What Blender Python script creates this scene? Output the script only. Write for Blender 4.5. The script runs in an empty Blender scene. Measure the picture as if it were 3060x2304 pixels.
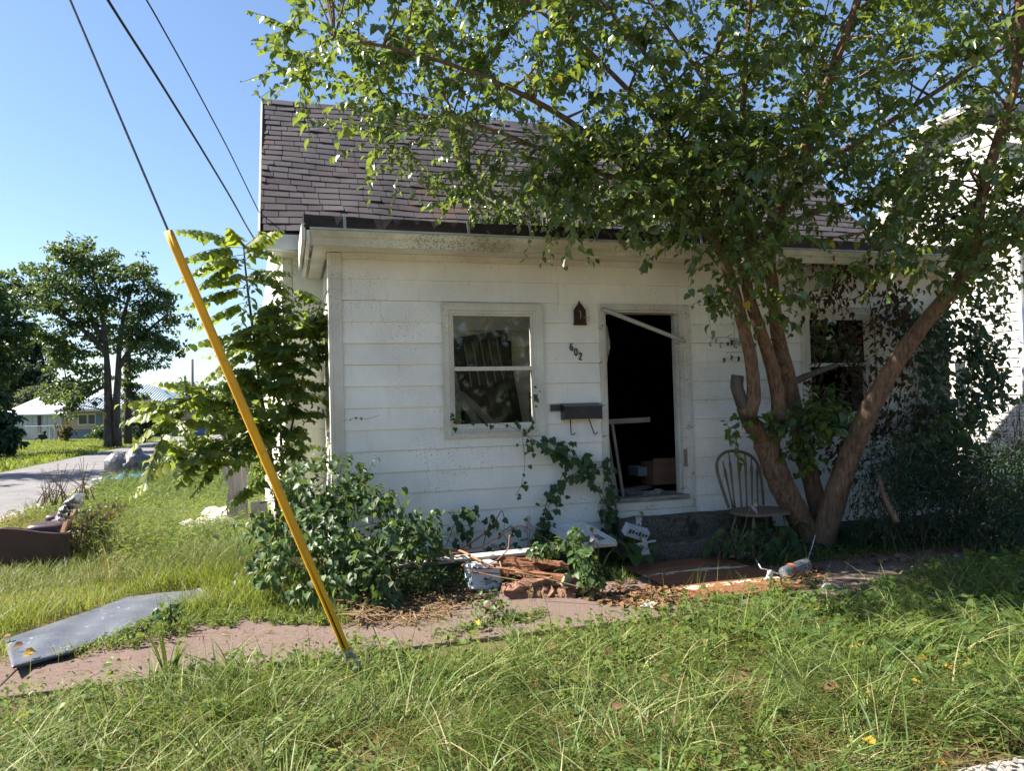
import bpy, math, random
import numpy as np
from mathutils import Vector, Matrix, Quaternion

# ------------------------------------------------------------------ camera, sky, sun, exposure
scn = bpy.context.scene
COL = scn.collection
rng = np.random.default_rng(11)
random.seed(5)
F_PX, EYE, YAW, PITCH, ROLL = 2235.0, 1.55, math.radians(16.93), 0.030, -0.027
cF = np.array([math.sin(YAW)*math.cos(PITCH), math.cos(YAW)*math.cos(PITCH), math.sin(PITCH)])
_r0 = np.array([math.cos(YAW), -math.sin(YAW), 0.0]); _u0 = np.cross(_r0, cF)
cR = math.cos(ROLL)*_r0 + math.sin(ROLL)*_u0
cU = -math.sin(ROLL)*_r0 + math.cos(ROLL)*_u0
cO = np.array([0.0, 0.0, EYE])
cam = bpy.data.objects.new('camera', bpy.data.cameras.new('camera'))
COL.objects.link(cam)
cam.data.sensor_width = 36.0
cam.data.lens = F_PX/3060*36
cam.data.clip_start = 0.05
cam.data.clip_end = 2000
cam.matrix_world = Matrix(((cR[0], cU[0], -cF[0], cO[0]), (cR[1], cU[1], -cF[1], cO[1]),
                           (cR[2], cU[2], -cF[2], cO[2]), (0, 0, 0, 1)))
scn.camera = cam

SUN_EL, SUN_A = math.radians(46), math.radians(21)
sunv = Vector((-math.cos(SUN_EL)*math.cos(SUN_A), math.cos(SUN_EL)*math.sin(SUN_A), math.sin(SUN_EL)))
world = bpy.data.worlds.new('World'); scn.world = world
world.use_nodes = True
wn = world.node_tree.nodes; wl_ = world.node_tree.links
bg = wn.get('Background') or wn.new('ShaderNodeBackground')
out = wn.get('World Output') or wn.new('ShaderNodeOutputWorld')
sky = wn.new('ShaderNodeTexSky'); sky.sky_type = 'NISHITA'
sky.sun_disc = False
sky.sun_elevation = SUN_EL
sky.sun_rotation = math.radians(-69)
sky.altitude = 200; sky.air_density = 1.0; sky.dust_density = 0.6; sky.ozone_density = 3.6
wl_.new(sky.outputs[0], bg.inputs[0]); bg.inputs[1].default_value = 0.066
wl_.new(bg.outputs[0], out.inputs[0])
sun = bpy.data.objects.new('sun', bpy.data.lights.new('sun', 'SUN'))
COL.objects.link(sun)
sun.data.energy = 5.0; sun.data.angle = math.radians(0.5); sun.data.color = (1.0, 0.93, 0.82)
sun.rotation_euler = sunv.to_track_quat('Z', 'Y').to_euler()
sun.location = (-20, 10, 25)
scn.view_settings.view_transform = 'Standard'
scn.view_settings.look = 'None'
scn.view_settings.gamma = 1.0
scn.view_settings.exposure = 1.7
scn.view_settings.use_curve_mapping = False
scn.cycles.max_bounces = 6
scn.cycles.transparent_max_bounces = 8
scn.cycles.use_denoising = True

# ------------------------------------------------------------------ where a picture point lies in the place
def ray(x, y): return cF + (x-1530)/F_PX*cR - (y-1152)/F_PX*cU
def onZ(x, y, Z=0.0): d = ray(x, y); return cO + d*((Z-EYE)/d[2])
def onY(x, y, Y=7.104): d = ray(x, y); return cO + d*(Y/d[1])
def onX(x, y, X): d = ray(x, y); return cO + d*(X/d[0])
def atz(x, y, z): return cO + ray(x, y)*z
def proj(P):
    v = np.asarray(P, float) - cO; z = v @ cF
    return 1530 + F_PX*(v @ cR)/z, 1152 - F_PX*(v @ cU)/z, z
def nrm(v):
    v = np.asarray(v, float); return v/(np.linalg.norm(v, axis=-1, keepdims=True)+1e-9)
def inpoly(px, py, poly):
    poly = np.asarray(poly, float); ins = np.zeros(len(px), bool)
    for (x1, y1), (x2, y2) in zip(poly, np.roll(poly, -1, 0)):
        c = ((y1 > py) != (y2 > py)) & (px < (x2-x1)*(py-y1)/((y2-y1)+1e-12)+x1)
        ins ^= c
    return ins

# ------------------------------------------------------------------ materials
MATS = {}
def newmat(name):
    m = bpy.data.materials.new(name); m.use_nodes = True
    nt = m.node_tree; nt.nodes.clear()
    return m, nt, nt.nodes, nt.links
def ramp(nt, fac, stops):
    r = nt.nodes.new('ShaderNodeValToRGB')
    els = r.color_ramp.elements
    while len(els) < len(stops): els.new(0.5)
    for e, (p, c) in zip(els, stops):
        e.position = p; e.color = (c[0], c[1], c[2], 1)
    nt.links.new(fac, r.inputs[0]); return r.outputs[0]
def noise(nt, scale, detail=5, rough=0.6, vec=None, stretch=None):
    if vec is None:
        g = nt.nodes.new('ShaderNodeNewGeometry'); vec = g.outputs['Position']
    if stretch:
        mp = nt.nodes.new('ShaderNodeMapping'); mp.inputs['Scale'].default_value = stretch
        nt.links.new(vec, mp.inputs[0]); vec = mp.outputs[0]
    n = nt.nodes.new('ShaderNodeTexNoise'); n.inputs['Scale'].default_value = scale
    n.inputs['Detail'].default_value = detail; n.inputs['Roughness'].default_value = rough
    nt.links.new(vec, n.inputs['Vector']); return n.outputs[0]
def mixc(nt, fac, a, b, mode='MIX'):
    m = nt.nodes.new('ShaderNodeMix'); m.data_type = 'RGBA'; m.blend_type = mode
    for s, v in ((m.inputs[0], fac), (m.inputs[6], a), (m.inputs[7], b)):
        if isinstance(v, (int, float)): s.default_value = v
        elif isinstance(v, tuple): s.default_value = (*v[:3], 1)
        else: nt.links.new(v, s)
    return m.outputs[2]
def math_(nt, op, a, b=None):
    m = nt.nodes.new('ShaderNodeMath'); m.operation = op
    for s, v in zip(m.inputs, (a, b)):
        if v is None: continue
        if isinstance(v, (int, float)): s.default_value = v
        else: nt.links.new(v, s)
    return m.outputs[0]
def finish(nt, col, rough=0.8, spec=0.3, metal=0.0, bump=None, bstr=0.3, bdist=0.01):
    p = nt.nodes.new('ShaderNodeBsdfPrincipled'); o = nt.nodes.new('ShaderNodeOutputMaterial')
    if isinstance(col, tuple): p.inputs['Base Color'].default_value = (*col[:3], 1)
    else: nt.links.new(col, p.inputs['Base Color'])
    if isinstance(rough, (int, float)): p.inputs['Roughness'].default_value = rough
    else: nt.links.new(rough, p.inputs['Roughness'])
    p.inputs['Specular IOR Level'].default_value = spec
    p.inputs['Metallic'].default_value = metal
    if bump is not None:
        b = nt.nodes.new('ShaderNodeBump'); b.inputs['Strength'].default_value = bstr
        b.inputs['Distance'].default_value = bdist
        nt.links.new(bump, b.inputs['Height']); nt.links.new(b.outputs[0], p.inputs['Normal'])
    nt.links.new(p.outputs[0], o.inputs[0]); return p
def M(name, c1, c2=None, scale=4, rough=0.8, spec=0.3, metal=0.0, bstr=0.3, bscale=60, bdist=0.01,
      stretch=None, c3=None, s3=30, t3=0.66, lo=0.35, hi=0.65, rand=0.0):
    if name in MATS: return MATS[name]
    m, nt, N, L = newmat(name)
    c2 = c2 or tuple(v*0.75 for v in c1)
    f = noise(nt, scale, stretch=stretch)
    col = ramp(nt, f, [(lo, c1), (hi, c2)])
    if c3:
        f3 = noise(nt, s3, 4, 0.7)
        mask = ramp(nt, f3, [(t3, (0, 0, 0)), (min(t3+0.06, 1), (1, 1, 1))])
        col = mixc(nt, mask, col, c3)
    if rand:
        oi = N.new('ShaderNodeObjectInfo')
        v = math_(nt, 'ADD', math_(nt, 'MULTIPLY', oi.outputs['Random'], 2*rand), 1-rand)
        hs = N.new('ShaderNodeHueSaturation'); L.new(v, hs.inputs['Value']); L.new(col, hs.inputs['Color'])
        col = hs.outputs[0]
    b = noise(nt, bscale, 4, 0.6, stretch=stretch) if bstr else None
    finish(nt, col, rough, spec, metal, b, bstr, bdist)
    MATS[name] = m; return m
def leafmat(name, stops, trans=0.4, tcol=(0.30, 0.42, 0.04), rough=0.42, spec=0.45):
    if name in MATS: return MATS[name]
    m, nt, N, L = newmat(name)
    at = N.new('ShaderNodeAttribute'); at.attribute_name = 'tint'
    oi = N.new('ShaderNodeObjectInfo')
    col = ramp(nt, at.outputs['Fac'], stops)
    nz = noise(nt, 70, 3)
    col = mixc(nt, math_(nt, 'MULTIPLY', nz, 0.35), col, (0.03, 0.05, 0.015))
    p = N.new('ShaderNodeBsdfPrincipled'); L.new(col, p.inputs['Base Color'])
    p.inputs['Roughness'].default_value = rough; p.inputs['Specular IOR Level'].default_value = spec
    t = N.new('ShaderNodeBsdfTranslucent')
    L.new(mixc(nt, 0.55, col, tcol), t.inputs[0])
    mx = N.new('ShaderNodeMixShader'); mx.inputs[0].default_value = trans
    L.new(p.outputs[0], mx.inputs[1]); L.new(t.outputs[0], mx.inputs[2])
    o = N.new('ShaderNodeOutputMaterial'); L.new(mx.outputs[0], o.inputs[0])
    MATS[name] = m; return m

# ------------------------------------------------------------------ objects
BASE = {}
def link(o, parent=None):
    COL.objects.link(o)
    if parent is not None: o.parent = parent
    return o
def tag(o, label=None, cat=None, group=None, kind=None):
    if label: o['label'] = label
    if cat: o['category'] = cat
    if group: o['group'] = group
    if kind: o['kind'] = kind
    return o
def thing(name, label, cat, loc=(0, 0, 0), group=None):
    o = bpy.data.objects.new(name, None); o.empty_display_size = 0.1
    o.location = loc; link(o); BASE[o.name] = np.array(loc, float)
    return tag(o, label, cat, group)
def base_of(p): return BASE[p.name] if p is not None else np.zeros(3)
def rawmesh(name, V, loops, tot, tint=None):
    me = bpy.data.meshes.new(name)
    V = np.asarray(V, np.float32); loops = np.asarray(loops, np.int32); tot = np.asarray(tot, np.int32)
    me.vertices.add(len(V)); me.vertices.foreach_set('co', V.ravel())
    me.loops.add(len(loops)); me.loops.foreach_set('vertex_index', loops)
    me.polygons.add(len(tot))
    st = np.concatenate([[0], np.cumsum(tot)[:-1]]).astype(np.int32)
    me.polygons.foreach_set('loop_start', st); me.polygons.foreach_set('loop_total', tot)
    me.update(calc_edges=True)
    if tint is not None:
        a = me.attributes.new('tint', 'FLOAT', 'POINT'); a.data.foreach_set('value', np.asarray(tint, np.float32))
    return me
class MB:
    def __init__(s): s.v = []; s.f = []; s.t = []
    def add(s, vs, fs, tint=0.5):
        n = len(s.v); s.v += [tuple(map(float, v)) for v in vs]; s.f += [tuple(i+n for i in f) for f in fs]
        s.t += [tint]*len(vs); return s
    def box(s, c, size, rot=None, tint=0.5, taper=1.0):
        h = np.array(size)/2; vs = []
        for z in (-1, 1):
            k = taper if z > 0 else 1
            for x, y in ((-1, -1), (1, -1), (1, 1), (-1, 1)): vs.append(np.array([x*h[0]*k, y*h[1]*k, z*h[2]]))
        R = np.array(rot.to_matrix()) if rot is not None else np.eye(3)
        return s.add([R @ v + np.array(c) for v in vs],
                     [(3, 2, 1, 0), (4, 5, 6, 7), (0, 1, 5, 4), (1, 2, 6, 5), (2, 3, 7, 6), (3, 0, 4, 7)], tint)
    def bx(s, x0, x1, y0, y1, z0, z1, tint=0.5):
        return s.box(((x0+x1)/2, (y0+y1)/2, (z0+z1)/2), (x1-x0, y1-y0, z1-z0), None, tint)
    def beam(s, a, b, w, h, up=(0, 0, 1), tint=0.5):
        a = np.array(a, float); b = np.array(b, float); d = nrm(b-a)
        sd = nrm(np.cross(d, up)); u = np.cross(sd, d); vs = []
        for p in (a, b):
            for i, j in ((-1, -1), (1, -1), (1, 1), (-1, 1)): vs.append(p + sd*i*w/2 + u*j*h/2)
        return s.add(vs, [(3, 2, 1, 0), (4, 5, 6, 7), (0, 1, 5, 4), (1, 2, 6, 5), (2, 3, 7, 6), (3, 0, 4, 7)], tint)
    def tube(s, pts, rad, n=6, tint=0.5, wob=0.0, cap=True):
        pts = np.array(pts, float); k = len(pts)
        rad = np.full(k, rad, float) if np.isscalar(rad) else np.array(rad, float)
        T = np.gradient(pts, axis=0); T = nrm(T)
        ref = np.array([0.31, 0.22, 0.92]) if abs(T[0][2]) < 0.8 else np.array([0.92, 0.3, 0.2])
        vs = []
        A = nrm(np.cross(T[0], ref))
        ang = np.arange(n)/n*2*math.pi
        for i in range(k):
            A = nrm(A - T[i]*(A @ T[i])); B = np.cross(T[i], A)
            r = rad[i]*(1+wob*rng.normal(size=n)) if wob else np.full(n, rad[i])
            vs += list(pts[i] + (np.cos(ang)*r)[:, None]*A + (np.sin(ang)*r)[:, None]*B)
        fs = [(i*n+j, i*n+(j+1) % n, (i+1)*n+(j+1) % n, (i+1)*n+j) for i in range(k-1) for j in range(n)]
        if cap: fs += [tuple(range(n))[::-1], tuple((k-1)*n+j for j in range(n))]
        return s.add(vs, fs, tint)
    def prism(s, poly, axis, a0, a1, tint=0.5):
        """polygon in the other two axes swept along axis"""
        n = len(poly); vs = []
        for a in (a0, a1):
            for p, q in poly:
                v = [0, 0, 0]; o = [i for i in range(3) if i != axis]
                v[axis] = a; v[o[0]] = p; v[o[1]] = q; vs.append(v)
        fs = [tuple(range(n)), tuple(range(2*n-1, n-1, -1))] + [(i, (i+1) % n, n+(i+1) % n, n+i) for i in range(n)]
        return s.add(vs, fs, tint)
    def lump(s, c, rad, seed=0, n=10, amp=0.25, tint=0.5, flat=0.0):
        """an irregular rounded mass"""
        r_ = np.random.default_rng(seed); k1 = r_.normal(size=(6, 3))*2.2; ph = r_.uniform(0, 6.28, 6)
        vs = []; 
        for i in range(n+1):
            th = math.pi*i/n
            for j in range(2*n):
                a = math.pi*j/n
                d = np.array([math.sin(th)*math.cos(a), math.sin(th)*math.sin(a), math.cos(th)])
                k = 1+amp*np.mean(np.sin(k1 @ d*1.3+ph))*2.2
                p = d*k; 
                if p[2] < -flat and flat: p[2] = -flat
                vs.append(np.array(c)+p*np.array(rad))
        fs = [(i*2*n+j, (i+1)*2*n+j, (i+1)*2*n+(j+1) % (2*n), i*2*n+(j+1) % (2*n)) for i in range(n) for j in range(2*n)]
        return s.add(vs, fs, tint)
    def obj(s, name, mat, parent=None, smooth=False, loc=None, tint=False, bevel=0.0, kind=None):
        b = base_of(parent) if parent is not None else (np.array(loc, float) if loc is not None else np.zeros(3))
        V = np.array(s.v, float).reshape(-1, 3)-b
        lp = [i for f in s.f for i in f]; tot = [len(f) for f in s.f]
        me = rawmesh(name, V, lp, tot, s.t if tint else None)
        me.materials.append(mat)
        me.polygons.foreach_set('use_smooth', [bool(smooth)]*len(me.polygons))
        o = bpy.data.objects.new(name, me); link(o, parent); BASE[o.name] = b
        if parent is None: o.location = b
        if bevel:
            md = o.modifiers.new('bevel', 'BEVEL'); md.width = bevel; md.segments = 2; md.limit_method = 'ANGLE'
        if kind: o['kind'] = kind
        return o
def copy_mesh_part(src, parent, mat4):
    o = bpy.data.objects.new(src.name.split('.')[0], src); link(o, parent); o.matrix_basis = mat4; BASE[o.name] = base_of(parent)
    return o

# ------------------------------------------------------------------ leaves and blades
def tpl(pts, faces): return (np.array(pts, float), faces)
OVATE = tpl([(0, 0, 0), (.5, 0, -.03), (1, 0, -.16), (.16, .25, .05), (.55, .30, .06), (.16, -.25, .05), (.55, -.30, .06)],
            [(0, 1, 4, 3), (1, 2, 4), (0, 5, 6, 1), (1, 6, 2)])
HEART = tpl([(0, 0, 0), (.5, 0, -.04), (1, 0, -.2), (-.14, .26, .03), (.2, .46, .09), (.6, .30, .05), (-.14, -.26, .03), (.2, -.46, .09), (.6, -.30, .05)],
            [(0, 1, 4, 3), (1, 2, 5, 4), (0, 6, 7, 1), (1, 7, 8, 2)])
LANCE = tpl([(0, 0, 0), (.5, 0, -.03), (1, 0, -.18), (.3, .15, .03), (.7, .12, .02), (.3, -.15, .03), (.7, -.12, .02)],
            [(0, 1, 4, 3), (1, 2, 4), (0, 5, 6, 1), (1, 6, 2)])
NEEDLE = tpl([(0, 0, 0), (.5, 0, .02), (1, 0, -.03), (.3, .035, 0), (.7, .03, 0), (.3, -.035, 0), (.7, -.03, 0)], [(0, 1, 4, 3), (1, 2, 4), (0, 5, 6, 1), (1, 6, 2)])
def leaf_arrays(P, D, Nn, S, t):
    P = np.asarray(P, float); D = nrm(D); Nn = np.asarray(Nn, float)
    B = nrm(np.cross(Nn, D)); N2 = np.cross(D, B)
    S = np.broadcast_to(np.asarray(S, float), (len(P),))
    T = t[0]; n = len(P)
    wv = rng.uniform(.74, 1.12, n)[:, None, None]; cv = rng.uniform(.1, 2.6, n)[:, None, None]; tw = rng.normal(size=n)[:, None, None]*.22
    Tx, Ty, Tz = T[None, :, 0, None], T[None, :, 1, None], T[None, :, 2, None]
    V = P[:, None, :] + S[:, None, None]*(Tx*D[:, None] + (Ty*wv+tw*Tx*Tx*.5)*B[:, None] + (Tz*cv+tw*Ty*Tx)*N2[:, None])
    return V, B, N2
def leaf_object(name, P, D, Nn, S, t, mat, tint, parent=None, kind=None):
    n = len(P)
    V, B, N2 = leaf_arrays(P, D, Nn, S, t)
    k = len(t[0]); fl = np.array([i for f in t[1] for i in f]); ft = np.array([len(f) for f in t[1]])
    loops = (np.arange(n)[:, None]*k + fl[None]).ravel(); tot = np.tile(ft, n)
    b = base_of(parent) if parent is not None else np.zeros(3)
    me = rawmesh(name, V.reshape(-1, 3)-b, loops, tot, np.repeat(tint, k))
    me.materials.append(mat)
    me.polygons.foreach_set('use_smooth', np.ones(len(tot), bool))
    o = bpy.data.objects.new(name, me); link(o, parent); BASE[o.name] = b
    if kind: o['kind'] = kind
    return o
_LEAFMESH = {}
def leaf_parts(P, D, Nn, S, t, mat, tint, parent, name='leaf'):
    """each leaf an object of its own, sharing a few meshes"""
    b = base_of(parent); D = nrm(D); B = nrm(np.cross(Nn, D)); N2 = np.cross(D, B)
    fl = [i for f in t[1] for i in f]; ft = [len(f) for f in t[1]]
    S = np.broadcast_to(np.asarray(S, float), (len(P),))
    for i in range(len(P)):
        q = min(5, int(tint[i]*6)); key = (mat.name, id(t), q, name)
        if key not in _LEAFMESH:
            me = rawmesh(name, t[0], fl, ft, np.full(len(t[0]), (q+.5)/6)); me.materials.append(mat)
            me.polygons.foreach_set('use_smooth', [True]*len(ft)); _LEAFMESH[key] = me
        o = bpy.data.objects.new(name, _LEAFMESH[key]); COL.objects.link(o); o.parent = parent
        p = P[i]-b; s = S[i]
        o.matrix_basis = Matrix(((D[i][0]*s, B[i][0]*s, N2[i][0]*s, p[0]), (D[i][1]*s, B[i][1]*s, N2[i][1]*s, p[1]),
                                 (D[i][2]*s, B[i][2]*s, N2[i][2]*s, p[2]), (0, 0, 0, 1)))
def leaves(P, D, Nn, S, t, mat, tint, parent, nparts=300, mass='foliage', ratio=1.0):
    """the leaves that show largest as parts, the rest as one part"""
    P = np.asarray(P, float); D = np.asarray(D, float); Nn = np.asarray(Nn, float); tint = np.asarray(tint, float)
    S = np.array(np.broadcast_to(np.asarray(S, float), (len(P),)))
    v = P-cO; z = v @ cF; x = 1530+F_PX*(v @ cR)/z; y = 1152-F_PX*(v @ cU)/z
    score = np.where((z > .3) & (x > 20) & (x < 3040) & (y > 20) & (y < 2290), S/np.maximum(z, .3), 0)
    order = np.argsort(-score); a = order[:nparts]; a = a[score[a] > 0]; rest = np.setdiff1d(order, a)
    if len(a): leaf_parts(P[a], D[a], Nn[a], S[a], t, mat, tint[a], parent)
    if len(rest): leaf_object(mass, P[rest], D[rest], Nn[rest], S[rest], t, mat, tint[rest], parent, kind='stuff' if len(rest) > 30 else None)
def blades(name, P, h, lean, width, mat, tint, parent=None, kind='stuff', droop=0.5, lv=(0, .35, .7, 1), flow=0.0):
    """grass: each blade a tapering strip that bends over"""
    n = len(P); P = np.asarray(P, float)
    az = rng.uniform(0, 2*math.pi, n)
    if flow:
        x, y = P[:, 0], P[:, 1]; fl_ = 2.6*(np.sin(1.3*x+.7*y+1)+np.sin(2.1*y-1.7*x+.5)+.6*np.sin(4.3*x+3.1*y))
        az = np.where(rng.uniform(size=n) < flow, fl_+rng.normal(size=n)*.55, az)
    L = np.stack([np.cos(az), np.sin(az), np.zeros(n)], 1)
    fa = rng.uniform(0, 2*math.pi, n); sd = np.stack([np.cos(fa), np.sin(fa), np.zeros(n)], 1)
    h = np.broadcast_to(h, (n,)); lean = np.broadcast_to(lean, (n,)); width = np.broadcast_to(width, (n,))
    V = []
    for t in lv:
        c = P + L*(h*lean*(t**1.7))[:, None] + np.array([0, 0, 1.])*(h*(t-droop*np.minimum(lean, 1.6)*.5*t*t))[:, None]
        w = (width*(1-t)**.7*.5)[:, None]
        if t < 1: V += [c-sd*w, c+sd*w]
        else: V += [c]
    V = np.stack(V, 1); k = V.shape[1]; m = len(lv)-1
    fl = []; ft = []
    for i in range(m-1): fl += [2*i, 2*i+1, 2*i+3, 2*i+2]; ft.append(4)
    fl += [2*m-2, 2*m-1, 2*m]; ft.append(3)
    loops = (np.arange(n)[:, None]*k+np.array(fl)[None]).ravel()
    b = base_of(parent) if parent is not None else np.zeros(3)
    me = rawmesh(name, V.reshape(-1, 3)-b, loops, np.tile(ft, n), np.repeat(tint, k)); me.materials.append(mat)
    o = bpy.data.objects.new(name, me); link(o, parent); BASE[o.name] = b
    if kind: o['kind'] = kind
    return o
# ------------------------------------------------------------------ the ground, walk and road
def axis_steps(lo, a, b, hi, fine, grow=1.35):
    xs = list(np.arange(a, b+1e-6, fine)); d = fine; x = b
    while x < hi: d *= grow; x += d; xs.append(x)
    d = fine; x = a; pre = []
    while x > lo: d *= grow; x -= d; pre.append(x)
    return np.array(pre[::-1]+xs)
def sheet(name, xs, ys, zf, mat):
    X, Y = np.meshgrid(xs, ys); Z = zf(X, Y)
    V = np.stack([X, Y, Z], -1).reshape(-1, 3); nx, ny = len(xs), len(ys)
    i = np.arange((nx-1)*(ny-1)); r, c = i//(nx-1), i % (nx-1); q = r*nx+c
    loops = np.stack([q, q+1, q+nx+1, q+nx], 1).ravel()
    me = rawmesh(name, V, loops, np.full(len(q), 4)); me.materials.append(mat)
    me.polygons.foreach_set('use_smooth', np.ones(len(q), bool))
    o = bpy.data.objects.new(name, me); link(o); BASE[o.name] = np.zeros(3); return o

def ground_material():
    m, nt, N, L = newmat('ground soil and turf')
    g = N.new('ShaderNodeNewGeometry'); sep = N.new('ShaderNodeSeparateXYZ'); L.new(g.outputs['Position'], sep.inputs[0])
    soil = ramp(nt, noise(nt, 9, 8, .7), [(.3, (.085, .06, .035)), (.5, (.14, .10, .055)), (.72, (.19, .15, .09))])
    turf = ramp(nt, noise(nt, 2.2, 9, .75), [(.28, (.055, .085, .022)), (.5, (.085, .115, .03)), (.72, (.15, .155, .05))])
    fine = ramp(nt, noise(nt, 55, 3, .6), [(.3, (.55, .55, .55)), (.7, (1.15, 1.15, 1.1))])
    turf = mixc(nt, .75, turf, fine, 'MULTIPLY')
    far = math_(nt, 'LESS_THAN', sep.outputs[0], -8.6)
    far2 = math_(nt, 'GREATER_THAN', sep.outputs[1], 24.0)
    f = math_(nt, 'MAXIMUM', far, far2)
    n2 = ramp(nt, noise(nt, 1.1, 6, .7), [(.47, (0, 0, 0)), (.58, (1, 1, 1))])
    f = math_(nt, 'MAXIMUM', f, math_(nt, 'MULTIPLY', n2, .7))
    col = mixc(nt, f, soil, turf)
    finish(nt, col, .95, .1, 0, noise(nt, 40, 6, .7), .8, .03)
    return m
ground = sheet('ground', axis_steps(-700, -5, 9, 700, .35), axis_steps(-300, 1.5, 13, 900, .35),
               lambda X, Y: .012*np.sin(2.3*X+.4)*np.sin(1.9*Y)-.02, ground_material())
tag(ground, kind='structure')

WALK = M('pinkish worn concrete', (.20, .145, .125), (.13, .095, .082), 60, .92, .12, bstr=.9, bscale=170, bdist=.008, c3=(.12, .09, .07), s3=5, t3=.60, lo=.3, hi=.7)
walk = thing('sidewalk', None, None, (2, 5.5, 0)); walk['kind'] = 'structure'
xx = [-6.2, -3.9, -1.62, .58, 2.62, 4.7, 6.9, 9.2, 11.5]
for i in range(len(xx)-1):
    r_ = np.random.default_rng(i+30)
    b = MB(); t = r_.uniform(-.012, .012, 4); e = .003
    x0, x1, y0, y1 = xx[i]+e, xx[i+1]-e, 4.92, 6.12
    vs = [(x0, y0, -.12), (x1, y0, -.12), (x1, y1, -.12), (x0, y1, -.12), (x0, y0, .012+t[0]), (x1, y0, .012+t[1]), (x1, y1, .012+t[2]), (x0, y1, .012+t[3])]
    b.add(vs, [(3, 2, 1, 0), (4, 5, 6, 7), (0, 1, 5, 4), (1, 2, 6, 5), (2, 3, 7, 6), (3, 0, 4, 7)])
    b.obj('slab', WALK, walk, bevel=.008)

ROADM = M('worn grey asphalt', (.15, .145, .15), (.20, .19, .19), 1.3, .9, .2, bstr=.5, bscale=120, c3=(.11, .105, .11), s3=2.5, t3=.6)
b = MB(); b.bx(-8.25, -4.35, -40, 180, -.12, .006); o = b.obj('road', ROADM); o['kind'] = 'structure'
GRAV = M('pale roadside gravel', (.42, .36, .31), (.30, .26, .22), 25, .95, .1, bstr=.9, bscale=90, c3=(.16, .15, .10), s3=6, t3=.58)
ys = np.arange(-10, 60, .5); vs = []; fs = []
for i, y in enumerate(ys):
    vs += [(-4.42, y, .010), (-3.72+.22*math.sin(y*.9)+.12*math.sin(y*2.3), y, .010)]
    if i: fs.append((2*i-2, 2*i-1, 2*i+1, 2*i))
b = MB(); b.add(vs, fs); o = b.obj('gravel_shoulder', GRAV); o['kind'] = 'structure'
CURB = M('pale kerb concrete', (.50, .44, .38), (.36, .31, .27), 8, .9, .15, bstr=.8, bscale=120)
b = MB(); b.bx(-6, 12, 1.2, 2.52, -.2, -.005); o = b.obj('street_kerb', CURB, bevel=.03); o['kind'] = 'structure'

STREET = M('pale concrete street', (.60, .54, .47), (.52, .47, .41), 2, .9, .15, bstr=.5, bscale=90)  # street behind the camera, kept pale to bounce sun onto the front wall
b = MB(); b.bx(-60, 60, -9.5, 1.19, -.3, -.055); o = b.obj('street', STREET); o['kind'] = 'structure'
# ------------------------------------------------------------------ the abandoned house
D = 7.104
def paint(name, base, dirty, speck=(.16, .15, .12), tsp=.60, peel=None, tpeel=.64):
    if name in MATS: return MATS[name]
    m, nt, N, L = newmat(name)
    n1 = noise(nt, 1.4, 7, .65); n2 = noise(nt, 5, 6, .7, stretch=(1, 1, .35))
    col = ramp(nt, n1, [(.35, base), (.68, dirty)])
    col = mixc(nt, ramp(nt, n2, [(.5, (0, 0, 0)), (.85, (.55, .55, .55))]), col, dirty)
    sp = noise(nt, 55, 3, .6); area = noise(nt, 1.1, 3, .5)
    mask = math_(nt, 'MULTIPLY', ramp(nt, sp, [(tsp, (0, 0, 0)), (tsp+.06, (1, 1, 1))]), ramp(nt, area, [(.46, (.06, .06, .06)), (.62, (.55, .55, .55))]))
    col = mixc(nt, mask, col, speck)
    oi = N.new('ShaderNodeObjectInfo')
    hs = N.new('ShaderNodeHueSaturation'); L.new(math_(nt, 'ADD', math_(nt, 'MULTIPLY', oi.outputs['Random'], .10), .95), hs.inputs['Value']); L.new(col, hs.inputs['Color']); col = hs.outputs[0]
    dr = noise(nt, 22, 4, .7, stretch=(1, 1, .06)); col = mixc(nt, ramp(nt, dr, [(.58, (0, 0, 0)), (.80, (.40, .40, .40))]), col, (.36, .33, .27))
    if peel:
        pn = noise(nt, 6, 9, .75, stretch=(1, 1, 3.0))
        col = mixc(nt, ramp(nt, pn, [(tpeel, (0, 0, 0)), (tpeel+.03, (1, 1, 1))]), col, peel)
    finish(nt, col, .62, .3, 0, noise(nt, 90, 4, .6), .12, .004)
    MATS[name] = m; return m
SIDING = paint('old white siding paint', (.88, .86, .80), (.74, .71, .65), peel=(.42, .39, .34), tpeel=.725)
TRIM = paint('old white trim paint', (.74, .72, .66), (.52, .48, .40), tsp=.57, peel=(.30, .26, .20), tpeel=.72)
PEEL = paint('peeling trim paint', (.66, .64, .59), (.46, .42, .35), tsp=.55, peel=(.24, .20, .15), tpeel=.60)
MOULD = paint('mildewed fascia paint', (.70, .67, .56), (.34, .31, .20), speck=(.07, .07, .05), tsp=.50, peel=(.22, .19, .12), tpeel=.66)
OLDWALL = paint('peeling old clapboard paint', (.82, .81, .78), (.66, .64, .60), speck=(.06, .05, .05), tsp=.55, peel=(.10, .085, .07), tpeel=.66)
BLACKTAR = M('black rotten roof edge', (.022, .017, .019), (.045, .026, .025), 6, .75, .35, stretch=(.4, 1, 3), bstr=.4)
DARKIN = M('interior coloured as shade', (.022, .019, .018), (.012, .010, .010), 3, .9, .1, bstr=.3)  # near-black colour stands in for the unlit interior
ROTWOOD = M('weathered bare wood', (.20, .165, .13), (.11, .09, .07), 3, .9, .15, stretch=(2, 12, 12), bstr=.6)
GALV = M('dull galvanised metal', (.48, .50, .50), (.34, .35, .35), 9, .5, .5, .6)
house = thing('abandoned_house', 'single storey white clapboard house with brown shingle roof and open doorway', 'house', (.44, D, 0))

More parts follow.
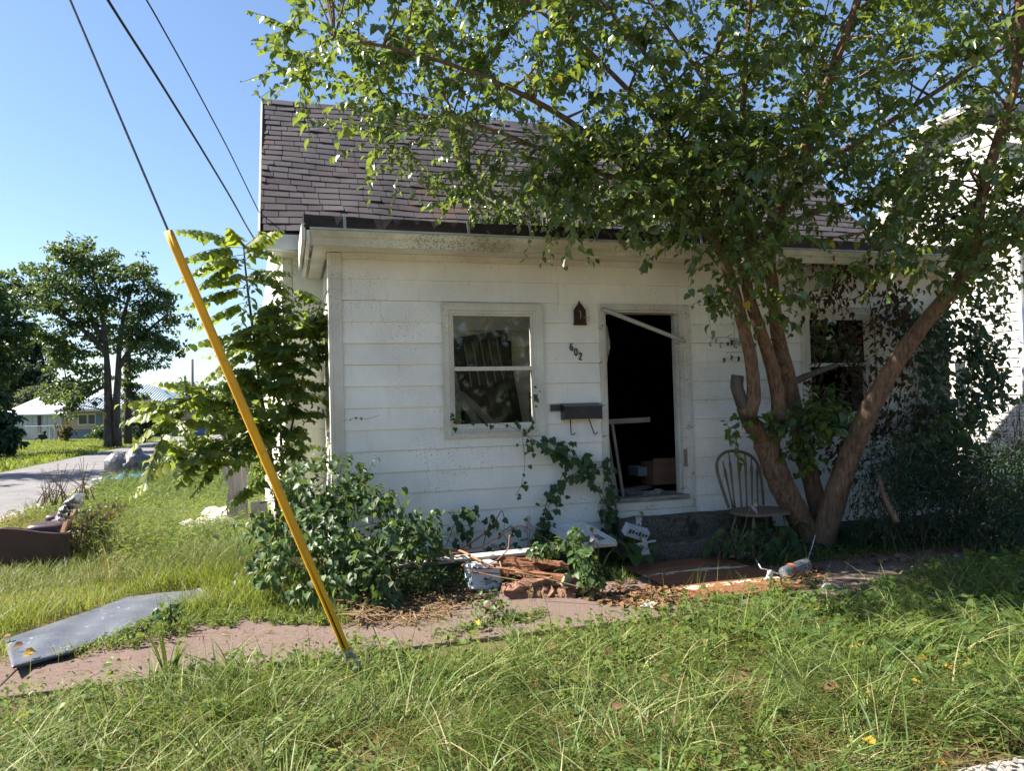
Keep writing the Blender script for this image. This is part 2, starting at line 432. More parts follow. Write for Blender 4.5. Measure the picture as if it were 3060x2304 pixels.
CLR = np.random.default_rng(404)
def clap(parent, x0, x1, zb, zt, Yf, mat, dirn=1, name='siding_board', Z0=None, Z1=None):
    """one lapped board; Z0..Z1 = the whole course it belongs to (for its slant)"""
    Z0 = zb if Z0 is None else Z0; Z1 = zt if Z1 is None else Z1
    def yo(z): return Yf-.016*(1-(z-Z0)/(Z1-Z0))-.003
    b = MB(); n_ = max(2, int((x1-x0)/.35)); vs = []; fs = []; r_ = CLR; w0 = r_.uniform(0, 6); am = r_.uniform(.0004, .0026); j0, j1 = r_.uniform(-.003, .002, 2) if abs(zb-Z0) < 1e-6 else (0, 0)
    for i in range(n_+1):
        t_ = i/n_; x = x0+(x1-x0)*t_; bow = am*math.sin(w0+t_*5.5); zz_ = zb+j0*(1-t_)+j1*t_
        vs += [(x, yo(zb)-abs(bow)*1.6, zz_), (x, yo(zt)-.0005, zt), (x, Yf+.012, zt), (x, Yf+.012, zz_)]
        if i:
            for j in range(4): a_ = (i-1)*4+j; c_ = (i-1)*4+(j+1) % 4; fs.append((a_, c_, c_+4, a_+4))
    fs += [(3, 2, 1, 0), tuple(n_*4+j for j in range(4))]
    b.add(vs, fs); return b.obj(name, mat, parent)
def clad(parent, x0, x1, zlo, ztop, Yf, opens, mat, start, course=.2032, maxlen=2.9, seed=1, name='siding_board'):
    r_ = np.random.default_rng(seed); z1 = start
    while z1 > zlo:
        z0 = z1-course; zt = min(z1-.002, ztop); zb = max(z0, zlo)
        cuts = sorted([(a-.001, b_+.001, c, d) for a, b_, c, d in opens if c < zt and d > zb])
        segs = []; x = x0
        for a, b_, c, d in cuts:
            if a > x: segs.append((x, a, zb, zt))
            if d < zt-.01: segs.append((a, b_, d+.002, zt))
            if c > zb+.01: segs.append((a, b_, zb, c-.002))
            x = b_
        if x < x1: segs.append((x, x1, zb, zt))
        for a, b_, c, d in segs:
            while b_-a > maxlen:
                e = a+r_.uniform(1.6, maxlen); e = min(e, b_-.3)
                clap(parent, a, e-.002, c, d, Yf+r_.uniform(-.001, .001), mat, name=name, Z0=z0, Z1=z1-.002); a = e
            clap(parent, a, b_, c, d, Yf+r_.uniform(-.001, .001), mat, name=name, Z0=z0, Z1=z1-.002)
        z1 = z0
W1 = (1.46, 2.49, 1.275, 2.575); DO = (3.11, 4.155, .455, 2.60); W2 = (5.58, 6.57, 1.275, 2.575)
clad(house, .52, 7.55, .16, 3.045, D, [W1, DO, W2], SIDING, 2.60+.2032*3, seed=4)
# sheathing behind the boards (four strips round the openings), foundation, end wall, inner faces
sh = MB()
for x0, x1, z0, z1 in ((.44, 1.50, .15, 3.1), (2.45, 3.14, .15, 3.1), (4.12, 5.62, .15, 3.1), (6.53, 7.64, .15, 3.1),
                       (1.50, 2.45, .15, 1.31), (1.50, 2.45, 2.54, 3.1), (3.14, 4.12, .15, .52), (3.14, 4.12, 2.57, 3.1), (5.62, 6.53, .15, 1.31), (5.62, 6.53, 2.54, 3.1)):
    sh.bx(x0, x1, D+.014, D+.11, z0, z1)
sh.obj('wall_core', M('bare inner studs', (.25, .20, .15), (.15, .12, .09), 4, .9, .1), house)
fo = MB(); fo.bx(.47, 7.6, D+.02, D+.2, -.2, .149); fo.obj('foundation', M('dark foundation block', (.17, .16, .15), (.10, .095, .09), 6, .95, .1), house)
# left end wall of the porch with its side window
SWY0, SWY1, SWZ0, SWZ1 = 7.36, 8.26, 1.3, 2.5
for k in range(15):
    z1 = 2.60+.2032*3-.2032*k; z0 = z1-.2032
    if z1 > 3.3: continue
    for y0, y1 in (((D+.02, 8.6),) if (z1 <= SWZ0 or z0 >= SWZ1) else ((D+.02, SWY0), (SWY1, 8.6))):
        b = MB(); b.prism([(.44-.018, max(z0, .16)), (.44-.004, min(z1-.002, 3.06)), (.47, min(z1-.002, 3.06)), (.47, max(z0, .16))], 1, y0, y1)
        # prism axes are (x,z) swept along y
        b.obj('siding_board', SIDING, house)
ew = MB(); ew.bx(.475, .54, D+.115, SWY0, .15, 3.08); ew.bx(.475, .54, SWY1, 8.58, .15, 3.08); ew.bx(.475, .54, SWY0, SWY1, .15, SWZ0); ew.bx(.475, .54, SWY0, SWY1, SWZ1, 3.08)
ew.obj('end_wall', OLDWALL, house)
sw = MB(); sw.bx(.415, .55, SWY0-.0, SWY0+.05, SWZ0, SWZ1); sw.bx(.415, .55, SWY1-.05, SWY1, SWZ0, SWZ1); sw.bx(.415, .55, SWY0+.05, SWY1-.05, SWZ1-.05, SWZ1); sw.bx(.415, .55, SWY0+.05, SWY1-.05, SWZ0, SWZ0+.05)
sw.obj('side_window_frame', TRIM, house)
# corner boards
b = MB(); b.bx(.435, .525, D-.030, D+.012, .16, 3.04); b.obj('corner_board', TRIM, house, bevel=.004)
b = MB(); b.bx(.400, .434, D-.026, D+.10, .16, 3.04); b.obj('corner_board', TRIM, house, bevel=.004)
b = MB(); b.bx(7.555, 7.66, D-.030, D+.06, .16, 3.04); b.obj('corner_board', TRIM, house, bevel=.004)
rw = MB(); rw.bx(7.56, 7.64, D+.12, 8.6, .15, 3.08); rw.obj('end_wall', SIDING, house)
# ---- porch roof: soffit, fascia with crown, black built-in gutter, straps
FY = 6.70
b = MB(); b.bx(.27, 7.80, FY+.03, D-.001, 3.046, 3.066); b.bx(.27, .398, D-.0, 8.6, 3.046, 3.066); b.obj('soffit', TRIM, house)
b = MB(); b.prism([(FY, 3.02), (FY-.012, 3.05), (FY-.012, 3.085), (FY-.03, 3.10), (FY-.045, 3.135), (FY-.045, 3.148), (FY+.028, 3.148), (FY+.028, 3.02)], 0, .24, 7.82)
b.obj('fascia', MOULD, house)
b = MB(); b.bx(.235, 7.83, FY-.055, FY+.03, 3.150, 3.166); b.obj('gutter_lip', M('pale zinc lip', (.50, .52, .52), (.36, .38, .38), 5, .5, .4, .3), house)
# frieze under the soffit
b = MB(); b.bx(.53, 7.55, D-.034, D-.020, 2.985, 3.044); b.obj('frieze_board', TRIM, house)
# rake boards at the left end with rounded tails
def rake(x0, x1, ytail, zb, zt0, zt1):
    pts = [(FY-.02, zt0), (FY-.02, zb+.0)]
    for a in np.linspace(0, math.pi/2, 7): pts.append((ytail-.16+.16*math.sin(a), zb+.12-.12*math.cos(a)))
    pts += [(ytail, zt1)]
    m_ = MB(); m_.prism([(p[0], p[1]) for p in pts], 0, x0, x1); return m_
rake(.205, .236, 8.5, 3.02, 3.147, 3.30).obj('rake_board', TRIM, house)
rake(.165, .197, 8.3, 3.06, 3.20, 3.36).obj('rake_board', TRIM, house)
b = MB(); r_ = np.random.default_rng(3)
N_ = 90; xs = np.linspace(.185, 7.85, N_)
top = 3.288+.006*r_.normal(size=N_).cumsum()*.35; top = np.clip(top, 3.262, 3.305)
vs = []; fs = []
for i, x in enumerate(xs): vs += [(x, FY-.028, 3.168), (x, FY+.01+.004*r_.normal(), top[i]), (x, FY+.10, top[i]+.006), (x, FY+.10, 3.168)]
for i in range(N_-1):
    for j in range(4): a = i*4+j; c = i*4+(j+1) % 4; fs.append((a, c, c+4, a+4))
fs += [(0, 1, 2, 3), ((N_-1)*4+3, (N_-1)*4+2, (N_-1)*4+1, (N_-1)*4)]
b.add(vs, fs); b.obj('black_roof_edge', BLACKTAR, house)
for px in (1030, 1398, 1582, 1750, 1925, 2090, 2270):
    x = onY(px, 700, FY)[0]
    m_ = MB(); m_.add([(x-.012, FY-.050, 3.168), (x+.012, FY-.050, 3.168), (x+.014, FY-.010, 3.285), (x-.012, FY-.010, 3.288), (x-.012, FY-.046, 3.168), (x+.012, FY-.046, 3.168), (x+.014, FY-.004, 3.285), (x-.012, FY-.004, 3.288)],
          [(0, 1, 2, 3), (7, 6, 5, 4), (0, 4, 5, 1), (1, 5, 6, 2), (2, 6, 7, 3), (3, 7, 4, 0)]); m_.obj('gutter_strap', GALV, house)
# porch roof deck: unseen gap added over the porch room to let daylight in
b = MB()
for x0, x1, y0, y1 in ((.18, 7.86, FY+.11, 7.35), (.18, .6, 7.35, 8.62), (2.9, 7.86, 7.35, 8.62), (.6, 2.9, 8.45, 8.62)):
    z0 = 3.262+(y0-FY)*.15; z1 = 3.262+(y1-FY)*.15
    b.add([(x0, y0, z0-.03), (x1, y0, z0-.03), (x1, y1, z1-.03), (x0, y1, z1-.03), (x0, y0, z0), (x1, y0, z0), (x1, y1, z1), (x0, y1, z1)], [(3, 2, 1, 0), (4, 5, 6, 7), (0, 1, 5, 4), (1, 2, 6, 5), (2, 3, 7, 6), (3, 0, 4, 7)])
b.obj('porch_roof', BLACKTAR, house)
# ---- windows of the porch
GLASS, nt_, N__, L__ = newmat('old window glass')
_t = N__.new('ShaderNodeBsdfTransparent'); _t.inputs[0].default_value = (.86, .88, .86, 1)
_g = N__.new('ShaderNodeBsdfGlossy'); _g.inputs['Roughness'].default_value = .03
_fr = N__.new('ShaderNodeFresnel'); _fr.inputs[0].default_value = 1.5
_b = N__.new('ShaderNodeBump'); _b.inputs['Strength'].default_value = .012; L__.new(noise(nt_, 5, 2), _b.inputs['Height']); L__.new(_b.outputs[0], _g.inputs['Normal'])
_m = N__.new('ShaderNodeMixShader'); L__.new(math_(nt_, 'ADD', _fr.outputs[0], .0), _m.inputs[0]); L__.new(_t.outputs[0], _m.inputs[1]); L__.new(_g.outputs[0], _m.inputs[2])
_o = N__.new('ShaderNodeOutputMaterial'); L__.new(_m.outputs[0], _o.inputs[0])
def ring(m_, x0, x1, z0, z1, wl, wr, wb, wt, y0, y1):
    m_.bx(x0, x0+wl, y0, y1, z0, z1); m_.bx(x1-wr, x1, y0, y1, z0, z1)
    m_.bx(x0+wl, x1-wr, y0, y1, z0, z0+wb); m_.bx(x0+wl, x1-wr, y0, y1, z1-wt, z1); return m_
def porch_window(o, upper_glass=True, lower_glass=True):
    x0, x1, z0, z1 = o
    w = ring(MB(), x0, x1, z0, z1, .068, .068, .05, .062, D-.036, D+.012).obj('window', TRIM, house, bevel=.003)
    BASE[w.name] = base_of(house)
    ring(MB(), x0-.006, x1+.006, z0-.006, z1+.008, .014, .014, .012, .012, D-.044, D-.037).obj('casing_edge', TRIM, w)
    ring(MB(), x0+.069, x1-.069, z0+.051, z1-.063, .026, .026, .022, .026, D-.024, D+.03).obj('storm_frame', TRIM, w)
    ring(MB(), x0+.096, x1-.096, z0+.074, z1-.090, .022, .020, .055, .022, D-.012, D+.05).obj('sash', TRIM, w, bevel=.003)
    zm = (z0+z1)/2+.02
    MB().bx(x0+.119, x1-.117, D-.018, D+.05, zm-.022, zm+.018).obj('meeting_rail', TRIM, w, bevel=.003)
    MB().bx(x0+.072, x1-.072, D-.052, D+.02, z0+.040, z0+.0495).obj('sill', PEEL, w)
    for up, a, c in ((1, zm+.019, z1-.113), (0, z0+.130, zm-.023)):
        if (up and upper_glass) or (not up and lower_glass):
            m_ = MB(); m_.bx(x0+.119, x1-.117, D+.012, D+.016, a, c); m_.obj('pane', GLASS, w)
    return w
porch_window(W1)
porch_window(W2, True, False)
# ---- doorway
x0, x1, z0, z1 = DO
m_ = MB(); m_.bx(x0, x0+.055, D-.036, D+.012, z0+.02, z1); m_.bx(x1-.078, x1, D-.036, D+.012, z0-.06, z1); m_.bx(x0+.055, x1-.078, D-.036, D+.012, z1-.062, z1)
door = m_.obj('doorway', PEEL, house, bevel=.003)
m_ = MB(); m_.bx(x0+.056, x0+.072, D-.028, D+.14, .59, 2.535); m_.obj('jamb', PEEL, door)
m_ = MB(); m_.bx(x1-.125, x1-.079, D-.028, D+.14, .59, 2.535); m_.bx(x1-.140, x1-.126, D+.03, D+.07, .60, 2.53); m_.obj('jamb', PEEL, door)
m_ = MB(); m_.bx(x0+.073, x1-.126, D-.024, D+.14, 2.512, 2.537); m_.obj('lintel', PEEL, door)
m_ = MB(); m_.bx(x1-.122, x1-.082, D-.034, D-.029, .88, 1.06); m_.obj('strike_plate', M('tarnished brass', (.28, .25, .20), (.16, .14, .11), 12, .5, .5, .7), door)
m_ = MB(); m_.bx(x0-.05, x1-.085, D-.075, D+.13, .545, .588); m_.obj('threshold', M('worn threshold boards', (.36, .32, .27), (.17, .145, .12), 5, .9, .15, stretch=(1, 8, 8), bstr=.6), door, bevel=.006)
m_ = MB(); m_.bx(x0-.08, x1-.03, D-.055, D-.006, .455, .543); m_.obj('sill_board', PEEL, door, bevel=.006)
m_ = MB(); m_.bx(x0-.06, x1+.0, D-.045, D-.020, .375, .453); m_.obj('apron_board', TRIM, door)
m_ = MB(); m_.tube([(x0+.03, D-.043, z1-.06), (x0+.03, D-.043, .62)], .0001, 3); 
# ---- the room behind: floor, ceiling, old front wall with its sagging window
m_ = MB(); m_.bx(.55, 7.55, D+.12, 8.7, .47, .535); m_.obj('porch_floor', M('dusty floorboards', (.10, .085, .07), (.055, .045, .04), 4, .9, .15, stretch=(8, 1, 1)), house)
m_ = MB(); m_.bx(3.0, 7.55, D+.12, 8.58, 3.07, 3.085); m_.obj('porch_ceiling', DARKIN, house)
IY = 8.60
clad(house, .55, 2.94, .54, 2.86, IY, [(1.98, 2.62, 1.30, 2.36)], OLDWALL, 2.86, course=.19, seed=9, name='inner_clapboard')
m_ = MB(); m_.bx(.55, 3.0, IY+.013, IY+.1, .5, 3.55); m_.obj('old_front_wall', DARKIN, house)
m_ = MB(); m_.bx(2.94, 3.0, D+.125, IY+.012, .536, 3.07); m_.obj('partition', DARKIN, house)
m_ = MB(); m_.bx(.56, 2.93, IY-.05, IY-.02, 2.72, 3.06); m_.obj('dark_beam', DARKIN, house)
rt = Matrix.Rotation(math.radians(-9), 3, 'Y')
def tilted(cx, cz, parts, name, mat, y0, y1, parent):
    m_ = MB()
    for a, b_, c, d in parts:
        R = np.array(rt); n0 = len(m_.v); m_.bx(a, b_, y0, y1, c, d)
        for i in range(n0, len(m_.v)):
            v = np.array(m_.v[i]); v = np.array([v[0], 0, v[2]]); v = R @ v
            m_.v[i] = (v[0]+cx, m_.v[i][1], v[2]+cz)
    return m_.obj(name, mat, parent)
CX, CZ = 2.30, 1.86
iw = tilted(CX, CZ, [(-.34, -.25, -.62, .58), (.25, .33, -.62, .58), (-.25, .25, .50, .58), (-.40, .40, -.68, -.60), (-.25, .25, -.06, -.02)], 'inner_window', M('dark varnished wood', (.075, .065, .075), (.045, .04, .047), 5, .6, .3), IY-.08, IY-.018, house)
for k in range(5):
    x = -.20+k*.10
    tilted(CX, CZ, [(x-.009, x+.009, -.02, .50)], 'window_bar', M('grey painted bars', (.40, .39, .42), (.26, .25, .27), 5, .6), IY-.06, IY-.045, iw)
tilted(CX, CZ, [(-.25, .25, -.60, .50)], 'pane', M('grimy dark pane', (.06, .06, .07), (.03, .03, .035), 3, .25, .5), IY-.03, IY-.022, iw)
# room behind the doorway, its darkness put into the wall colour
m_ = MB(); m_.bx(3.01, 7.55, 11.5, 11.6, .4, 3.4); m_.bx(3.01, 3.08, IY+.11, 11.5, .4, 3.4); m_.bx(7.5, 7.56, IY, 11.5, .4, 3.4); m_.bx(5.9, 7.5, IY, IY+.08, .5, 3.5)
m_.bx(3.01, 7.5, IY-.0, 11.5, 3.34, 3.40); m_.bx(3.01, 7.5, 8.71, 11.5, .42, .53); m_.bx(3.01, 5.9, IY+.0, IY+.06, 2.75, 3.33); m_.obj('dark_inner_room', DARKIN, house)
# ---- the tall main part behind
MX0, MX1, MY, EY, EZ, RY, RZ = 0.0, 7.72, 8.60, 8.22, 3.475, 10.22, 5.68
clad(house, .105, .47, .2, 3.27, MY, [], SIDING, 2.60+.2032*4, seed=14)
b = MB(); b.bx(0.0, .10, MY-.03, MY+.05, .2, 3.27); b.obj('corner_board', TRIM, house, bevel=.004)
b = MB(); b.add([(.02, MY+.03, 0), (-.30, 12.2, 0), (-.25, 12.2, 0), (.06, MY+.03, 0), (.02, MY+.03, 3.3), (-.30, 12.2, 3.3), (-.25, 12.2, 3.3), (.06, MY+.03, 3.3)],
                [(3, 2, 1, 0), (4, 5, 6, 7), (0, 4, 5, 1), (1, 5, 6, 2), (2, 6, 7, 3), (3, 7, 4, 0)]); b.obj('side_wall', SIDING, house)
for k in range(16):
    z0 = 3.25-.2032*(k+1); z1 = 3.25-.2032*k; b = MB()
    b.add([(.004, MY+.052, z0), (-.322, 12.2, z0), (-.3, 12.2, z0), (.019, MY+.052, z0), (.016, MY+.052, z1-.003), (-.306, 12.2, z1-.003), (-.3, 12.2, z1-.003), (.019, MY+.052, z1-.003)],
          [(3, 2, 1, 0), (4, 5, 6, 7), (0, 4, 5, 1), (1, 5, 6, 2), (2, 6, 7, 3), (3, 7, 4, 0)]); b.obj('siding_board', SIDING, house)
# gable
b = MB(); b.add([(-.02, MY, 3.30), (-.02, RY, RZ-.25), (-.28, 12.2, 3.30), (.05, MY, 3.30), (.05, RY, RZ-.25), (-.2, 12.2, 3.30)], [(0, 1, 2), (5, 4, 3), (0, 3, 4, 1), (1, 4, 5, 2), (2, 5, 3, 0)]); b.obj('gable', SIDING, house)
b = MB(); b.bx(-.16, 7.9, EY-.005, EY+.03, 3.295, 3.455); b.obj('main_fascia', M('bluish white fascia', (.66, .68, .70), (.55, .56, .58), 2, .6), house)
b = MB(); b.bx(-.16, 7.9, EY+.031, MY-.002, 3.275, 3.294); b.obj('main_soffit', TRIM, house)
sl = nrm(np.array([0, RY-EY, RZ-EZ])); nn = np.array([0, -sl[2], sl[1]]); SLEN = math.hypot(RY-EY, RZ-EZ)
RX0, RX1 = -.215, 7.92
def shingle_mat(nm='brown asphalt shingle', red=False):
    m, nt, N, L = newmat(nm)
    at = N.new('ShaderNodeAttribute'); at.attribute_name = 'tint'; oi = N.new('ShaderNodeObjectInfo')
    v = math_(nt, 'FRACT', math_(nt, 'ADD', at.outputs['Fac'], oi.outputs['Random']))
    col = ramp(nt, v, [(0, (.058, .050, .056)), (.4, (.078, .070, .078)), (.75, (.090, .081, .090)), (.92, (.066, .058, .064)), (1, (.082, .072, .074))])
    if red: col = ramp(nt, v, [(0, (.090, .066, .064)), (.5, (.105, .070, .060)), (1, (.084, .062, .064))])
    gr = noise(nt, 260, 2, .6); col = mixc(nt, .8, col, ramp(nt, gr, [(.3, (.62, .62, .62)), (.7, (1.3, 1.3, 1.3))]), 'MULTIPLY')
    st = noise(nt, 1.2, 5, .6, stretch=(2.5, 1, .6)); col = mixc(nt, .6, col, ramp(nt, st, [(.35, (.7, .7, .72)), (.65, (1.15, 1.12, 1.1))]), 'MULTIPLY')
    finish(nt, col, .92, .2, 0, gr, .4, .003); return m
SHM = shingle_mat(); SHR = shingle_mat('rusty red shingle', True)
b = MB(); q = [np.array([x, EY, EZ])+sl*t for x, t in ((RX0, 0), (RX1, 0), (RX1, SLEN), (RX0, SLEN))]
back = [np.array([RX0+.16, 12.3, 3.4]), np.array([RX1, 12.3, 3.4])]
vs = [p for p in q]+[p-nn*.03 for p in q]+back
b.add(vs, [(0, 1, 2, 3), (7, 6, 5, 4), (0, 3, 7, 4), (0, 4, 5, 1), (3, 2, 9, 8), (1, 5, 6, 2)]); roof = b.obj('roof', M('roof deck felt', (.05, .043, .045), (.035, .03, .032), 6, .95, .1), house)
# shingles: course by course, the ones that show as parts, those behind the tree as one
cells = []
rs = np.random.default_rng(21); nrow = 23; ex = SLEN/nrow
for r in range(nrow):
    x = RX0-rs.uniform(0, .22)
    while x < RX1:
        w = rs.choice([.16, .20, .23, .27]); a, c = max(x, RX0), min(x+w, RX1)
        if c-a > .03: cells.append((r, a, c))
        x += w
def tab(a, c, r, jit):
    lo = r*ex-.008+jit; hi = min(lo+ex+.035, SLEN+.01); g = .0035
    p = lambda x, t, h: np.array([x, EY, EZ])+sl*t+nn*(h+.012*math.sin(x*1.7+t*2.1)+.008*math.sin(x*4.1-t*3.3))
    c0_, c1_ = (abs(rs.normal(size=2))*.004 if rs.uniform() < .8 else abs(rs.normal(size=2))*.012)
    return [p(a+g, lo, .024), p(c-g, lo, .024), p(c-g, hi, .016), p(a+g, hi, .016), p(a+g, lo, .029+c0_*.7), p(c-g, lo, .029+c1_*.7), p(c-g, hi, .021), p(a+g, hi, .021)]
TF = [(4, 5, 6, 7), (0, 1, 5, 4), (1, 2, 6, 5), (3, 0, 4, 7)]
vis = sorted(range(len(cells)), key=lambda i: cells[i][1])[:300]; vis = set(vis)
rest = MB()
for i, (r, a, c) in enumerate(cells):
    v = tab(a, c, r, rs.uniform(-.004, .004))
    red = rs.uniform() < (.42 if (1 < r < 9 and 1.2 < a < 3.6 and abs(r-4.5-.9*(a-1.6)) < 2.6) else .02)
    if i in vis: MB().add(v, TF).obj('shingle', SHR if red else SHM, roof)
    else: rest.add(v, TF, rs.uniform())
rest.obj('shingle_field', SHM, roof, tint=True, kind='stuff')
m_ = MB(); 
for k in range(27):
    x = RX0+k*.305
    p = np.array([x, RY, RZ]); j = rs.uniform(-.006, .006)
    m_.add([p+(-.0, -.13, -.125+j), p+(.315, -.13, -.122+j), p+(.315, 0, .030), p+(0, 0, .026), p+(.315, .13, -.12), p+(0, .13, -.12)], [(0, 1, 2, 3), (3, 2, 4, 5)], rs.uniform())
m_.obj('ridge_caps', SHM, roof, tint=True)
b = MB()
b.beam(np.array([RX0-.012, EY, EZ-.05]), np.array([RX0-.006, RY, RZ-.05]), .022, .13, up=nn); b.obj('rake_trim', TRIM, house)
# ------------------------------------------------------------------ neighbours' buildings
NSID = M('clean white vinyl siding', (.62, .60, .56), (.56, .54, .50), 1.5, .6, .3, bstr=.05)
nb = thing('neighbor_house', 'tall white sunlit clapboard house beyond the tree with steep gable', 'house', (11.4, 11, 0))
NX = 11.4
ya, yb = onX(2662, 700, NX)[1], 7.2
za = onX(2662, 690, NX)[2]
pk = onX(2800, 388, NX); pk2 = onX(2960, 392, NX)
zl = -.0
k = 0; zz = .5
def gable_span(z):
    if z <= za: return yb, ya
    t = (z-za)/(pk[2]-za); return yb+(pk2[1]-yb)*max(0, (z-za)/(pk2[2]-za)) if z > za else yb, ya+(pk[1]-ya)*t
while zz < pk[2]-.05:
    y0, y1 = gable_span(zz+.09)
    b = MB(); b.prism([(NX-.022, zz), (NX-.004, zz+.146), (NX+.03, zz+.146), (NX+.03, zz)], 1, y0, y1); b.obj('siding_board', NSID, nb); zz += .15
b = MB(); b.bx(NX+.031, NX+7, yb+.02, ya-.02, .3, za); b.obj('wall', NSID, nb)
b = MB(); b.add([(NX+.031, ya-.02, za), (NX+.031, yb+.02, za), (NX+.031, pk2[1]+.0, pk2[2]-.05), (NX+.031, pk[1], pk[2]-.05), (NX+6.9, ya-.02, za), (NX+6.9, yb+.02, za), (NX+6.9, pk2[1], pk2[2]-.05), (NX+6.9, pk[1], pk[2]-.05)],
                [(0, 3, 2, 1), (4, 5, 6, 7), (0, 4, 7, 3), (1, 2, 6, 5), (3, 7, 6, 2)]); b.obj('gable', NSID, nb)
b = MB(); b.bx(NX+.05, NX+6.9, yb+.05, ya-.05, -.1, .3); b.obj('foundation', M('grey block footing', (.34, .33, .31)), nb)
NROOF = M('pale grey shingle roof', (.30, .30, .31), (.22, .22, .23), 12, .9, .2)
dn = nrm(np.array([0, ya-pk[1], za-pk[2]]))
e0 = np.array([0, pk[1], pk[2]])+dn*-.0; e1 = np.array([0, ya, za])+dn*.5
b = MB(); 
for x0, x1, up, th, nm, mt in ((NX-.33, NX+7, .10, .08, 'roof', NROOF),):
    b.add([(x0, e0[1], e0[2]+up), (x1, e0[1], e0[2]+up), (x1, e1[1], e1[2]+up), (x0, e1[1], e1[2]+up), (x0, e0[1], e0[2]+up-th), (x1, e0[1], e0[2]+up-th), (x1, e1[1], e1[2]+up-th), (x0, e1[1], e1[2]+up-th)],
          [(0, 1, 2, 3), (7, 6, 5, 4), (0, 4, 5, 1), (1, 5, 6, 2), (2, 6, 7, 3), (3, 7, 4, 0)])
dn2 = nrm(np.array([0, yb-pk2[1], za-pk2[2]])); f0 = np.array([0, pk2[1], pk2[2]]); f1 = np.array([0, yb, za])+dn2*.5
b.add([(NX-.33, f0[1], f0[2]+.1), (NX+7, f0[1], f0[2]+.1), (NX+7, f1[1], f1[2]+.1), (NX-.33, f1[1], f1[2]+.1), (NX-.33, f0[1], f0[2]+.02), (NX+7, f0[1], f0[2]+.02), (NX+7, f1[1], f1[2]+.02), (NX-.33, f1[1], f1[2]+.02)],
      [(3, 2, 1, 0), (4, 5, 6, 7), (0, 1, 5, 4), (1, 2, 6, 5), (2, 3, 7, 6), (3, 0, 4, 7)])
b.bx(NX-.33, NX+7, f0[1], e0[1], pk[2]+.0, pk[2]+.11)
b.obj('roof', NROOF, nb)
b = MB(); b.beam((NX-.34, e0[1], e0[2]-.0), (NX-.34, e1[1], e1[2]-.0), .03, .2, up=(0, .5, .8)); b.beam((NX-.34, f0[1], f0[2]), (NX-.34, f1[1], f1[2]), .03, .2, up=(0, -.5, .8)); b.obj('bargeboard', TRIM, nb)
b = MB(); b.bx(NX-.32, NX-.01, min(e0[1], f0[1]), max(e0[1], f0[1]), pk[2]-.03, pk[2]-.005); b.obj('soffit', TRIM, nb)
c0 = onX(3046, 900, NX-.1); b = MB(); b.tube([(NX-.07, c0[1], 4.6), (NX-.07, c0[1], .3)], .04, 6); b.obj('downspout', M('white painted downspout', (.74, .76, .78)), nb)
w0, w1 = onX(3062, 940, NX-.1), onX(3052, 1200, NX-.1)
b = MB(); ring(MB(), 0, 1, 0, 1, .1, .1, .1, .1, 0, 1)
m_ = MB(); y1 = onX(3056, 1000, NX)[1]; m_.bx(NX-.05, NX+.02, y1-1.0, y1, 1.35, 1.43); m_.bx(NX-.05, NX+.02, y1-1.0, y1, 2.95, 3.05); m_.bx(NX-.05, NX+.02, y1-.08, y1, 1.43, 2.95); m_.bx(NX-.05, NX+.02, y1-1.0, y1-.92, 1.43, 2.95)
w = m_.obj('window', TRIM, nb); m_ = MB(); m_.bx(NX-.028, NX-.024, y1-.92, y1-.08, 1.43, 2.95); m_.obj('pane', M('pane with painted sky reflection', (.10, .22, .42), (.12, .26, .48), 1, .1, .8, bstr=0), w)  # sky reflection is put into the pane as blue base colour
y1 = onX(2905, 1130, NX)[1]; z0 = onX(2905, 1150, NX)[2]; z1 = onX(2905, 1078, NX)[2]; y0 = onX(2850, 1130, NX)[1]
m_ = MB(); m_.bx(NX-.05, NX+.01, y1, y0, z0-.8, z0-.72); m_.bx(NX-.05, NX+.01, y1, y0, z1, z1+.08); m_.bx(NX-.05, NX+.01, y1, y1+.08, z0-.72, z1); m_.bx(NX-.05, NX+.01, y0-.08, y0, z0-.72, z1)
w = m_.obj('window', TRIM, nb); m_ = MB(); m_.bx(NX-.028, NX-.024, y1+.08, y0-.08, z0-.72, z1); m_.obj('pane', M('dark neighbour pane', (.03, .035, .04)), w)

# ---- ranch house with ribbed roof, far left
zf = 58.0
def far(x, y, z=zf): return atz(x, y, z)
gl = onZ(205, 1313); gr = onZ(585, 1306)
hb = thing('ranch_house', 'distant low tan house with blue grey ribbed metal roof behind the far tree', 'house', tuple(onZ(390, 1312)))
A = atz(205, 1312, 60); Bp = atz(520, 1306, 60); A[2] = Bp[2] = -.05
ux = nrm((Bp-A)*np.array([1, 1, 0])); uy = np.array([-ux[1], ux[0], 0]); W_ = np.linalg.norm((Bp-A)[:2])
def hp(a, d, z): return A*np.array([1, 1, 0])+ux*a+uy*d+np.array([0, 0, z])
def hbox(m_, a0, a1, d0, d1, z0, z1):
    vs = [hp(a, d, z) for z in (z0, z1) for a, d in ((a0, d0), (a1, d0), (a1, d1), (a0, d1))]
    return m_.add(vs, [(3, 2, 1, 0), (4, 5, 6, 7), (0, 1, 5, 4), (1, 2, 6, 5), (2, 3, 7, 6), (3, 0, 4, 7)])
eh = 2.35
m_ = hbox(MB(), 0, W_, 0, 7, .75, eh); m_.obj('wall', M('tan lap siding', (.50, .38, .25), (.44, .33, .22), 3), hb)
for i in range(8):
    m_ = hbox(MB(), -.02, W_*.62, -.04, -.005, .78+i*.19, .78+i*.19+.165); m_.obj('siding_board', M('tan lap siding', (.50, .38, .25)), hb)
m_ = hbox(MB(), 0.02, W_-.02, .02, 6.9, -.2, .75); m_.obj('foundation', M('blue painted footing', (.16, .20, .33), (.13, .17, .28)), hb)
s_ = W_/315.0
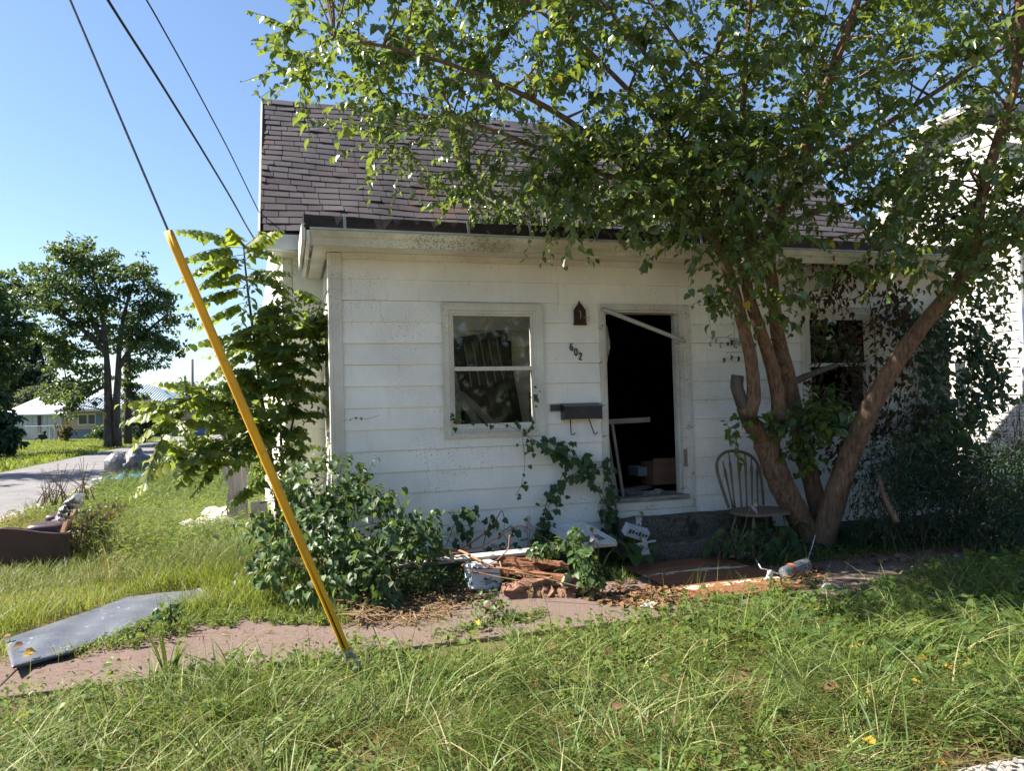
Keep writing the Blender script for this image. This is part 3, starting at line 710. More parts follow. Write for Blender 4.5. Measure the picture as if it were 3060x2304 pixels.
for xa, xb in ((238, 262), (266, 286), (412, 432)):
    a0, a1 = (xa-205)*s_, (xb-205)*s_
    m_ = MB(); hbox(m_, a0-.08, a0, -.09, -.045, 1.1, 2.0); hbox(m_, a1, a1+.08, -.09, -.045, 1.1, 2.0); hbox(m_, a0, a1, -.09, -.045, 1.1, 1.18); hbox(m_, a0, a1, -.09, -.045, 1.92, 2.0)
    w = m_.obj('window', TRIM, hb); m_ = hbox(MB(), a0, a1, -.07, -.05, 1.18, 1.92); m_.obj('pane', M('dark far pane', (.02, .025, .03), None, 3, .2, .5), w)
m_ = hbox(MB(), (288-205)*s_, (306-205)*s_, -.10, -.045, 1.1, 2.0); m_.obj('shutter', M('slate blue shutter', (.16, .22, .28)), hb)
m_ = hbox(MB(), (360-205)*s_, (380-205)*s_, -.10, -.045, .2, 2.1); m_.obj('door', M('white far door', (.6, .6, .58)), hb)
RM = M('blue grey ribbed roof metal', (.34, .42, .52), (.28, .36, .46), 2, .38, .5, .35, bstr=0)
ov = .7; rzh = 4.35; ra0, ra1 = 4.2, W_-3.6
P4 = [hp(-ov, -ov, eh), hp(W_+ov, -ov, eh), hp(W_+ov, 7+ov, eh), hp(-ov, 7+ov, eh), hp(ra0, 3.5, rzh), hp(ra1, 3.5, rzh)]
m_ = MB(); m_.add(P4+[p-np.array([0, 0, .12]) for p in P4[:4]], [(0, 1, 5, 4), (1, 2, 5), (2, 3, 4, 5), (3, 0, 4), (9, 8, 7, 6), (0, 6, 7, 1), (1, 7, 8, 2), (3, 9, 6, 0)])
rf = m_.obj('roof', RM, hb)
for i in range(40):
    a = -ov+.12+i*(W_+2*ov-.24)/39; t = 1.0
    if a < ra0: t = (a+ov)/(ra0+ov)
    if a > ra1: t = (W_+ov-a)/(W_+ov-ra1)
    p0 = hp(a, -ov, eh+.02); p1 = hp(a, -ov+(3.5+ov)*t, eh+(rzh-eh)*t+.02)
    m_ = MB(); m_.beam(p0, p1, .10, .09); m_.obj('rib', M('pale roof rib', (.50, .56, .62), (.42, .48, .55), 2, .4, .5, .3, bstr=0), rf)
m_ = hbox(MB(), -ov-.02, W_+ov+.02, -ov-.06, -ov-.01, eh-.16, eh+.0); m_.obj('fascia', M('cream fascia', (.6, .55, .45)), hb)

# ---- pale shed left of it, and a small white building right
def shed(name, label, px0, px1, base, ez, roofz, z, mats, ribs=0, corner=None):
    t = thing(name, label, 'shed', tuple(onZ((px0+px1)/2, base)))
    a = atz(px0, base, z); b_ = atz(px1, base, z); a[2] = b_[2] = 0
    u = nrm(b_-a); v = np.array([-u[1], u[0], 0]); w_ = np.linalg.norm(b_-a)
    g = lambda s, d, h: a+u*s+v*d+np.array([0, 0, h])
    def bxx(m2, s0, s1, d0, d1, h0, h1):
        return m2.add([g(s, d, h) for h in (h0, h1) for s, d in ((s0, d0), (s1, d0), (s1, d1), (s0, d1))], [(3, 2, 1, 0), (4, 5, 6, 7), (0, 1, 5, 4), (1, 2, 6, 5), (2, 3, 7, 6), (3, 0, 4, 7)])
    bxx(MB(), 0, w_, 0, 6, -.1, ez).obj('wall', mats[0], t)
    n_ = 12
    for i in range(n_): bxx(MB(), i*w_/n_+.02, (i+1)*w_/n_-.02, -.03, -.004, .05, ez-.06).obj('wall_panel', mats[0], t)
    m2 = MB(); R_ = [g(-.3, -.35, ez), g(w_+.3, -.35, ez), g(w_+.3, 6.3, roofz), g(-.3, 6.3, roofz)]
    m2.add(R_+[p-np.array([0, 0, .12]) for p in R_], [(0, 1, 2, 3), (7, 6, 5, 4), (0, 4, 5, 1), (1, 5, 6, 2), (2, 6, 7, 3), (3, 7, 4, 0)]); m2.obj('roof', mats[1], t)
    if corner is not None:
        m2 = MB(); bxx(m2, corner*w_-.12, corner*w_+.12, -.09, -.035, 0, ez-.05); m2.obj('corner_post', M('dark corner trim', (.05, .055, .07)), t)
        m2 = MB(); bxx(m2, corner*w_+3.0, corner*w_+3.5, -.07, -.035, .9, 1.9); m2.obj('narrow_window', M('dark narrow window', (.04, .05, .07)), t)
    return t
shed('metal_shed', 'distant pale grey metal shed with light sloping roof at the far left', 12, 186, 1314, 2.1, 4.0, 61, (M('pale grey shed metal', (.44, .45, .46), (.38, .39, .41), 2, .6), M('light roof sheet', (.62, .64, .68), (.55, .57, .60), 2, .5)), corner=.62)
shed('garage', 'small distant garage with pale blue roof right of the ranch house', 528, 610, 1306, 1.9, 3.3, 66, (M('tan garage wall', (.46, .38, .29), (.40, .33, .25), 2, .7), M('pale blue roof sheet', (.42, .54, .68), (.36, .48, .60), 2, .5)))
# chain link by the shed
cf = thing('chain_link_fence', 'low grey chain link fence in front of the distant pale shed', 'fence', tuple(onZ(100, 1316)))
WIRE = M('grey galvanised wire', (.42, .43, .43), (.32, .33, .33), 8, .5, .5, .6, bstr=0)
a, b_ = onZ(72, 1317), onZ(165, 1316); n_ = 6
for i in range(n_+1):
    p = a+(b_-a)*i/n_; m_ = MB(); m_.tube([p, p+np.array([0, 0, 1.15])], .03, 5); m_.obj('post', WIRE, cf)
m_ = MB(); m_.tube([a+np.array([0, 0, 1.13]), b_+np.array([0, 0, 1.13])], .022, 4)
m_.obj('top_rail', WIRE, cf)
m_ = MB()
L_ = np.linalg.norm(b_-a); u = nrm(b_-a)
for i in range(int(L_/.25)):
    for sgn in (1, -1):
        s0 = i*.25+(1.1 if sgn < 0 else 0); s1 = s0+sgn*1.1
        if 0 <= s0 <= L_ and 0 <= s1 <= L_: m_.tube([a+u*s0+[0, 0, .02], a+u*s1+[0, 0, 1.12]], .006, 3, cap=False)
o = m_.obj('mesh_wire', WIRE, cf); o['kind'] = 'stuff'
p = onZ(125, 1322); lo = thing('garden_ornament', 'small dark bird shaped ornament on the far lawn', 'ornament', tuple(p))
m_ = MB(); m_.lump(p+[0, 0, .42], (.30, .2, .22), 3, 6); m_.lump(p+[.16, 0, .72], (.13, .12, .14), 4, 5); m_.beam(p+[-.45, 0, .20], p+[-.1, 0, .4], .16, .06); m_.obj('body', M('dark ornament iron', (.035, .04, .045)), lo, smooth=True)
m_ = MB(); m_.tube([p, p+[0, 0, .3]], .035, 5); m_.obj('leg', M('dark ornament iron', (.035, .04, .045)), lo)
# ---- wire fence on the right, before the neighbour
wf = thing('wire_fence', 'rusty woven wire garden fence among weeds below the white neighbour house', 'fence', (9.6, 8.5, 0))
RUSTW = M('rusty fence wire', (.10, .075, .06), (.06, .05, .045), 10, .8, .3, .3, bstr=0)
fa, fb = np.array([7.9, 9.3, 0]), np.array([11.6, 6.6, 0]); L_ = np.linalg.norm(fb-fa); u = (fb-fa)/L_
for i in range(4):
    p = fa+u*L_*i/3; m_ = MB(); m_.tube([p, p+np.array([.02, 0, 1.42])], .025, 6); m_.obj('post', RUSTW, wf)
for k, z in enumerate(np.linspace(.15, 1.36, 11)):
    m_ = MB(); m_.tube([fa+u*s*L_+np.array([0, 0, z+.012*math.sin(s*9+k)]) for s in np.linspace(0, 1, 12)], .004, 3, cap=False); m_.obj('wire', RUSTW, wf)
m_ = MB()
for s in np.arange(.1, L_, .13): m_.tube([fa+u*s+[0, 0, .12], fa+u*s+[0, .01, 1.37]], .0035, 3, cap=False)
o = m_.obj('stay_wires', RUSTW, wf, kind='stuff')

# ------------------------------------------------------------------ wires overhead and the yellow guard
ANCH = onZ(1085, 2036)
gtop, gbot = atz(503, 690, 4.02), atz(1036, 1946, 4.28)
gw = thing('guy_wire', 'utility guy wire in a tall yellow plastic guard anchored by the walk', 'guy wire', tuple(ANCH))
gd = nrm(gtop-gbot)
STEEL = M('dark weathered steel strand', (.16, .17, .19), (.09, .10, .11), 40, .55, .5, .6)
m_ = MB(); m_.tube([gbot-gd*.05, gtop, gtop+gd*9], .0065, 8); m_.obj('wire', STEEL, gw, smooth=True)
YEL = M('sun faded yellow plastic', (.74, .36, .010), (.62, .30, .014), 2.2, .5, .35, bstr=.15, bscale=30, c3=(.34, .20, .05), s3=16, t3=.63)
# the guard is a split half-round channel that narrows towards the eye
side = nrm(np.cross(gd, cF)); fr = nrm(np.cross(side, gd))
if fr @ (cO-gbot) < 0: fr = -fr
K = 26; ns = 11; vs = []; fs = []
Lg = np.linalg.norm(gtop-gbot)
for i in range(K+1):
    t = i/K; c = gbot+gd*Lg*t; r = .0235+.0025*math.sin(t*3); op = 1.15*max(0, 1-t/.27)     # opening of the slit
    for j in range(ns):
        a = math.radians(-90+op*14)+ (math.radians(360-op*28))*(j/(ns-1))
        vs.append(c+side*math.cos(a+math.pi)*r*1.0+fr*math.sin(a+math.pi)*r*.8)
for i in range(K):
    for j in range(ns-1): q_ = i*ns+j; fs.append((q_, q_+1, q_+ns+1, q_+ns))
m_ = MB(); m_.add(vs, fs); g_ = m_.obj('guard', YEL, gw, smooth=True); sd_ = g_.modifiers.new('thick', 'SOLIDIFY'); sd_.thickness = .003
m_ = MB(); c = gbot+gd*.02; e = ANCH-gd*.0
ad = nrm(ANCH-gbot); dist = np.linalg.norm(ANCH-gbot)
m_.tube([gbot+ad*dist*.62, gbot+ad*dist*.8, ANCH+ad*.18], [.017, .015, .014], 8)
GREYM = M('grey galvanised anchor', (.26, .27, .28), (.17, .18, .19), 25, .6, .5, .5)
m_.obj('anchor_rod', GREYM, gw, smooth=True)
loop_ = []
for a in np.linspace(0, 2*math.pi, 17): loop_.append(gbot+ad*(dist*.36)+side*math.sin(a)*.024+ad*(-math.cos(a))*.060)
m_ = MB(); m_.tube(loop_, .012, 7, cap=False); m_.lump(gbot+ad*dist*.60, (.028, .024, .03), 2, 6); m_.obj('anchor_eye', GREYM, gw, smooth=True)
m_ = MB(); m_.lump(gbot+ad*dist*.06-side*.0, (.02, .018, .026), 5, 6); m_.obj('wire_clamp', M('shiny clamp', (.5, .5, .5), (.35, .35, .35), 9, .35, .5, .8), gw, smooth=True)
CAB = M('black cable sheath', (.03, .032, .036), (.02, .02, .022), 8, .6, .4, bstr=0)
def cable(name, label, pxs, r):
    p = np.array([atz(*q) for q in pxs]); ts = np.linspace(0, len(p)-1, 40); q = np.stack([np.interp(ts, range(len(p)), p[:, i]) for i in range(3)], 1)
    for _ in range(4): q[1:-1] = (q[:-2]+2*q[1:-1]+q[2:])/4
    m_ = MB(); m_.tube(q, r, 6); o = m_.obj(name, CAB, None, smooth=True, loc=q[-1]); return tag(o, label, 'cable')
cable('service_cable', 'sagging black overhead cable between the guy wire and the roof corner', [(120, -340, 3.6), (322, 0, 4.3), (470, 230, 5.1), (600, 440, 6.1), (690, 590, 7.2), (745, 690, 8.0), (800, 775, 8.45)], .0085)
cable('telephone_line', 'straight thin dark overhead line nearest the roof', [(230, -330, 4.4), (440, 0, 5.0), (560, 215, 5.7), (680, 440, 6.9), (772, 630, 8.05)], .0058)
# ------------------------------------------------------------------ things on the front wall
IRON = M('black cast iron', (.018, .018, .020), (.03, .028, .027), 12, .5, .5, .2)
hn = thing('house_number', 'three slanting black digits 602 on the wall beside the door', 'house number', tuple(onY(1720, 1052, D-.02)))
def arc(cx, cz, rx, rz, a0, a1, n=10): return [(cx+rx*math.cos(math.radians(a)), cz+rz*math.sin(math.radians(a))) for a in np.linspace(a0, a1, n)]
for ch, px, py in ((0, 1708.5, 1037.5), (1, 1721.5, 1052), (2, 1734.7, 1065)):
    c = onY(px, py, D-.030); w_, h_ = .0145, .034
    strokes = (arc(.001, .024, .0125, .011, 60, 180, 7)+arc(0, -.012, w_, .020, 180, 540, 18)) if ch == 0 else arc(0, 0, w_, h_, 0, 360, 24) if ch == 1 else arc(-.001, .019, .0135, .014, 165, -35, 12)+[(-.014, -h_+.002), (-.010, -h_+.001), (.016, -h_+.001)]
    m_ = MB(); m_.tube([(c[0]+x, c[1]+.0004*k, c[2]+z) for k, (x, z) in enumerate(strokes)], .0068, 6, cap=True); m_.obj('digit', IRON, hn)
# wall mailbox
MBX = M('black enamel mailbox', (.022, .021, .030), (.032, .030, .038), 7, .38, .5, .2, bstr=.05)
xa, xb = onY(1684, 1230, D-.1)[0], onY(1796, 1230, D-.1)[0]; za_, zb_ = onY(1740, 1206, D-.1)[2], onY(1740, 1252, D-.1)[2]
mb = thing('mailbox', 'black wall mounted mailbox with two newspaper hooks beside the doorway', 'mailbox', ((xa+xb)/2, D-.05, zb_))
m_ = MB(); m_.prism([(D-.022, zb_), (D-.125, zb_), (D-.125, za_-.035), (D-.022, za_-.012)], 0, xa, xb); m_.obj('body', MBX, mb, bevel=.006)
m_ = MB(); vs = []; fs = []
for i, x in enumerate(np.linspace(xa-.004, xb+.004, 13)):
    t = i/12; dip = .030*(1-(2*t-1)**2)
    vs += [(x, D-.024, za_+.004), (x, D-.136, za_-.026), (x, D-.136, za_-.040-dip), (x, D-.131, za_-.040-dip), (x, D-.129, za_-.032), (x, D-.024, za_-.004)]
    if i:
        for j in range(6): a = (i-1)*6+j; c = (i-1)*6+(j+1) % 6; fs.append((a, c, c+6, a+6))
m_.add(vs, fs+[(0, 1, 2, 3, 4, 5), tuple(12*6+j for j in range(5, -1, -1))]); m_.obj('lid', MBX, mb)
m_ = MB(); xm = (xa+xb)/2; m_.bx(xm-.045, xm+.045, D-.1295, D-.1255, zb_+.072, zb_+.078); m_.obj('slot', M('worn slot edge', (.10, .10, .11)), mb)
for t0, lean in ((.22, .004), (.72, .045)):
    x = xa+(xb-xa)*t0; z = zb_
    pts = [(x, D-.05, z+.003), (x+lean*.5, D-.05, z-.07), (x+lean, D-.052, z-.135)]+[(x+lean+.02-.02*math.cos(a), D-.055, z-.140-.018*math.sin(a)) for a in np.linspace(.3, 3.4, 8)]
    m_ = MB(); m_.tube(pts, .0055, 6); m_.obj('hook', IRON, mb, smooth=True)
pa = onY(1647, 1219, D-.03); 
o = MB().bx(pa[0]-.005, xa-.004, D-.036, D-.018, zb_+.085, zb_+.150).obj('wall_plate', M('dark grey slate plate', (.075, .075, .07), (.05, .05, .05), 12, .7, .3), None, loc=(pa[0], D-.03, zb_+.1)); tag(o, 'short dark grey plate on the wall touching the left of the mailbox', 'plate')
# rusty lantern ornament
c = onY(1732, 945, D-.03); RUST = M('brown rusted tin', (.075, .035, .026), (.045, .024, .02), 14, .75, .3, .3, bstr=.4)
lt = thing('lantern_ornament', 'brown rusted tin lantern shaped ornament hanging on the wall', 'ornament', tuple(c))
sx = (onY(1748, 945, D-.03)[0]-c[0]); zt_, zs_, zb2 = onY(1732, 909, D-.03)[2], onY(1732, 927, D-.03)[2], onY(1732, 968, D-.03)[2]
m_ = MB(); m_.prism([(c[0]-sx, zb2), (c[0]+sx, zb2), (c[0]+sx, zs_), (c[0]+.012, zt_), (c[0]-.012, zt_), (c[0]-sx, zs_)], 1, D-.050, D-.022); m_.obj('body', RUST, lt, bevel=.003)
m_ = MB(); m_.bx(c[0]-sx-.008, c[0]+sx+.008, D-.062, D-.02, zb2-.012, zb2+.004); m_.obj('base', RUST, lt)
m_ = MB(); m_.bx(c[0]-.008, c[0]+.008, D-.034, D-.022, zt_, zt_+.03); m_.obj('hanger', RUST, lt)
m_ = MB(); q = onY(1757, 952, D-.05); m_.tube([(c[0]+sx*.6, D-.052, q[2]+.01), (c[0]+sx+.02, D-.054, q[2]+.01), (q[0]+.01, D-.054, q[2]+.015)], .003, 5); m_.tube([(q[0]+.018*math.cos(a), D-.055, q[2]-.005+.018*math.sin(a)) for a in np.linspace(0, 6.0, 12)], .003, 5); m_.tube([(c[0]+.0, D-.052, zb2+.05), (c[0]+.006, D-.055, zb2+.1), (c[0]-.008, D-.054, zb2+.14)], .004, 5)
m_.obj('twig_hook', M('pale twisted wire', (.34, .32, .28)), lt)
# hanging rusty ironwork right of the door
def iron_row(label, px0, px1, py, n, seed, wire=None, arcs=True):
    r_ = np.random.default_rng(seed); p0, p1 = onY(px0, py, D-.035), onY(px1, py, D-.035)
    t = thing('iron_ornament', label, 'ornament', tuple((p0+p1)/2))
    for i in range(n):
        p = p0+(p1-p0)*(i+.5)/n; s = r_.uniform(.018, .036); p = p+[r_.normal()*.008, 0, r_.normal()*.012]; a0 = r_.uniform(0, 3); kind = r_.integers(0, 3); m_ = MB()
        if kind == 0: m_.tube([p+np.array([s*.7*math.cos(a), -.006, s*math.sin(a)]) for a in np.linspace(a0, a0+r_.uniform(2.4, 4.3), 9)], r_.uniform(.003, .007), 5)
        elif kind == 1: m_.tube([p+[-s*.4, 0, s], p+[-.004, -.01, 0], p+[s*.3, 0, -s*.9]], [.005, .010, .004], 5); m_.tube([p+[s*.4, -.004, s*.9], p+[.0, -.012, 0], p+[-s*.4, 0, -s]], [.006, .009, .006], 5)
        else: m_.tube([p+[0, 0, s*1.1], p+[.012, -.012, s*.2], p+[-.008, -.01, -s*.5], p+[.01, 0, -s]], [.006, .012, .009, .005], 5)
        m_.obj('hook', M('rusted black iron', (.05, .035, .028), (.025, .022, .02), 30, .75, .4, .4), t, smooth=True)
    if wire:
        m_ = MB(); q = [onY(x, y, D-.03) for x, y in wire]; m_.tube(q, .0032, 5); m_.obj('wire', M('pale twisted wire', (.42, .40, .36)), t)
iron_row('long row of small twisted rusty hooks on the wall right of the door', 2122, 2262, 1030, 10, 3, [(2120, 1009), (2170, 1008), (2215, 1014), (2258, 1028)])
iron_row('short lower row of three black iron curls under the long hook row', 2156, 2215, 1072, 3, 8, [(2170, 1053), (2215, 1053), (2258, 1050)])
iron_row('three dark iron curls between the tree trunk and the right window', 2349, 2398, 970, 3, 17)
# the loose metal closer bar slung across the doorway
a, b_ = onY(1802, 924, D-.06), onY(2046, 1020, D-.06); d_ = nrm(b_-a)
t = thing('closer_bar', 'loose white metal bar slanting across the top of the doorway', 'bar', tuple(a))
m_ = MB(); m_.tube([a, a+(b_-a)*.03, a+(b_-a)*.97, b_], [.010, .024, .022, .010], 8); m_.obj('tube', M('grimy white aluminium', (.52, .51, .48), (.38, .37, .34), 9, .5, .4, .2), t)
m_ = MB(); m_.lump(a+[-.0, .006, .0], (.026, .018, .018), 3, 6); m_.lump(b_+[0, .012, 0], (.018, .02, .018), 5, 6); m_.obj('end_bracket', GALV, t)
# pale rag hanging inside the left jamb
p = onY(1811, 1028, D+.16); m_ = MB(); m_.lump(p, (.035, .03, .17), 9, 9, .5); o = m_.obj('rag', M('grey white rag', (.42, .42, .42)), None, smooth=True, loc=p); tag(o, 'pale rag hanging inside the left door jamb', 'rag')
# ------------------------------------------------------------------ things inside the doorway
FZ = .535
DIMW = M('dim old wood', (.30, .25, .22), (.18, .15, .13), 4, .85, .2, stretch=(1, 10, 10))
a = np.array([3.52, 7.75, FZ]); t = thing('salvaged_frame', 'dark wooden frame leaning inside the open doorway', 'frame', tuple(a))
def lean(x, z): return np.array([3.45+x, 7.55+z*.18, FZ+z])
for p, q, w_ in ((lean(.0, 0), lean(-.05, .86), .06), (lean(.09, 0), lean(.05, .80), .03), (lean(-.06, .83), lean(.52, .84), .055)):
    m_ = MB(); m_.beam(p, q, w_, .03, up=(0, 1, 0)); m_.obj('stile' if w_ != .055 else 'rail', M('pale dusty frame wood', (.40, .36, .31), (.26, .23, .20), 4, .85), t)
def carton(name, label, px0, px1, py0, py1, Y, dep, mt, flap=True):
    p0, p1 = onY(px0, py1, Y), onY(px1, py0, Y); t = thing(name, label, 'box', (p0[0], Y, p0[2]))
    z0 = max(p0[2], FZ+.002)
    m_ = MB(); m_.bx(p0[0], p1[0], Y, Y+.012, z0, p1[2]); m_.bx(p0[0], p1[0], Y+dep, Y+dep+.012, z0, p1[2]); m_.bx(p0[0], p0[0]+.012, Y+.012, Y+dep, z0, p1[2]); m_.bx(p1[0]-.012, p1[0], Y+.012, Y+dep, z0, p1[2]); m_.bx(p0[0]+.012, p1[0]-.012, Y+.012, Y+dep, z0, z0+.012)
    m_.obj('carton', mt, t)
    if flap: m_ = MB(); m_.beam((p0[0], Y-.006, p1[2]), (p1[0], Y-.006, p1[2]), .02, .10, up=(0, -.3, 1)); m_.obj('flap', mt, t)
    return t
carton('cardboard_box', 'reddish brown cardboard box on the floor inside the doorway', 1953, 2020, 1380, 1450, 7.75, .3, M('reddish cardboard', (.34, .17, .12), (.28, .14, .10), 4, .9))
carton('storage_bin', 'small pale bin left of the reddish box inside the doorway', 1908, 1948, 1394, 1424, 7.9, .25, M('pale blue plastic', (.30, .31, .38), (.24, .25, .31), 5, .6), False)
for i, (a, b_, lb) in enumerate(((onY(1860, 1432, 7.7), onY(2035, 1482, 7.40), 'long dark board lying across the floor inside the doorway'), (onY(1850, 1450, 7.6), onY(1940, 1448, 7.9), 'short dark board on the floor inside the doorway'))):
    a[2] = b_[2] = FZ+.03+.03*i; m_ = MB(); m_.beam(a, b_, .09, .04); o = m_.obj('loose_board', DIMW, None, loc=a); tag(o, lb, 'board')
p = np.array([3.9, 7.42, FZ+.03]); m_ = MB(); r_ = np.random.default_rng(8)
for k in range(9): m_.lump(p+[r_.uniform(-.14, .12), r_.uniform(-.06, .1), r_.uniform(-.01, .03)], (.05, .035, .022), 20+k, 5, .6)
o = m_.obj('crumpled_paper', M('grey crumpled paper', (.42, .40, .37), (.28, .26, .24), 20), None, loc=p); tag(o, 'crumpled pale paper just inside the doorway right corner', 'paper')
# fallen boards seen through the left window
for (x0, z0, x1, z1, y, lb) in ((1.72, 2.02, 2.25, 1.0, 8.2, 'pale plank leaning seen through the left window'), (1.95, 1.75, 2.5, 1.1, 8.35, 'dark stick leaning behind the pale plank in the left window')):
    m_ = MB(); m_.beam((x0, y+.2, z0), (x1, y-.3, z1), .085 if 'pale' in lb else .05, .03, up=(0, 1, 0)); o = m_.obj('leaning_plank', M('pale fallen plank', (.36, .33, .31), (.25, .23, .21), 4, .9) if 'pale' in lb else DIMW, None, loc=(x1, y, z1)); tag(o, lb, 'plank')
m_ = MB(); m_.bx(1.55, 3.3, 7.9, 8.45, FZ+.001, 1.16); o = m_.obj('old_bench', DIMW, None, loc=(2, 8.1, FZ)); tag(o, 'dark low bench top behind the left window', 'bench')
m_ = MB(); m_.bx(2.66, 2.78, 7.95, 8.1, 1.162, 1.72); o = m_.obj('dark_post', DIMW, None, loc=(2.7, 8, 1.16)); tag(o, 'short dark upright post standing behind the left window', 'post')

# ------------------------------------------------------------------ steps and the chair
CONC = M('dark stained aggregate concrete', (.17, .15, .125), (.06, .055, .045), 45, .95, .15, bstr=1.0, bscale=70, bdist=.02, c3=(.045, .05, .032), s3=5, t3=.55)
st = thing('concrete_steps', 'two dark stained concrete steps below the open doorway', 'steps', (3.9, 6.8, 0))
def rough_block(m_, x0, x1, y0, y1, z0, z1, seed, amp=.012):
    r_ = np.random.default_rng(seed); nx, ny = 14, 5; vs = []; fs = []
    def rowpts(y, z): return [(x0+(x1-x0)*i/nx, y+amp*r_.normal()*.6, z+amp*r_.normal()*.6) for i in range(nx+1)]
    rows = [rowpts(y0, z0), rowpts(y0-.0, (z0+z1)/2), rowpts(y0+.012, z1-.015), rowpts(y0+.03, z1), rowpts((y0+y1)/2, z1), rowpts(y1, z1), rowpts(y1, z0)]
    for r in rows: vs += r
    for j in range(len(rows)-1):
        for i in range(nx): a = j*(nx+1)+i; fs.append((a, a+1, a+nx+2, a+nx+1))
    for e in (0, nx): 
        f = tuple(j*(nx+1)+e for j in range(len(rows))); fs.append(f if e else f[::-1])
    return m_.add(vs, fs)
rough_block(MB(), 3.18, 4.95, 6.86, 7.05, .0, .395, 1).obj('step', CONC, st)
rough_block(MB(), 3.25, 4.90, 6.55, 6.85, -.05, .20, 2).obj('step', CONC, st)
CHW = M('weathered grey brown chair wood', (.20, .15, .115), (.115, .088, .07), 6, .75, .3, stretch=(9, 9, 1.5), bstr=.4)
ch = thing('windsor_chair', 'weathered wooden spindle back chair against the wall by the steps', 'chair', (4.95, 6.72, 0))
def cp(px, py, Y): return onY(px, py, Y)
YB = 6.78
bow = [(2178, 1518), (2160, 1465), (2144, 1415), (2140, 1385), (2150, 1362), (2172, 1348), (2205, 1347), (2240, 1358), (2262, 1380), (2272, 1410), (2278, 1460), (2281, 1510)]
pb = np.array([cp(x, y, YB+.08*(1518-y)/170) for x, y in bow]); ts = np.linspace(0, len(pb)-1, 40); pb = np.stack([np.interp(ts, range(len(pb)), pb[:, i]) for i in range(3)], 1)
for _ in range(3): pb[1:-1] = (pb[:-2]+2*pb[1:-1]+pb[2:])/4
m_ = MB(); m_.tube(pb, .016, 8); m_.obj('back_bow', CHW, ch, smooth=True)
for (xt, yt, xb_, yb_) in ((2160, 1378, 2190, 1518), (2178, 1353, 2196, 1518), (2204, 1350, 2216, 1516), (2226, 1354, 2232, 1515), (2245, 1366, 2248, 1514), (2262, 1384, 2264, 1513)):
    p, q = cp(xt, yt, YB+.075), cp(xb_, yb_, YB+.005); m_ = MB()
    m_.tube([p, p+(q-p)*.14, p+(q-p)*.22, p+(q-p)*.4, p+(q-p)*.75, q], [.006, .009, .017, .012, .009, .011], 6); m_.obj('spindle', CHW, ch, smooth=True)
m_ = MB(); s0 = cp(2170, 1522, YB); s1 = cp(2300, 1518, YB); zc = s0[2]-.01; cx_ = (s0[0]+s1[0])/2; w_ = (s1[0]-s0[0])/2+.02
ring_ = [(cx_+w_*math.copysign(abs(math.cos(a))**.7, math.cos(a)), YB-.20+.24*math.copysign(abs(math.sin(a))**.7, math.sin(a))) for a in np.linspace(0, 2*math.pi, 28, endpoint=False)]
m_.prism([(x, y) for x, y in ring_], 2, zc-.022, zc+.012); m_.obj('seat', CHW, ch, bevel=.008)
for sx_, sy_ in ((-1, -1), (1, -1), (-1, 1), (1, 1)):
    top_ = np.array([cx_+sx_*w_*.6, YB-.20+sy_*.14, zc-.02]); bot = np.array([cx_+sx_*w_*.92, YB-.20+sy_*.23, -.01]); m_ = MB()
    m_.tube([top_, top_+(bot-top_)*.3, top_+(bot-top_)*.42, top_+(bot-top_)*.55, top_+(bot-top_)*.6, bot], [.012, .019, .022, .014, .018, .011], 8); m_.obj('leg', CHW, ch, smooth=True)
for sx_ in (-1, 1):
    m_ = MB(); m_.tube([(cx_+sx_*w_*.78, YB-.39, zc*.45), (cx_+sx_*w_*.78, YB-.2, zc*.45), (cx_+sx_*w_*.78, YB-.01, zc*.45)], [.008, .014, .008], 6); m_.obj('stretcher', CHW, ch, smooth=True)
m_ = MB(); m_.tube([(cx_-w_*.78, YB-.2, zc*.45), (cx_, YB-.2, zc*.45), (cx_+w_*.78, YB-.2, zc*.45)], [.008, .014, .008], 6); m_.obj('stretcher', CHW, ch, smooth=True)

def smooth_pts(p, n=7):
    p = np.array(p, float); ts = np.linspace(0, len(p)-1, n); return np.stack([np.interp(ts, range(len(p)), p[:, i]) for i in range(3)], 1)
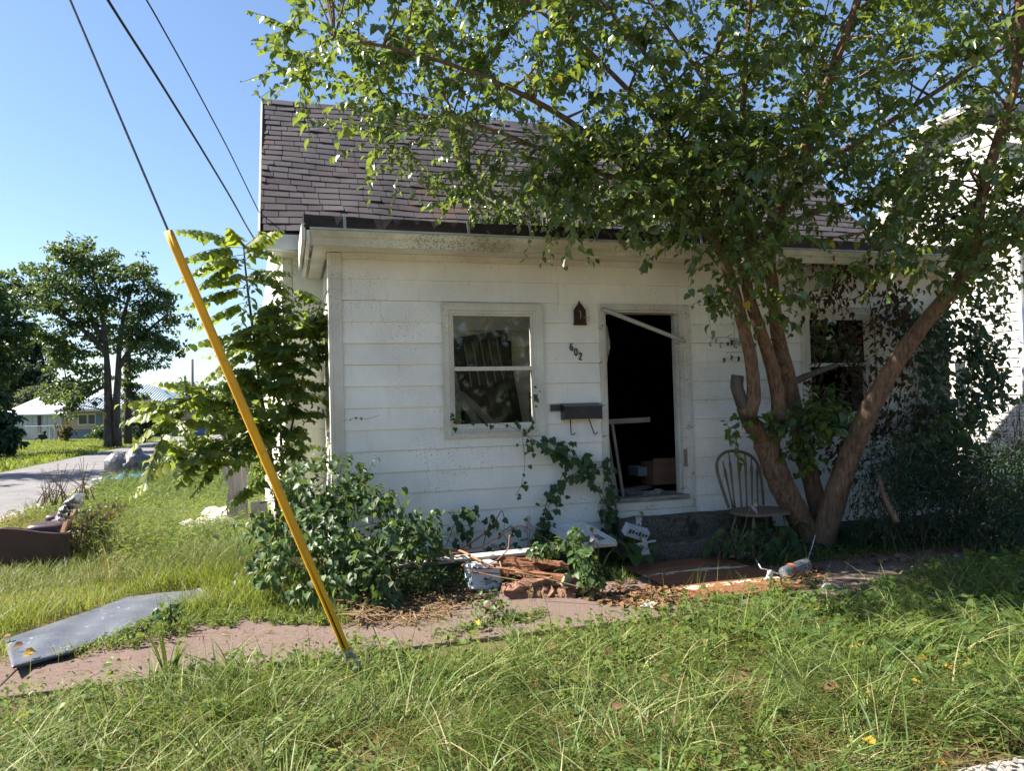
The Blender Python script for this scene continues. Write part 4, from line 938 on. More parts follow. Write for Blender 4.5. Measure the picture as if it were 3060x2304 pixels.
# ------------------------------------------------------------------ junk by the walk
def gp(px, py, Z=0.0): return onZ(px, py, Z)
PLY = M('reddish wet plywood', (.40, .15, .075), (.24, .085, .045), 2.2, .6, .35, stretch=(1.2, 9, 3), bstr=.4, bscale=12, c3=(.15, .06, .04), s3=1.6, t3=.60)
def plymat():
    m, nt, N, L = newmat('plywood with peeling paint')
    g = noise(nt, 3, 8, .65, stretch=(1.0, 10, 3)); col = ramp(nt, g, [(.3, (.27, .12, .065)), (.5, (.20, .082, .045)), (.7, (.10, .045, .03))])
    geo = N.new('ShaderNodeNewGeometry'); sp = N.new('ShaderNodeSeparateXYZ'); L.new(geo.outputs['Position'], sp.inputs[0])
    band = math_(nt, 'ABSOLUTE', math_(nt, 'SUBTRACT', math_(nt, 'ADD', sp.outputs[1], math_(nt, 'MULTIPLY', sp.outputs[0], -.05)), 5.32))
    band2 = math_(nt, 'ABSOLUTE', math_(nt, 'SUBTRACT', sp.outputs[1], 6.02))
    bd = math_(nt, 'MINIMUM', math_(nt, 'MULTIPLY', band, 5), math_(nt, 'MULTIPLY', band2, 6))
    pn = noise(nt, 7, 8, .75, stretch=(1, 2.6, 1)); wb = noise(nt, 2.4, 4, .6); bd = math_(nt, 'ADD', bd, math_(nt, 'MULTIPLY', math_(nt, 'SUBTRACT', wb, .45), 1.6)); v = math_(nt, 'SUBTRACT', pn, math_(nt, 'MULTIPLY', math_(nt, 'MAXIMUM', bd, .12), .42))
    col = mixc(nt, ramp(nt, v, [(.42, (0, 0, 0)), (.45, (1, 1, 1))]), col, (.66, .58, .43))
    finish(nt, col, .6, .3, 0, g, .5, .006); return m
A, B_, C_, D_ = gp(2103, 1788, .05), gp(2406, 1750, .05), gp(2160, 1658, .05), gp(1860, 1690, .05)
t_ = nrm(np.cross(B_-A, D_-A)); m_ = MB(); vs = []; fs = []; n_ = 8
for k_ in (0, 1):
    for i in range(n_+1):
        for j in range(n_+1):
            u, v = i/n_, j/n_; p = A*(1-u)*(1-v)+B_*u*(1-v)+C_*u*v+D_*(1-u)*v
            p = p+np.array([0, 0, .006*math.sin(u*3.1)+.006*v*math.sin(u*5)-.014*k_-.012]); vs.append(p)
sq = (n_+1)**2
for i in range(n_):
    for j in range(n_): a = i*(n_+1)+j; fs += [(a, a+n_+1, a+n_+2, a+1), (sq+a, sq+a+1, sq+a+n_+2, sq+a+n_+1)]
ed = [i*(n_+1) for i in range(n_+1)]+[n_*(n_+1)+j for j in range(1, n_+1)]+[i*(n_+1)+n_ for i in range(n_-1, -1, -1)]+[j for j in range(n_-1, 0, -1)]
for a, c in zip(ed, ed[1:]+ed[:1]): fs.append((a, sq+a, sq+c, c))
m_.add(vs, fs); o = m_.obj('plywood_sheet', plymat(), None, loc=A); tag(o, 'reddish plywood sheet with peeling paint lying below the steps', 'plywood')
# clear plastic tumbler, cord with plug
CLEAR, nt_, N__, L__ = newmat('cloudy clear plastic')
_t = N__.new('ShaderNodeBsdfTransparent'); _p = N__.new('ShaderNodeBsdfPrincipled'); _p.inputs['Base Color'].default_value = (.42, .45, .48, 1); _p.inputs['Roughness'].default_value = .25
_m = N__.new('ShaderNodeMixShader'); _m.inputs[0].default_value = .24; L__.new(_t.outputs[0], _m.inputs[1]); L__.new(_p.outputs[0], _m.inputs[2]); _o = N__.new('ShaderNodeOutputMaterial'); L__.new(_m.outputs[0], _o.inputs[0])
a, b_ = gp(2338, 1712, .09), gp(2405, 1690, .09); t = thing('plastic_cup', 'clear plastic cup lying on its side by the tree base', 'cup', tuple(a))
m_ = MB(); d_ = nrm(b_-a); m_.tube([a, a+d_*.02, b_-d_*.02, b_], [.042, .046, .060, .063], 14, cap=False); m_.tube([a+d_*.001, a+d_*.012], [.02, .042], 14); m_.obj('cup_wall', CLEAR, t, smooth=True)
m_ = MB(); m_.tube([a+d_*.10, a+d_*.15], [.0548, .0575], 14, cap=False); m_.obj('orange_band', M('orange label', (.5, .16, .07)), t, smooth=True)
m_ = MB(); m_.tube([b_-d_*.01, b_+d_*.006], [.0645, .0645], 14, cap=False); m_.obj('rim', CLEAR, t, smooth=True)
WHC = M('dirty white plastic', (.66, .64, .60), (.55, .53, .49), 12, .5, .4)
p = gp(2300, 1730, .07); t = thing('extension_cord', 'thin white cord ending in a plug on the plywood', 'cord', tuple(p))
m_ = MB(); m_.box(p+[0, .0, .03], (.042, .05, .085), Matrix.Rotation(math.radians(12), 3, 'Y').to_quaternion(), taper=.7); m_.obj('plug', WHC, t, bevel=.008)
m_ = MB(); m_.tube([p+[0, 0, .07], gp(2275, 1700, .16), gp(2258, 1672, .12)], .006, 6); m_.tube([p+[.03, .02, .05], gp(2330, 1716, .05), gp(2355, 1705, .02), gp(2412, 1680, .05), gp(2428, 1630, .17), gp(2436, 1600, .25)], .0055, 6); m_.obj('cable', WHC, t, smooth=True)
PAPER = M('crumpled white litter', (.70, .69, .67), (.50, .49, .47), 30, .8)
def litter(label, px, py, s, seed, mt=PAPER, flat=.4, name='litter'):
    p = gp(px, py); r_ = np.random.default_rng(seed); m_ = MB()
    for k in range(5): m_.lump(p+[r_.normal()*s*.5, r_.normal()*s*.3, s*.25], (s*r_.uniform(.4, .8), s*r_.uniform(.3, .5), s*flat), seed+k, 5, .7)
    o = m_.obj(name, mt, None, loc=p); return tag(o, label, 'litter')
litter('crumpled white paper on the walk right of the plywood', 2485, 1765, .07, 31)
litter('flattened white wrapper on the walk edge left of the plywood', 1950, 1822, .09, 37, flat=.15)
litter('white and blue wrapper in the shaded weeds at right', 2805, 1800, .09, 41)
litter('pale scrap behind the plywood by the hosta', 2205, 1664, .09, 47, flat=.25)
litter('white shreds behind the plywood nearest the tree', 2310, 1655, .07, 53, flat=.3)
litter('small white scrap at the right edge of the weeds', 3040, 1918, .05, 59)
# white plastic case
p0, p1 = gp(1418, 1775), gp(1505, 1760); t = thing('plastic_case', 'white plastic carry case with rounded corners standing on the walk', 'case', tuple((p0+p1)/2))
CASE = M('bluish white case plastic', (.66, .70, .74), (.58, .62, .66), 8, .38, .45, bstr=.03)
u = nrm((p1-p0)*[1, 1, 0]); v = np.array([-u[1], u[0], 0]); wd = np.linalg.norm(p1-p0); hh = .225
def rrect(w, h, r, n=5):
    q = []
    for cx, cz, a0 in ((w/2-r, h-r, 0), (-w/2+r, h-r, 90), (-w/2+r, r, 180), (w/2-r, r, 270)):
        for k in range(n+1): a = math.radians(a0+90*k/n); q.append((cx+r*math.cos(a), cz+r*math.sin(a)))
    return q
def slab3(m_, q, d0, d1, cen, tilt=0):
    n = len(q); vs = [cen+u*x+v*(d+z*tilt)+np.array([0, 0, z]) for d in (d0, d1) for x, z in q]
    return m_.add(vs, [tuple(range(n)), tuple(range(2*n-1, n-1, -1))]+[(i, n+i, n+(i+1) % n, (i+1) % n) for i in range(n)])
cen = (p0+p1)/2
slab3(MB(), rrect(wd, hh, .035), 0, .075, cen, .25).obj('shell', CASE, t, bevel=.012)
slab3(MB(), rrect(wd, hh, .035), .079, .15, cen, .25).obj('shell', CASE, t, bevel=.012)
slab3(MB(), [(x*.86, .02+z*.84) for x, z in rrect(wd, hh, .035)], -.006, -.0005, cen, .25).obj('raised_panel', CASE, t, bevel=.003)
slab3(MB(), [(x, z+hh*.80) for x, z in rrect(.09, .022, .006)], -.013, -.0065, cen-u*.02, .25).obj('latch', CASE, t)
for k in range(7): slab3(MB(), [(x+k*.011-.03, z+.05+k*.002) for x, z in rrect(.005, .05, .002, 2)], -.010, -.0065, cen, .25).obj('vent_rib', M('grey vent rib', (.36, .39, .42)), t)
# rotten log, cob-like stone beside it
t = thing('rotten_log', 'pinkish split rotten log lying at the walk edge', 'log', tuple(gp(1600, 1800)))
RED = M('pinkish rotten wood', (.40, .235, .165), (.29, .155, .105), 4, .9, .15, stretch=(3, 3, 14), bstr=1, bscale=22, bdist=.03, c3=(.22, .10, .065), s3=9, t3=.60)
a, b_ = gp(1512, 1783, .0), gp(1705, 1785, 0); m_ = MB(); r_ = np.random.default_rng(4); n_ = 26; rows = 9; vs = []; fs = []
for i in range(n_+1):
    tt = i/n_; c = a+(b_-a)*tt
    hgt = .105+.018*math.sin(tt*5+.6)+.010*r_.normal(); wid = .13+.02*math.sin(tt*7)
    for j in range(rows):
        al = math.pi*j/(rows-1); vs.append(c+np.array([.01*r_.normal(), -math.cos(al)*wid+.008*r_.normal(), max(0, math.sin(al))**.7*hgt+.008*r_.normal()-.01]))
for i in range(n_):
    for j in range(rows-1): q = i*rows+j; fs.append((q, q+1, q+rows+1, q+rows))
fs += [tuple(range(rows)), tuple(n_*rows+j for j in range(rows-1, -1, -1))]
m_.add(vs, fs); m_.obj('log_body', RED, t)
m_ = MB(); m_.lump(b_+[.02, -.02, .06], (.06, .10, .075), 6, 7, .5); m_.obj('broken_end', M('dark rotten core', (.12, .055, .035), (.06, .03, .02), 20), t)
m_ = MB(); m_.lump(gp(1600, 1766, .07)+[0, .06, 0], (.20, .07, .085), 131, 9, .35); m_.obj('split_slab', RED, t)
t = thing('stone_ring', 'pale mossy broken stone pot beside the rotten log', 'stone', tuple(gp(1735, 1790)))
MOSS = M('pale mossy stone', (.36, .33, .20), (.25, .24, .13), 9, .9, .2, bstr=.6)
c = gp(1718, 1785, .0); m_ = MB(); m_.tube([c+[.075*math.cos(a)+.02, .06*math.sin(a)+.03, .05] for a in np.linspace(-2.6, 2.9, 16)], .032, 7); m_.obj('rim', MOSS, t, smooth=True)
m_ = MB(); m_.lump(c+[-.03, .06, .085], (.06, .05, .085), 8, 7, .4); m_.obj('stone_body', MOSS, t, smooth=True)
# splintered boards pile under the long white trim
BRK = M('red brown splintered wood', (.40, .19, .10), (.17, .075, .045), 3, .85, .2, stretch=(2, 14, 14), bstr=.9, bscale=18, bdist=.02)
for i, (x0, y0, x1, y1, z0, z1, w_) in enumerate(((1300, 1655, 1610, 1675, .24, .20, .07), (1380, 1690, 1770, 1735, .16, .12, .08), (1440, 1670, 1700, 1695, .20, .16, .10), (1500, 1700, 1690, 1690, .13, .16, .12), (1430, 1705, 1640, 1722, .09, .08, .12), (1570, 1665, 1700, 1690, .24, .19, .06))):
    a, b_ = gp(x0, y0, z0), gp(x1, y1, z1); m_ = MB(); r_ = np.random.default_rng(i); n_ = 12; vs = []; fs = []
    d_ = nrm(b_-a); sd = nrm(np.cross(d_, [0, 0, 1])); 
    for k in range(n_+1):
        tt = k/n_; c = a+(b_-a)*tt+np.array([0, 0, .006*r_.normal()]); tp = min(1, 6*tt+.2, 6*(1-tt)+.1); ww = w_*.5*tp*(1+.12*r_.normal()); hh_ = .014*tp+.004
        vs += [c-sd*ww-[0, 0, hh_], c+sd*ww-[0, 0, hh_], c+sd*ww*.9+[0, 0, hh_*r_.uniform(.6, 1.4)], c-sd*ww*.9+[0, 0, hh_*r_.uniform(.6, 1.4)]]
    for k in range(n_):
        for j in range(4): q = k*4+j; q2 = k*4+(j+1) % 4; fs.append((q, q2, q2+4, q+4))
    fs += [(3, 2, 1, 0), tuple(n_*4+j for j in range(4))]
    m_.add(vs, fs); o = m_.obj('splintered_board', BRK, None, loc=(a+b_)/2)
    tag(o, ('red brown splintered board topmost in the heap under the white trim', 'longest splintered board running from the vine mound to the rotten log', 'broad splintered board in the middle of the heap under the white trim', 'pale broken board lying right above the rotten log', 'lowest splintered board just behind the white plastic case', 'splintered board at the right end of the heap below the yellow vine')[i], 'board', 'splintered boards in the heap')
for k_ in range(16):
    r_ = np.random.default_rng(700+k_); x0 = r_.uniform(1290, 1560); y0 = r_.uniform(1648, 1712); L_ = r_.uniform(90, 260); sl_ = r_.uniform(-.02, .24)
    a, b_ = gp(x0, y0, r_.uniform(.15, .26)), gp(x0+L_, y0+L_*sl_, r_.uniform(.10, .22)); m_ = MB(); m_.tube(smooth_pts([a, (a+b_)/2+[0, 0, r_.normal()*.015], b_]), np.linspace(r_.uniform(.006, .012), .004, 7), 6, wob=.1); o = m_.obj('stick', M('brown dead stick', (.22, .12, .07), (.14, .075, .045), 9, .85), None, smooth=True, loc=(a+b_)/2)
    tag(o, 'thin brown dead stick strewn over the heap of splintered boards', 'stick', 'dead sticks strewn over the heap')
# curved twigs over the heap
TW = M('orange brown bark', (.36, .185, .10), (.25, .12, .065), 9, .8, .25, stretch=(6, 6, 2))
def path(pts, n=24):
    p = np.array([gp(x, y, z) if len(q_) == 3 else gp(x, y) for q_ in pts for x, y, z in [q_]]); ts = np.linspace(0, len(p)-1, n)
    q = np.stack([np.interp(ts, range(len(p)), p[:, i]) for i in range(3)], 1)
    for _ in range(2): q[1:-1] = (q[:-2]+2*q[1:-1]+q[2:])/4
    return q
fb_ = thing('fallen_branch', 'forked orange brown branch arching over the splintered boards', 'branch', tuple(gp(1375, 1645)))
m_ = MB(); q = path([(1282, 1640, .27), (1340, 1646, .27), (1376, 1644, .27), (1420, 1670, .26), (1470, 1693, .23), (1530, 1706, .20), (1600, 1716, .16), (1720, 1722, .12)]); m_.tube(q, np.linspace(.013, .008, len(q)), 7); m_.obj('main_stem', TW, fb_, smooth=True)
for pts in ([(1376, 1644, .27), (1420, 1615, .32), (1466, 1582, .40), (1487, 1545, .52), (1500, 1522, .60), (1506, 1545, .5)], [(1376, 1644, .27), (1430, 1640, .28), (1480, 1612, .36), (1520, 1585, .44), (1558, 1568, .48), (1600, 1590, .40), (1622, 1608, .30)], [(1524, 1600, .42), (1520, 1640, .3), (1490, 1672, .25), (1455, 1688, .22)], [(1494, 1680, .25), (1500, 1705, .2), (1515, 1728, .12), (1522, 1755, .03)]):
    m_ = MB(); q = path(pts); m_.tube(q, np.linspace(.0085, .0035, len(q)), 6); m_.obj('side_stem', TW, fb_, smooth=True)
# long white trim boards and the storm door
LTR = M('weathered white trim board', (.56, .54, .49), (.40, .38, .33), 5, .75, .25, c3=(.22, .19, .15), s3=9, t3=.66)
a, b_ = gp(1176, 1690, .20), gp(1842, 1622, .30); m_ = MB(); m_.beam(a, b_, .06, .035, up=(0, -.5, 1)); o = m_.obj('trim_board', LTR, None, loc=a, bevel=.003); tag(o, 'long dirty white trim board resting across the heap', 'board')
a, b_ = gp(1470, 1628, .22), gp(1560, 1648, .22); m_ = MB(); m_.beam(a, b_, .03, .02); o = m_.obj('trim_offcut', LTR, None, loc=a); tag(o, 'short white offcut behind the long trim board', 'board')
a, b_ = gp(1455, 1632, .2), gp(1575, 1610, .25); m_ = MB(); m_.beam(a, b_, .05, .02); o = m_.obj('grey_plank', M('bluish grey plank', (.33, .34, .35)), None, loc=a); tag(o, 'bluish grey plank behind the long trim board', 'board')
t = thing('storm_door', 'old white storm door lying face up below the vine', 'door', tuple(gp(1700, 1620, .25)))
Pq = [gp(1632, 1576, .36), gp(1740, 1563, .40), gp(1838, 1618, .30), gp(1740, 1640, .27)]
def qd(u, v, h=0): return Pq[0]*(1-u)*(1-v)+Pq[1]*u*(1-v)+Pq[2]*u*v+Pq[3]*(1-u)*v+np.array([0, 0, h])
def panel(m_, u0, u1, v0, v1, h0, h1):
    return m_.add([qd(u, v, h) for h in (h0, h1) for u, v in ((u0, v0), (u1, v0), (u1, v1), (u0, v1))], [(3, 2, 1, 0), (4, 5, 6, 7), (0, 1, 5, 4), (1, 2, 6, 5), (2, 3, 7, 6), (3, 0, 4, 7)])
SDW = M('chalky white door paint', (.60, .61, .61), (.50, .51, .51), 5, .6)
m_ = MB(); panel(m_, 0, .09, 0, 1, -.02, .02); panel(m_, .91, 1, 0, 1, -.02, .02); panel(m_, .09, .91, 0, .07, -.02, .02); panel(m_, .09, .91, .93, 1, -.02, .02); panel(m_, .09, .91, .5, .57, -.02, .02); m_.obj('frame', SDW, t)
m_ = MB(); panel(m_, .09, .91, .07, .5, -.012, -.004); m_.obj('lower_panel', SDW, t)
m_ = MB(); panel(m_, .09, .91, .57, .93, -.012, -.006); m_.obj('dark_screen', M('torn dark screen', (.17, .19, .20), (.11, .12, .13), 9, .7), t)
# litter on the steps: cup, printed carton, paper
p = onY(1916, 1560, 6.78); t = thing('paper_cup', 'pale paper cup upside down at the left of the steps', 'cup', (p[0], 6.78, .205))
m_ = MB(); m_.tube([(p[0], 6.72, .205), (p[0], 6.72, .33)], [.05, .038], 14); m_.obj('cup_wall', M('bluish white card', (.55, .54, .57), (.46, .45, .48), 9, .7), t, smooth=True)
m_ = MB(); m_.tube([(p[0]+.052*math.cos(a), 6.72+.052*math.sin(a), .21) for a in np.linspace(0, 2*math.pi, 16)], .004, 5); m_.obj('rim', M('bluish white card', (.55, .54, .57)), t)
t = thing('printed_carton', 'flattened carton printed with dark blocks leaning on the steps', 'carton', tuple(gp(1900, 1590, .2)))
a, b_ = onY(1868, 1580, 6.50), onY(1932, 1600, 6.50); m_ = MB(); m_.beam(a, b_, .09, .10, up=(0, -.35, 1)); m_.obj('carton_body', M('grey white carton', (.44, .45, .49), (.38, .39, .42), 9, .8), t)
dd = (b_-a)
for k in range(6):
    q0 = a+dd*(.08+.15*k); q1 = a+dd*(.18+.15*k); m_ = MB(); off = np.array([0, -.0475, -.012+.004*(k % 2)]); m_.beam(q0+off, q1+off, .003, .045-.012*(k % 3), up=(0, -.35, 1)); m_.obj('printed_block', M('dark navy print', (.05, .06, .10)), t)
litter('crumpled pale blue paper under the printed carton', 1925, 1615, .06, 71, flat=.9)
a, b_ = onY(1900, 1628, 6.42), onY(1958, 1616, 6.46); m_ = MB(); m_.beam(a, b_, .025, .016); o = m_.obj('pale_stick', M('pale stick', (.5, .47, .43)), None, loc=a); tag(o, 'short pale stick before the lower step', 'stick')
Pq = [onY(1905, 1625, 6.38), onY(1935, 1625, 6.38), onY(1942, 1656, 6.33), onY(1918, 1658, 6.33)]
m_ = MB(); panel(m_, 0, 1, 0, 1, -.003, .003); o = m_.obj('paper_card', M('bluish white card', (.55, .54, .57)), None, loc=Pq[3]); tag(o, 'stiff pale card leaning below the hosta flower', 'card')
# ---- grey rubber sheet on the left
SHM2 = M('slate grey vinyl sheet', (.115, .12, .142), (.07, .075, .092), 2.6, .40, .5, bstr=.35, bscale=6, bdist=.03, c3=(.26, .26, .27), s3=14, t3=.62)
L0 = [(10, 1912), (130, 1872), (290, 1818), (380, 1785), (480, 1772), (570, 1765), (600, 1757)]; L1 = [(38, 2000), (100, 1985), (240, 1945), (330, 1912), (450, 1858), (560, 1815), (655, 1795)]
nu, nv = 36, 7; vs = []; fs = []
def interp_px(Lp, t): x = np.interp(t*(len(Lp)-1), range(len(Lp)), [q[0] for q in Lp]); y = np.interp(t*(len(Lp)-1), range(len(Lp)), [q[1] for q in Lp]); return x, y
for k_ in (0, 1):
    for i in range(nu+1):
        for j in range(nv+1):
            s, v = i/nu, j/nv; x0, y0 = interp_px(L0, s); x1, y1 = interp_px(L1, s)
            z = .034+.010*math.sin(s*9+v*1.4)+.009*math.sin(s*17-v*3)+.006*math.sin(s*31+v*5)+.045*(s > .9)*(s-.9)*10*(1-v)+.03*(max(0, .12-s)/.12)*v-.004*k_
            vs.append(gp(x0*(1-v)+x1*v, y0*(1-v)+y1*v, z))
sq = (nu+1)*(nv+1)
for i in range(nu):
    for j in range(nv): a = i*(nv+1)+j; fs += [(a, a+1, a+nv+2, a+nv+1), (sq+a, sq+a+nv+1, sq+a+nv+2, sq+a+1)]
ed = [i*(nv+1) for i in range(nu+1)]+[nu*(nv+1)+j for j in range(1, nv+1)]+[i*(nv+1)+nv for i in range(nu-1, -1, -1)]+[j for j in range(nv-1, 0, -1)]
for a, c in zip(ed, ed[1:]+ed[:1]): fs.append((a, c, sq+c, sq+a))
m_ = MB(); m_.add(vs, fs); o = m_.obj('vinyl_sheet', SHM2, None, smooth=False, loc=gp(300, 1890)); tag(o, 'long slate grey vinyl strip lying wavy on the grass and walk', 'sheet'); 
o.data.polygons.foreach_set('use_smooth', [True]*len(o.data.polygons))
# ---- weathered upright board left of the porch
PLK = M('silver weathered plank', (.30, .28, .275), (.19, .175, .17), 3, .9, .15, stretch=(14, 14, 1.5), bstr=.8, bscale=20, c3=(.06, .05, .045), s3=4, t3=.64)
YP = 9.9
def plank(pxs, depth, name, label):
    q = [onY(x, y, YP) for x, y in pxs]; m_ = MB(); m_.prism([(p[0], p[2]) for p in q], 1, YP, YP+depth); o = m_.obj(name, PLK, None, loc=(q[-1][0], YP, 0)); return tag(o, label, 'plank')
plank([(656, 1290), (700, 1285), (716, 1345), (722, 1420), (734, 1500), (726, 1545), (728, 1585), (692, 1590), (680, 1555), (676, 1500), (684, 1455), (668, 1432), (664, 1390), (672, 1340)], .045, 'weathered_plank', 'tall silver grey rotten plank standing in the weeds left of the house')
q0, q1 = onY(750, 1500, YP+.12), onY(800, 1560, YP+.12); m_ = MB(); m_.bx(q0[0], q1[0], YP+.1, YP+.14, q1[2]-.3, q0[2]); o = m_.obj('short_plank', PLK, None, loc=(q0[0], YP, 0)); tag(o, 'short grey plank behind the yellow guard right of the tall plank', 'plank')
q0, q1 = onY(716, 1330, YP+.2), onY(740, 1470, YP+.2); m_ = MB(); m_.bx(q0[0], q1[0], YP+.16, YP+.20, 0, q0[2]); o = m_.obj('narrow_plank', PLK, None, loc=(q0[0], YP, 0)); tag(o, 'narrow grey plank close behind the tall rotten plank', 'plank')
# ---- white cloth bundle
p = gp(640, 1612); m_ = MB(); r_ = np.random.default_rng(9)
for k in range(12): m_.lump(p+[r_.normal()*.22, r_.normal()*.12, .10+.05*r_.uniform()], (.17, .12, .13), 90+k, 7, .7)
o = m_.obj('cloth_bundle', M('dirty white cloth', (.70, .64, .57), (.55, .49, .43), 9, .9), None, smooth=True, loc=p); tag(o, 'crumpled white cloth bundle in the grass below the tall plank', 'cloth')
# ---- trash bags at the road edge
p = gp(455, 1455); BAGK = M('black bin liner', (.025, .026, .030), (.04, .04, .045), 7, .3, .6, bstr=.6, bscale=7, bdist=.06)
BAGG = M('silvery plastic wrap', (.16, .16, .165), (.09, .09, .10), 6, .36, .6, bstr=.8, bscale=8, bdist=.06)
BAGB = M('blue plastic bag', (.025, .15, .36), (.06, .24, .46), 6, .4, .5, bstr=.6, bscale=8, bdist=.05)
def bag(label, px, py, s, mt, seed, n=3):
    p = gp(px, py); r_ = np.random.default_rng(seed); m_ = MB()
    for k in range(n): m_.lump(p+[r_.normal()*s[0]*.35, r_.normal()*s[1]*.3, s[2]*.75], (s[0]*r_.uniform(.6, .9), s[1]*.8, s[2]*r_.uniform(.8, 1.05)), seed*10+k, 10, .55)
    o = m_.obj('trash_bag', mt, None, smooth=True, loc=p); return tag(o, label, 'trash bag')
bag('silvery grey plastic heap topmost in the roadside trash', 412, 1437, (.34, .35, .42), BAGG, 4, 3)
bag('blue plastic bag in front of the roadside trash', 385, 1452, (.32, .3, .14), BAGB, 5)
bag('clear bluish bag at the left end of the roadside trash', 320, 1452, (.22, .25, .12), M('clear bluish film', (.16, .20, .26), (.10, .14, .2), 6, .3, .6, bstr=.6, bscale=9, bdist=.05), 6)
bag('black bin bag at the right end of the roadside trash', 495, 1428, (.42, .4, .28), BAGK, 7)
# ---- brown leather recliner at the left edge
SOF = M('dark brown leather', (.058, .026, .026), (.036, .017, .017), 5, .42, .45, bstr=.25, bscale=70, bdist=.004)
t = thing('reclining_chair', 'dark brown leather recliner dumped in the grass at the left edge', 'armchair', tuple(gp(100, 1698)))
def pil(m_, c, size, seed=0, e=3.2, n=12, rot=0.0):
    vs = []; fs = []; cr, sr = math.cos(rot), math.sin(rot)
    for i in range(n+1):
        th = -math.pi/2+math.pi*i/n
        for j in range(2*n):
            ph = math.pi*j/n; f = lambda w, m: math.copysign(abs(w)**(2/e), w)
            v = np.array([f(math.cos(th), 0)*f(math.cos(ph), 0), f(math.cos(th), 0)*f(math.sin(ph), 0), f(math.sin(th), 0)])*np.array(size)/2
            vs.append(np.array([v[0]*cr-v[1]*sr, v[0]*sr+v[1]*cr, v[2]])+np.array(c))
    for i in range(n):
        for j in range(2*n): a = i*2*n+j; b2 = i*2*n+(j+1) % (2*n); fs.append((a, b2, b2+2*n, a+2*n))
    return m_.add(vs, fs)
# near side panel is a curved flat flank; arms run into the scene
SP = lambda x, y: (x/4.9, 1380+y/4.9)
YS = onZ(100, 1700)[1]-.02
pts = [(-50, 1730), (200, 1712), (203, 1650), (199, 1602), (160, 1601), (122, 1598), (61, 1590), (8, 1586), (-25, 1590), (-60, 1600)]
q = [onY(x, y, YS) for x, y in pts]; m_ = MB(); m_.prism([(p[0], max(p[2], -.02)) for p in q], 1, YS, YS+.10); m_.obj('side_panel', SOF, t, bevel=.02)
m_ = MB(); m_.tube([onY(x, y-1, YS+.05) for x, y in pts[3:]], .028, 8); m_.obj('top_roll', SOF, t, smooth=True)
def arm(px0, px1, py0, py1, Y, dep):
    a, b_ = onY(px0, py1, Y), onY(px1, py0, Y); c = (a+b_)/2; pil(MB(), c+[0, dep/2, -.02], (b_[0]-a[0], dep, b_[2]-a[2]+.04), e=4).obj('armrest', SOF, t, smooth=True)
arm(67, 200, 1562, 1612, YS+.30, .34); arm(128, 185, 1537, 1578, YS+1.05, .30)
c0 = onY(150, 1600, YS+.75); pil(MB(), c0+[0, 0, -.06], (.7, .55, .26), e=4).obj('seat', SOF, t, smooth=True)
p0, p1 = onY(176, 1568, YS+.75), onY(228, 1496, YS+.85); m_ = MB(); dd = p1-p0
for k in range(6): m_.lump(p0+dd*(k/5), (.075, .24, .085), 60+k, 8, .3)
m_.obj('backrest', M('plastic wrapped cushion', (.24, .235, .25), (.12, .115, .13), 9, .26, .7, bstr=1, bscale=16, bdist=.03), t, smooth=True)
p0, p1 = onY(183, 1600, YS+.2), onY(226, 1524, YS+.4); m_ = MB(); m_.beam(p0, p1, .035, .03); p0, p1 = onY(185, 1602, YS+.14), onY(199, 1560, YS+.2); m_.beam(p0, p1, .05, .03); m_.obj('bare_frame', M('orange raw wood', (.24, .14, .09), (.17, .10, .065), 6, .9), t)
# ------------------------------------------------------------------ trees
BARK = None
def barkmat(name, a, b_, c, sc=1.0):
    m, nt, N, L = newmat(name)
    n1 = noise(nt, 14*sc, 6, .7, stretch=(1, 1, .22)); n2 = noise(nt, 2.5*sc, 4, .6)
    col = ramp(nt, n1, [(.32, c), (.5, a), (.68, b_)])
    col = mixc(nt, .6, col, ramp(nt, n2, [(.35, (.7, .68, .68)), (.65, (1.2, 1.15, 1.1))]), 'MULTIPLY')
    finish(nt, col, .9, .15, 0, n1, 1.0, .018); return m
BARK = barkmat('reddish furrowed bark', (.175, .110, .074), (.26, .165, .108), (.07, .043, .032), 2.6)
DBARK = barkmat('dark grey bark', (.10, .085, .075), (.15, .125, .11), (.05, .042, .038), .8)
LEAF = leafmat('mulberry leaf', [(0, (.034, .075, .024)), (.35, (.060, .120, .032)), (.62, (.092, .150, .036)), (.84, (.135, .19, .04)), (.95, (.20, .22, .035)), (1, (.48, .34, .02))], .38, (.38, .48, .05), .28, .8)
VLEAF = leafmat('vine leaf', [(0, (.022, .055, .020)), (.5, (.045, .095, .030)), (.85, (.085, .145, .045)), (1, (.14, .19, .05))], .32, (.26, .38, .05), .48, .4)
PLEAF = leafmat('sapling leaflet', [(0, (.034, .078, .026)), (.45, (.064, .125, .034)), (.8, (.13, .19, .042)), (1, (.25, .26, .04))], .45, (.42, .52, .05), .42, .45)
DEAD = leafmat('dead brown leaf', [(0, (.040, .027, .022)), (.5, (.085, .054, .038)), (.85, (.15, .09, .05)), (1, (.28, .16, .07))], .2, (.2, .10, .03), .8, .15)
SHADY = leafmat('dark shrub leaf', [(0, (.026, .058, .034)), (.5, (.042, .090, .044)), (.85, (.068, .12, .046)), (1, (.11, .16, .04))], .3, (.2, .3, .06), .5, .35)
DOCK = leafmat('hosta leaf', [(0, (.035, .088, .026)), (.5, (.062, .125, .036)), (1, (.11, .17, .045))], .3, (.3, .4, .05), .42, .45)

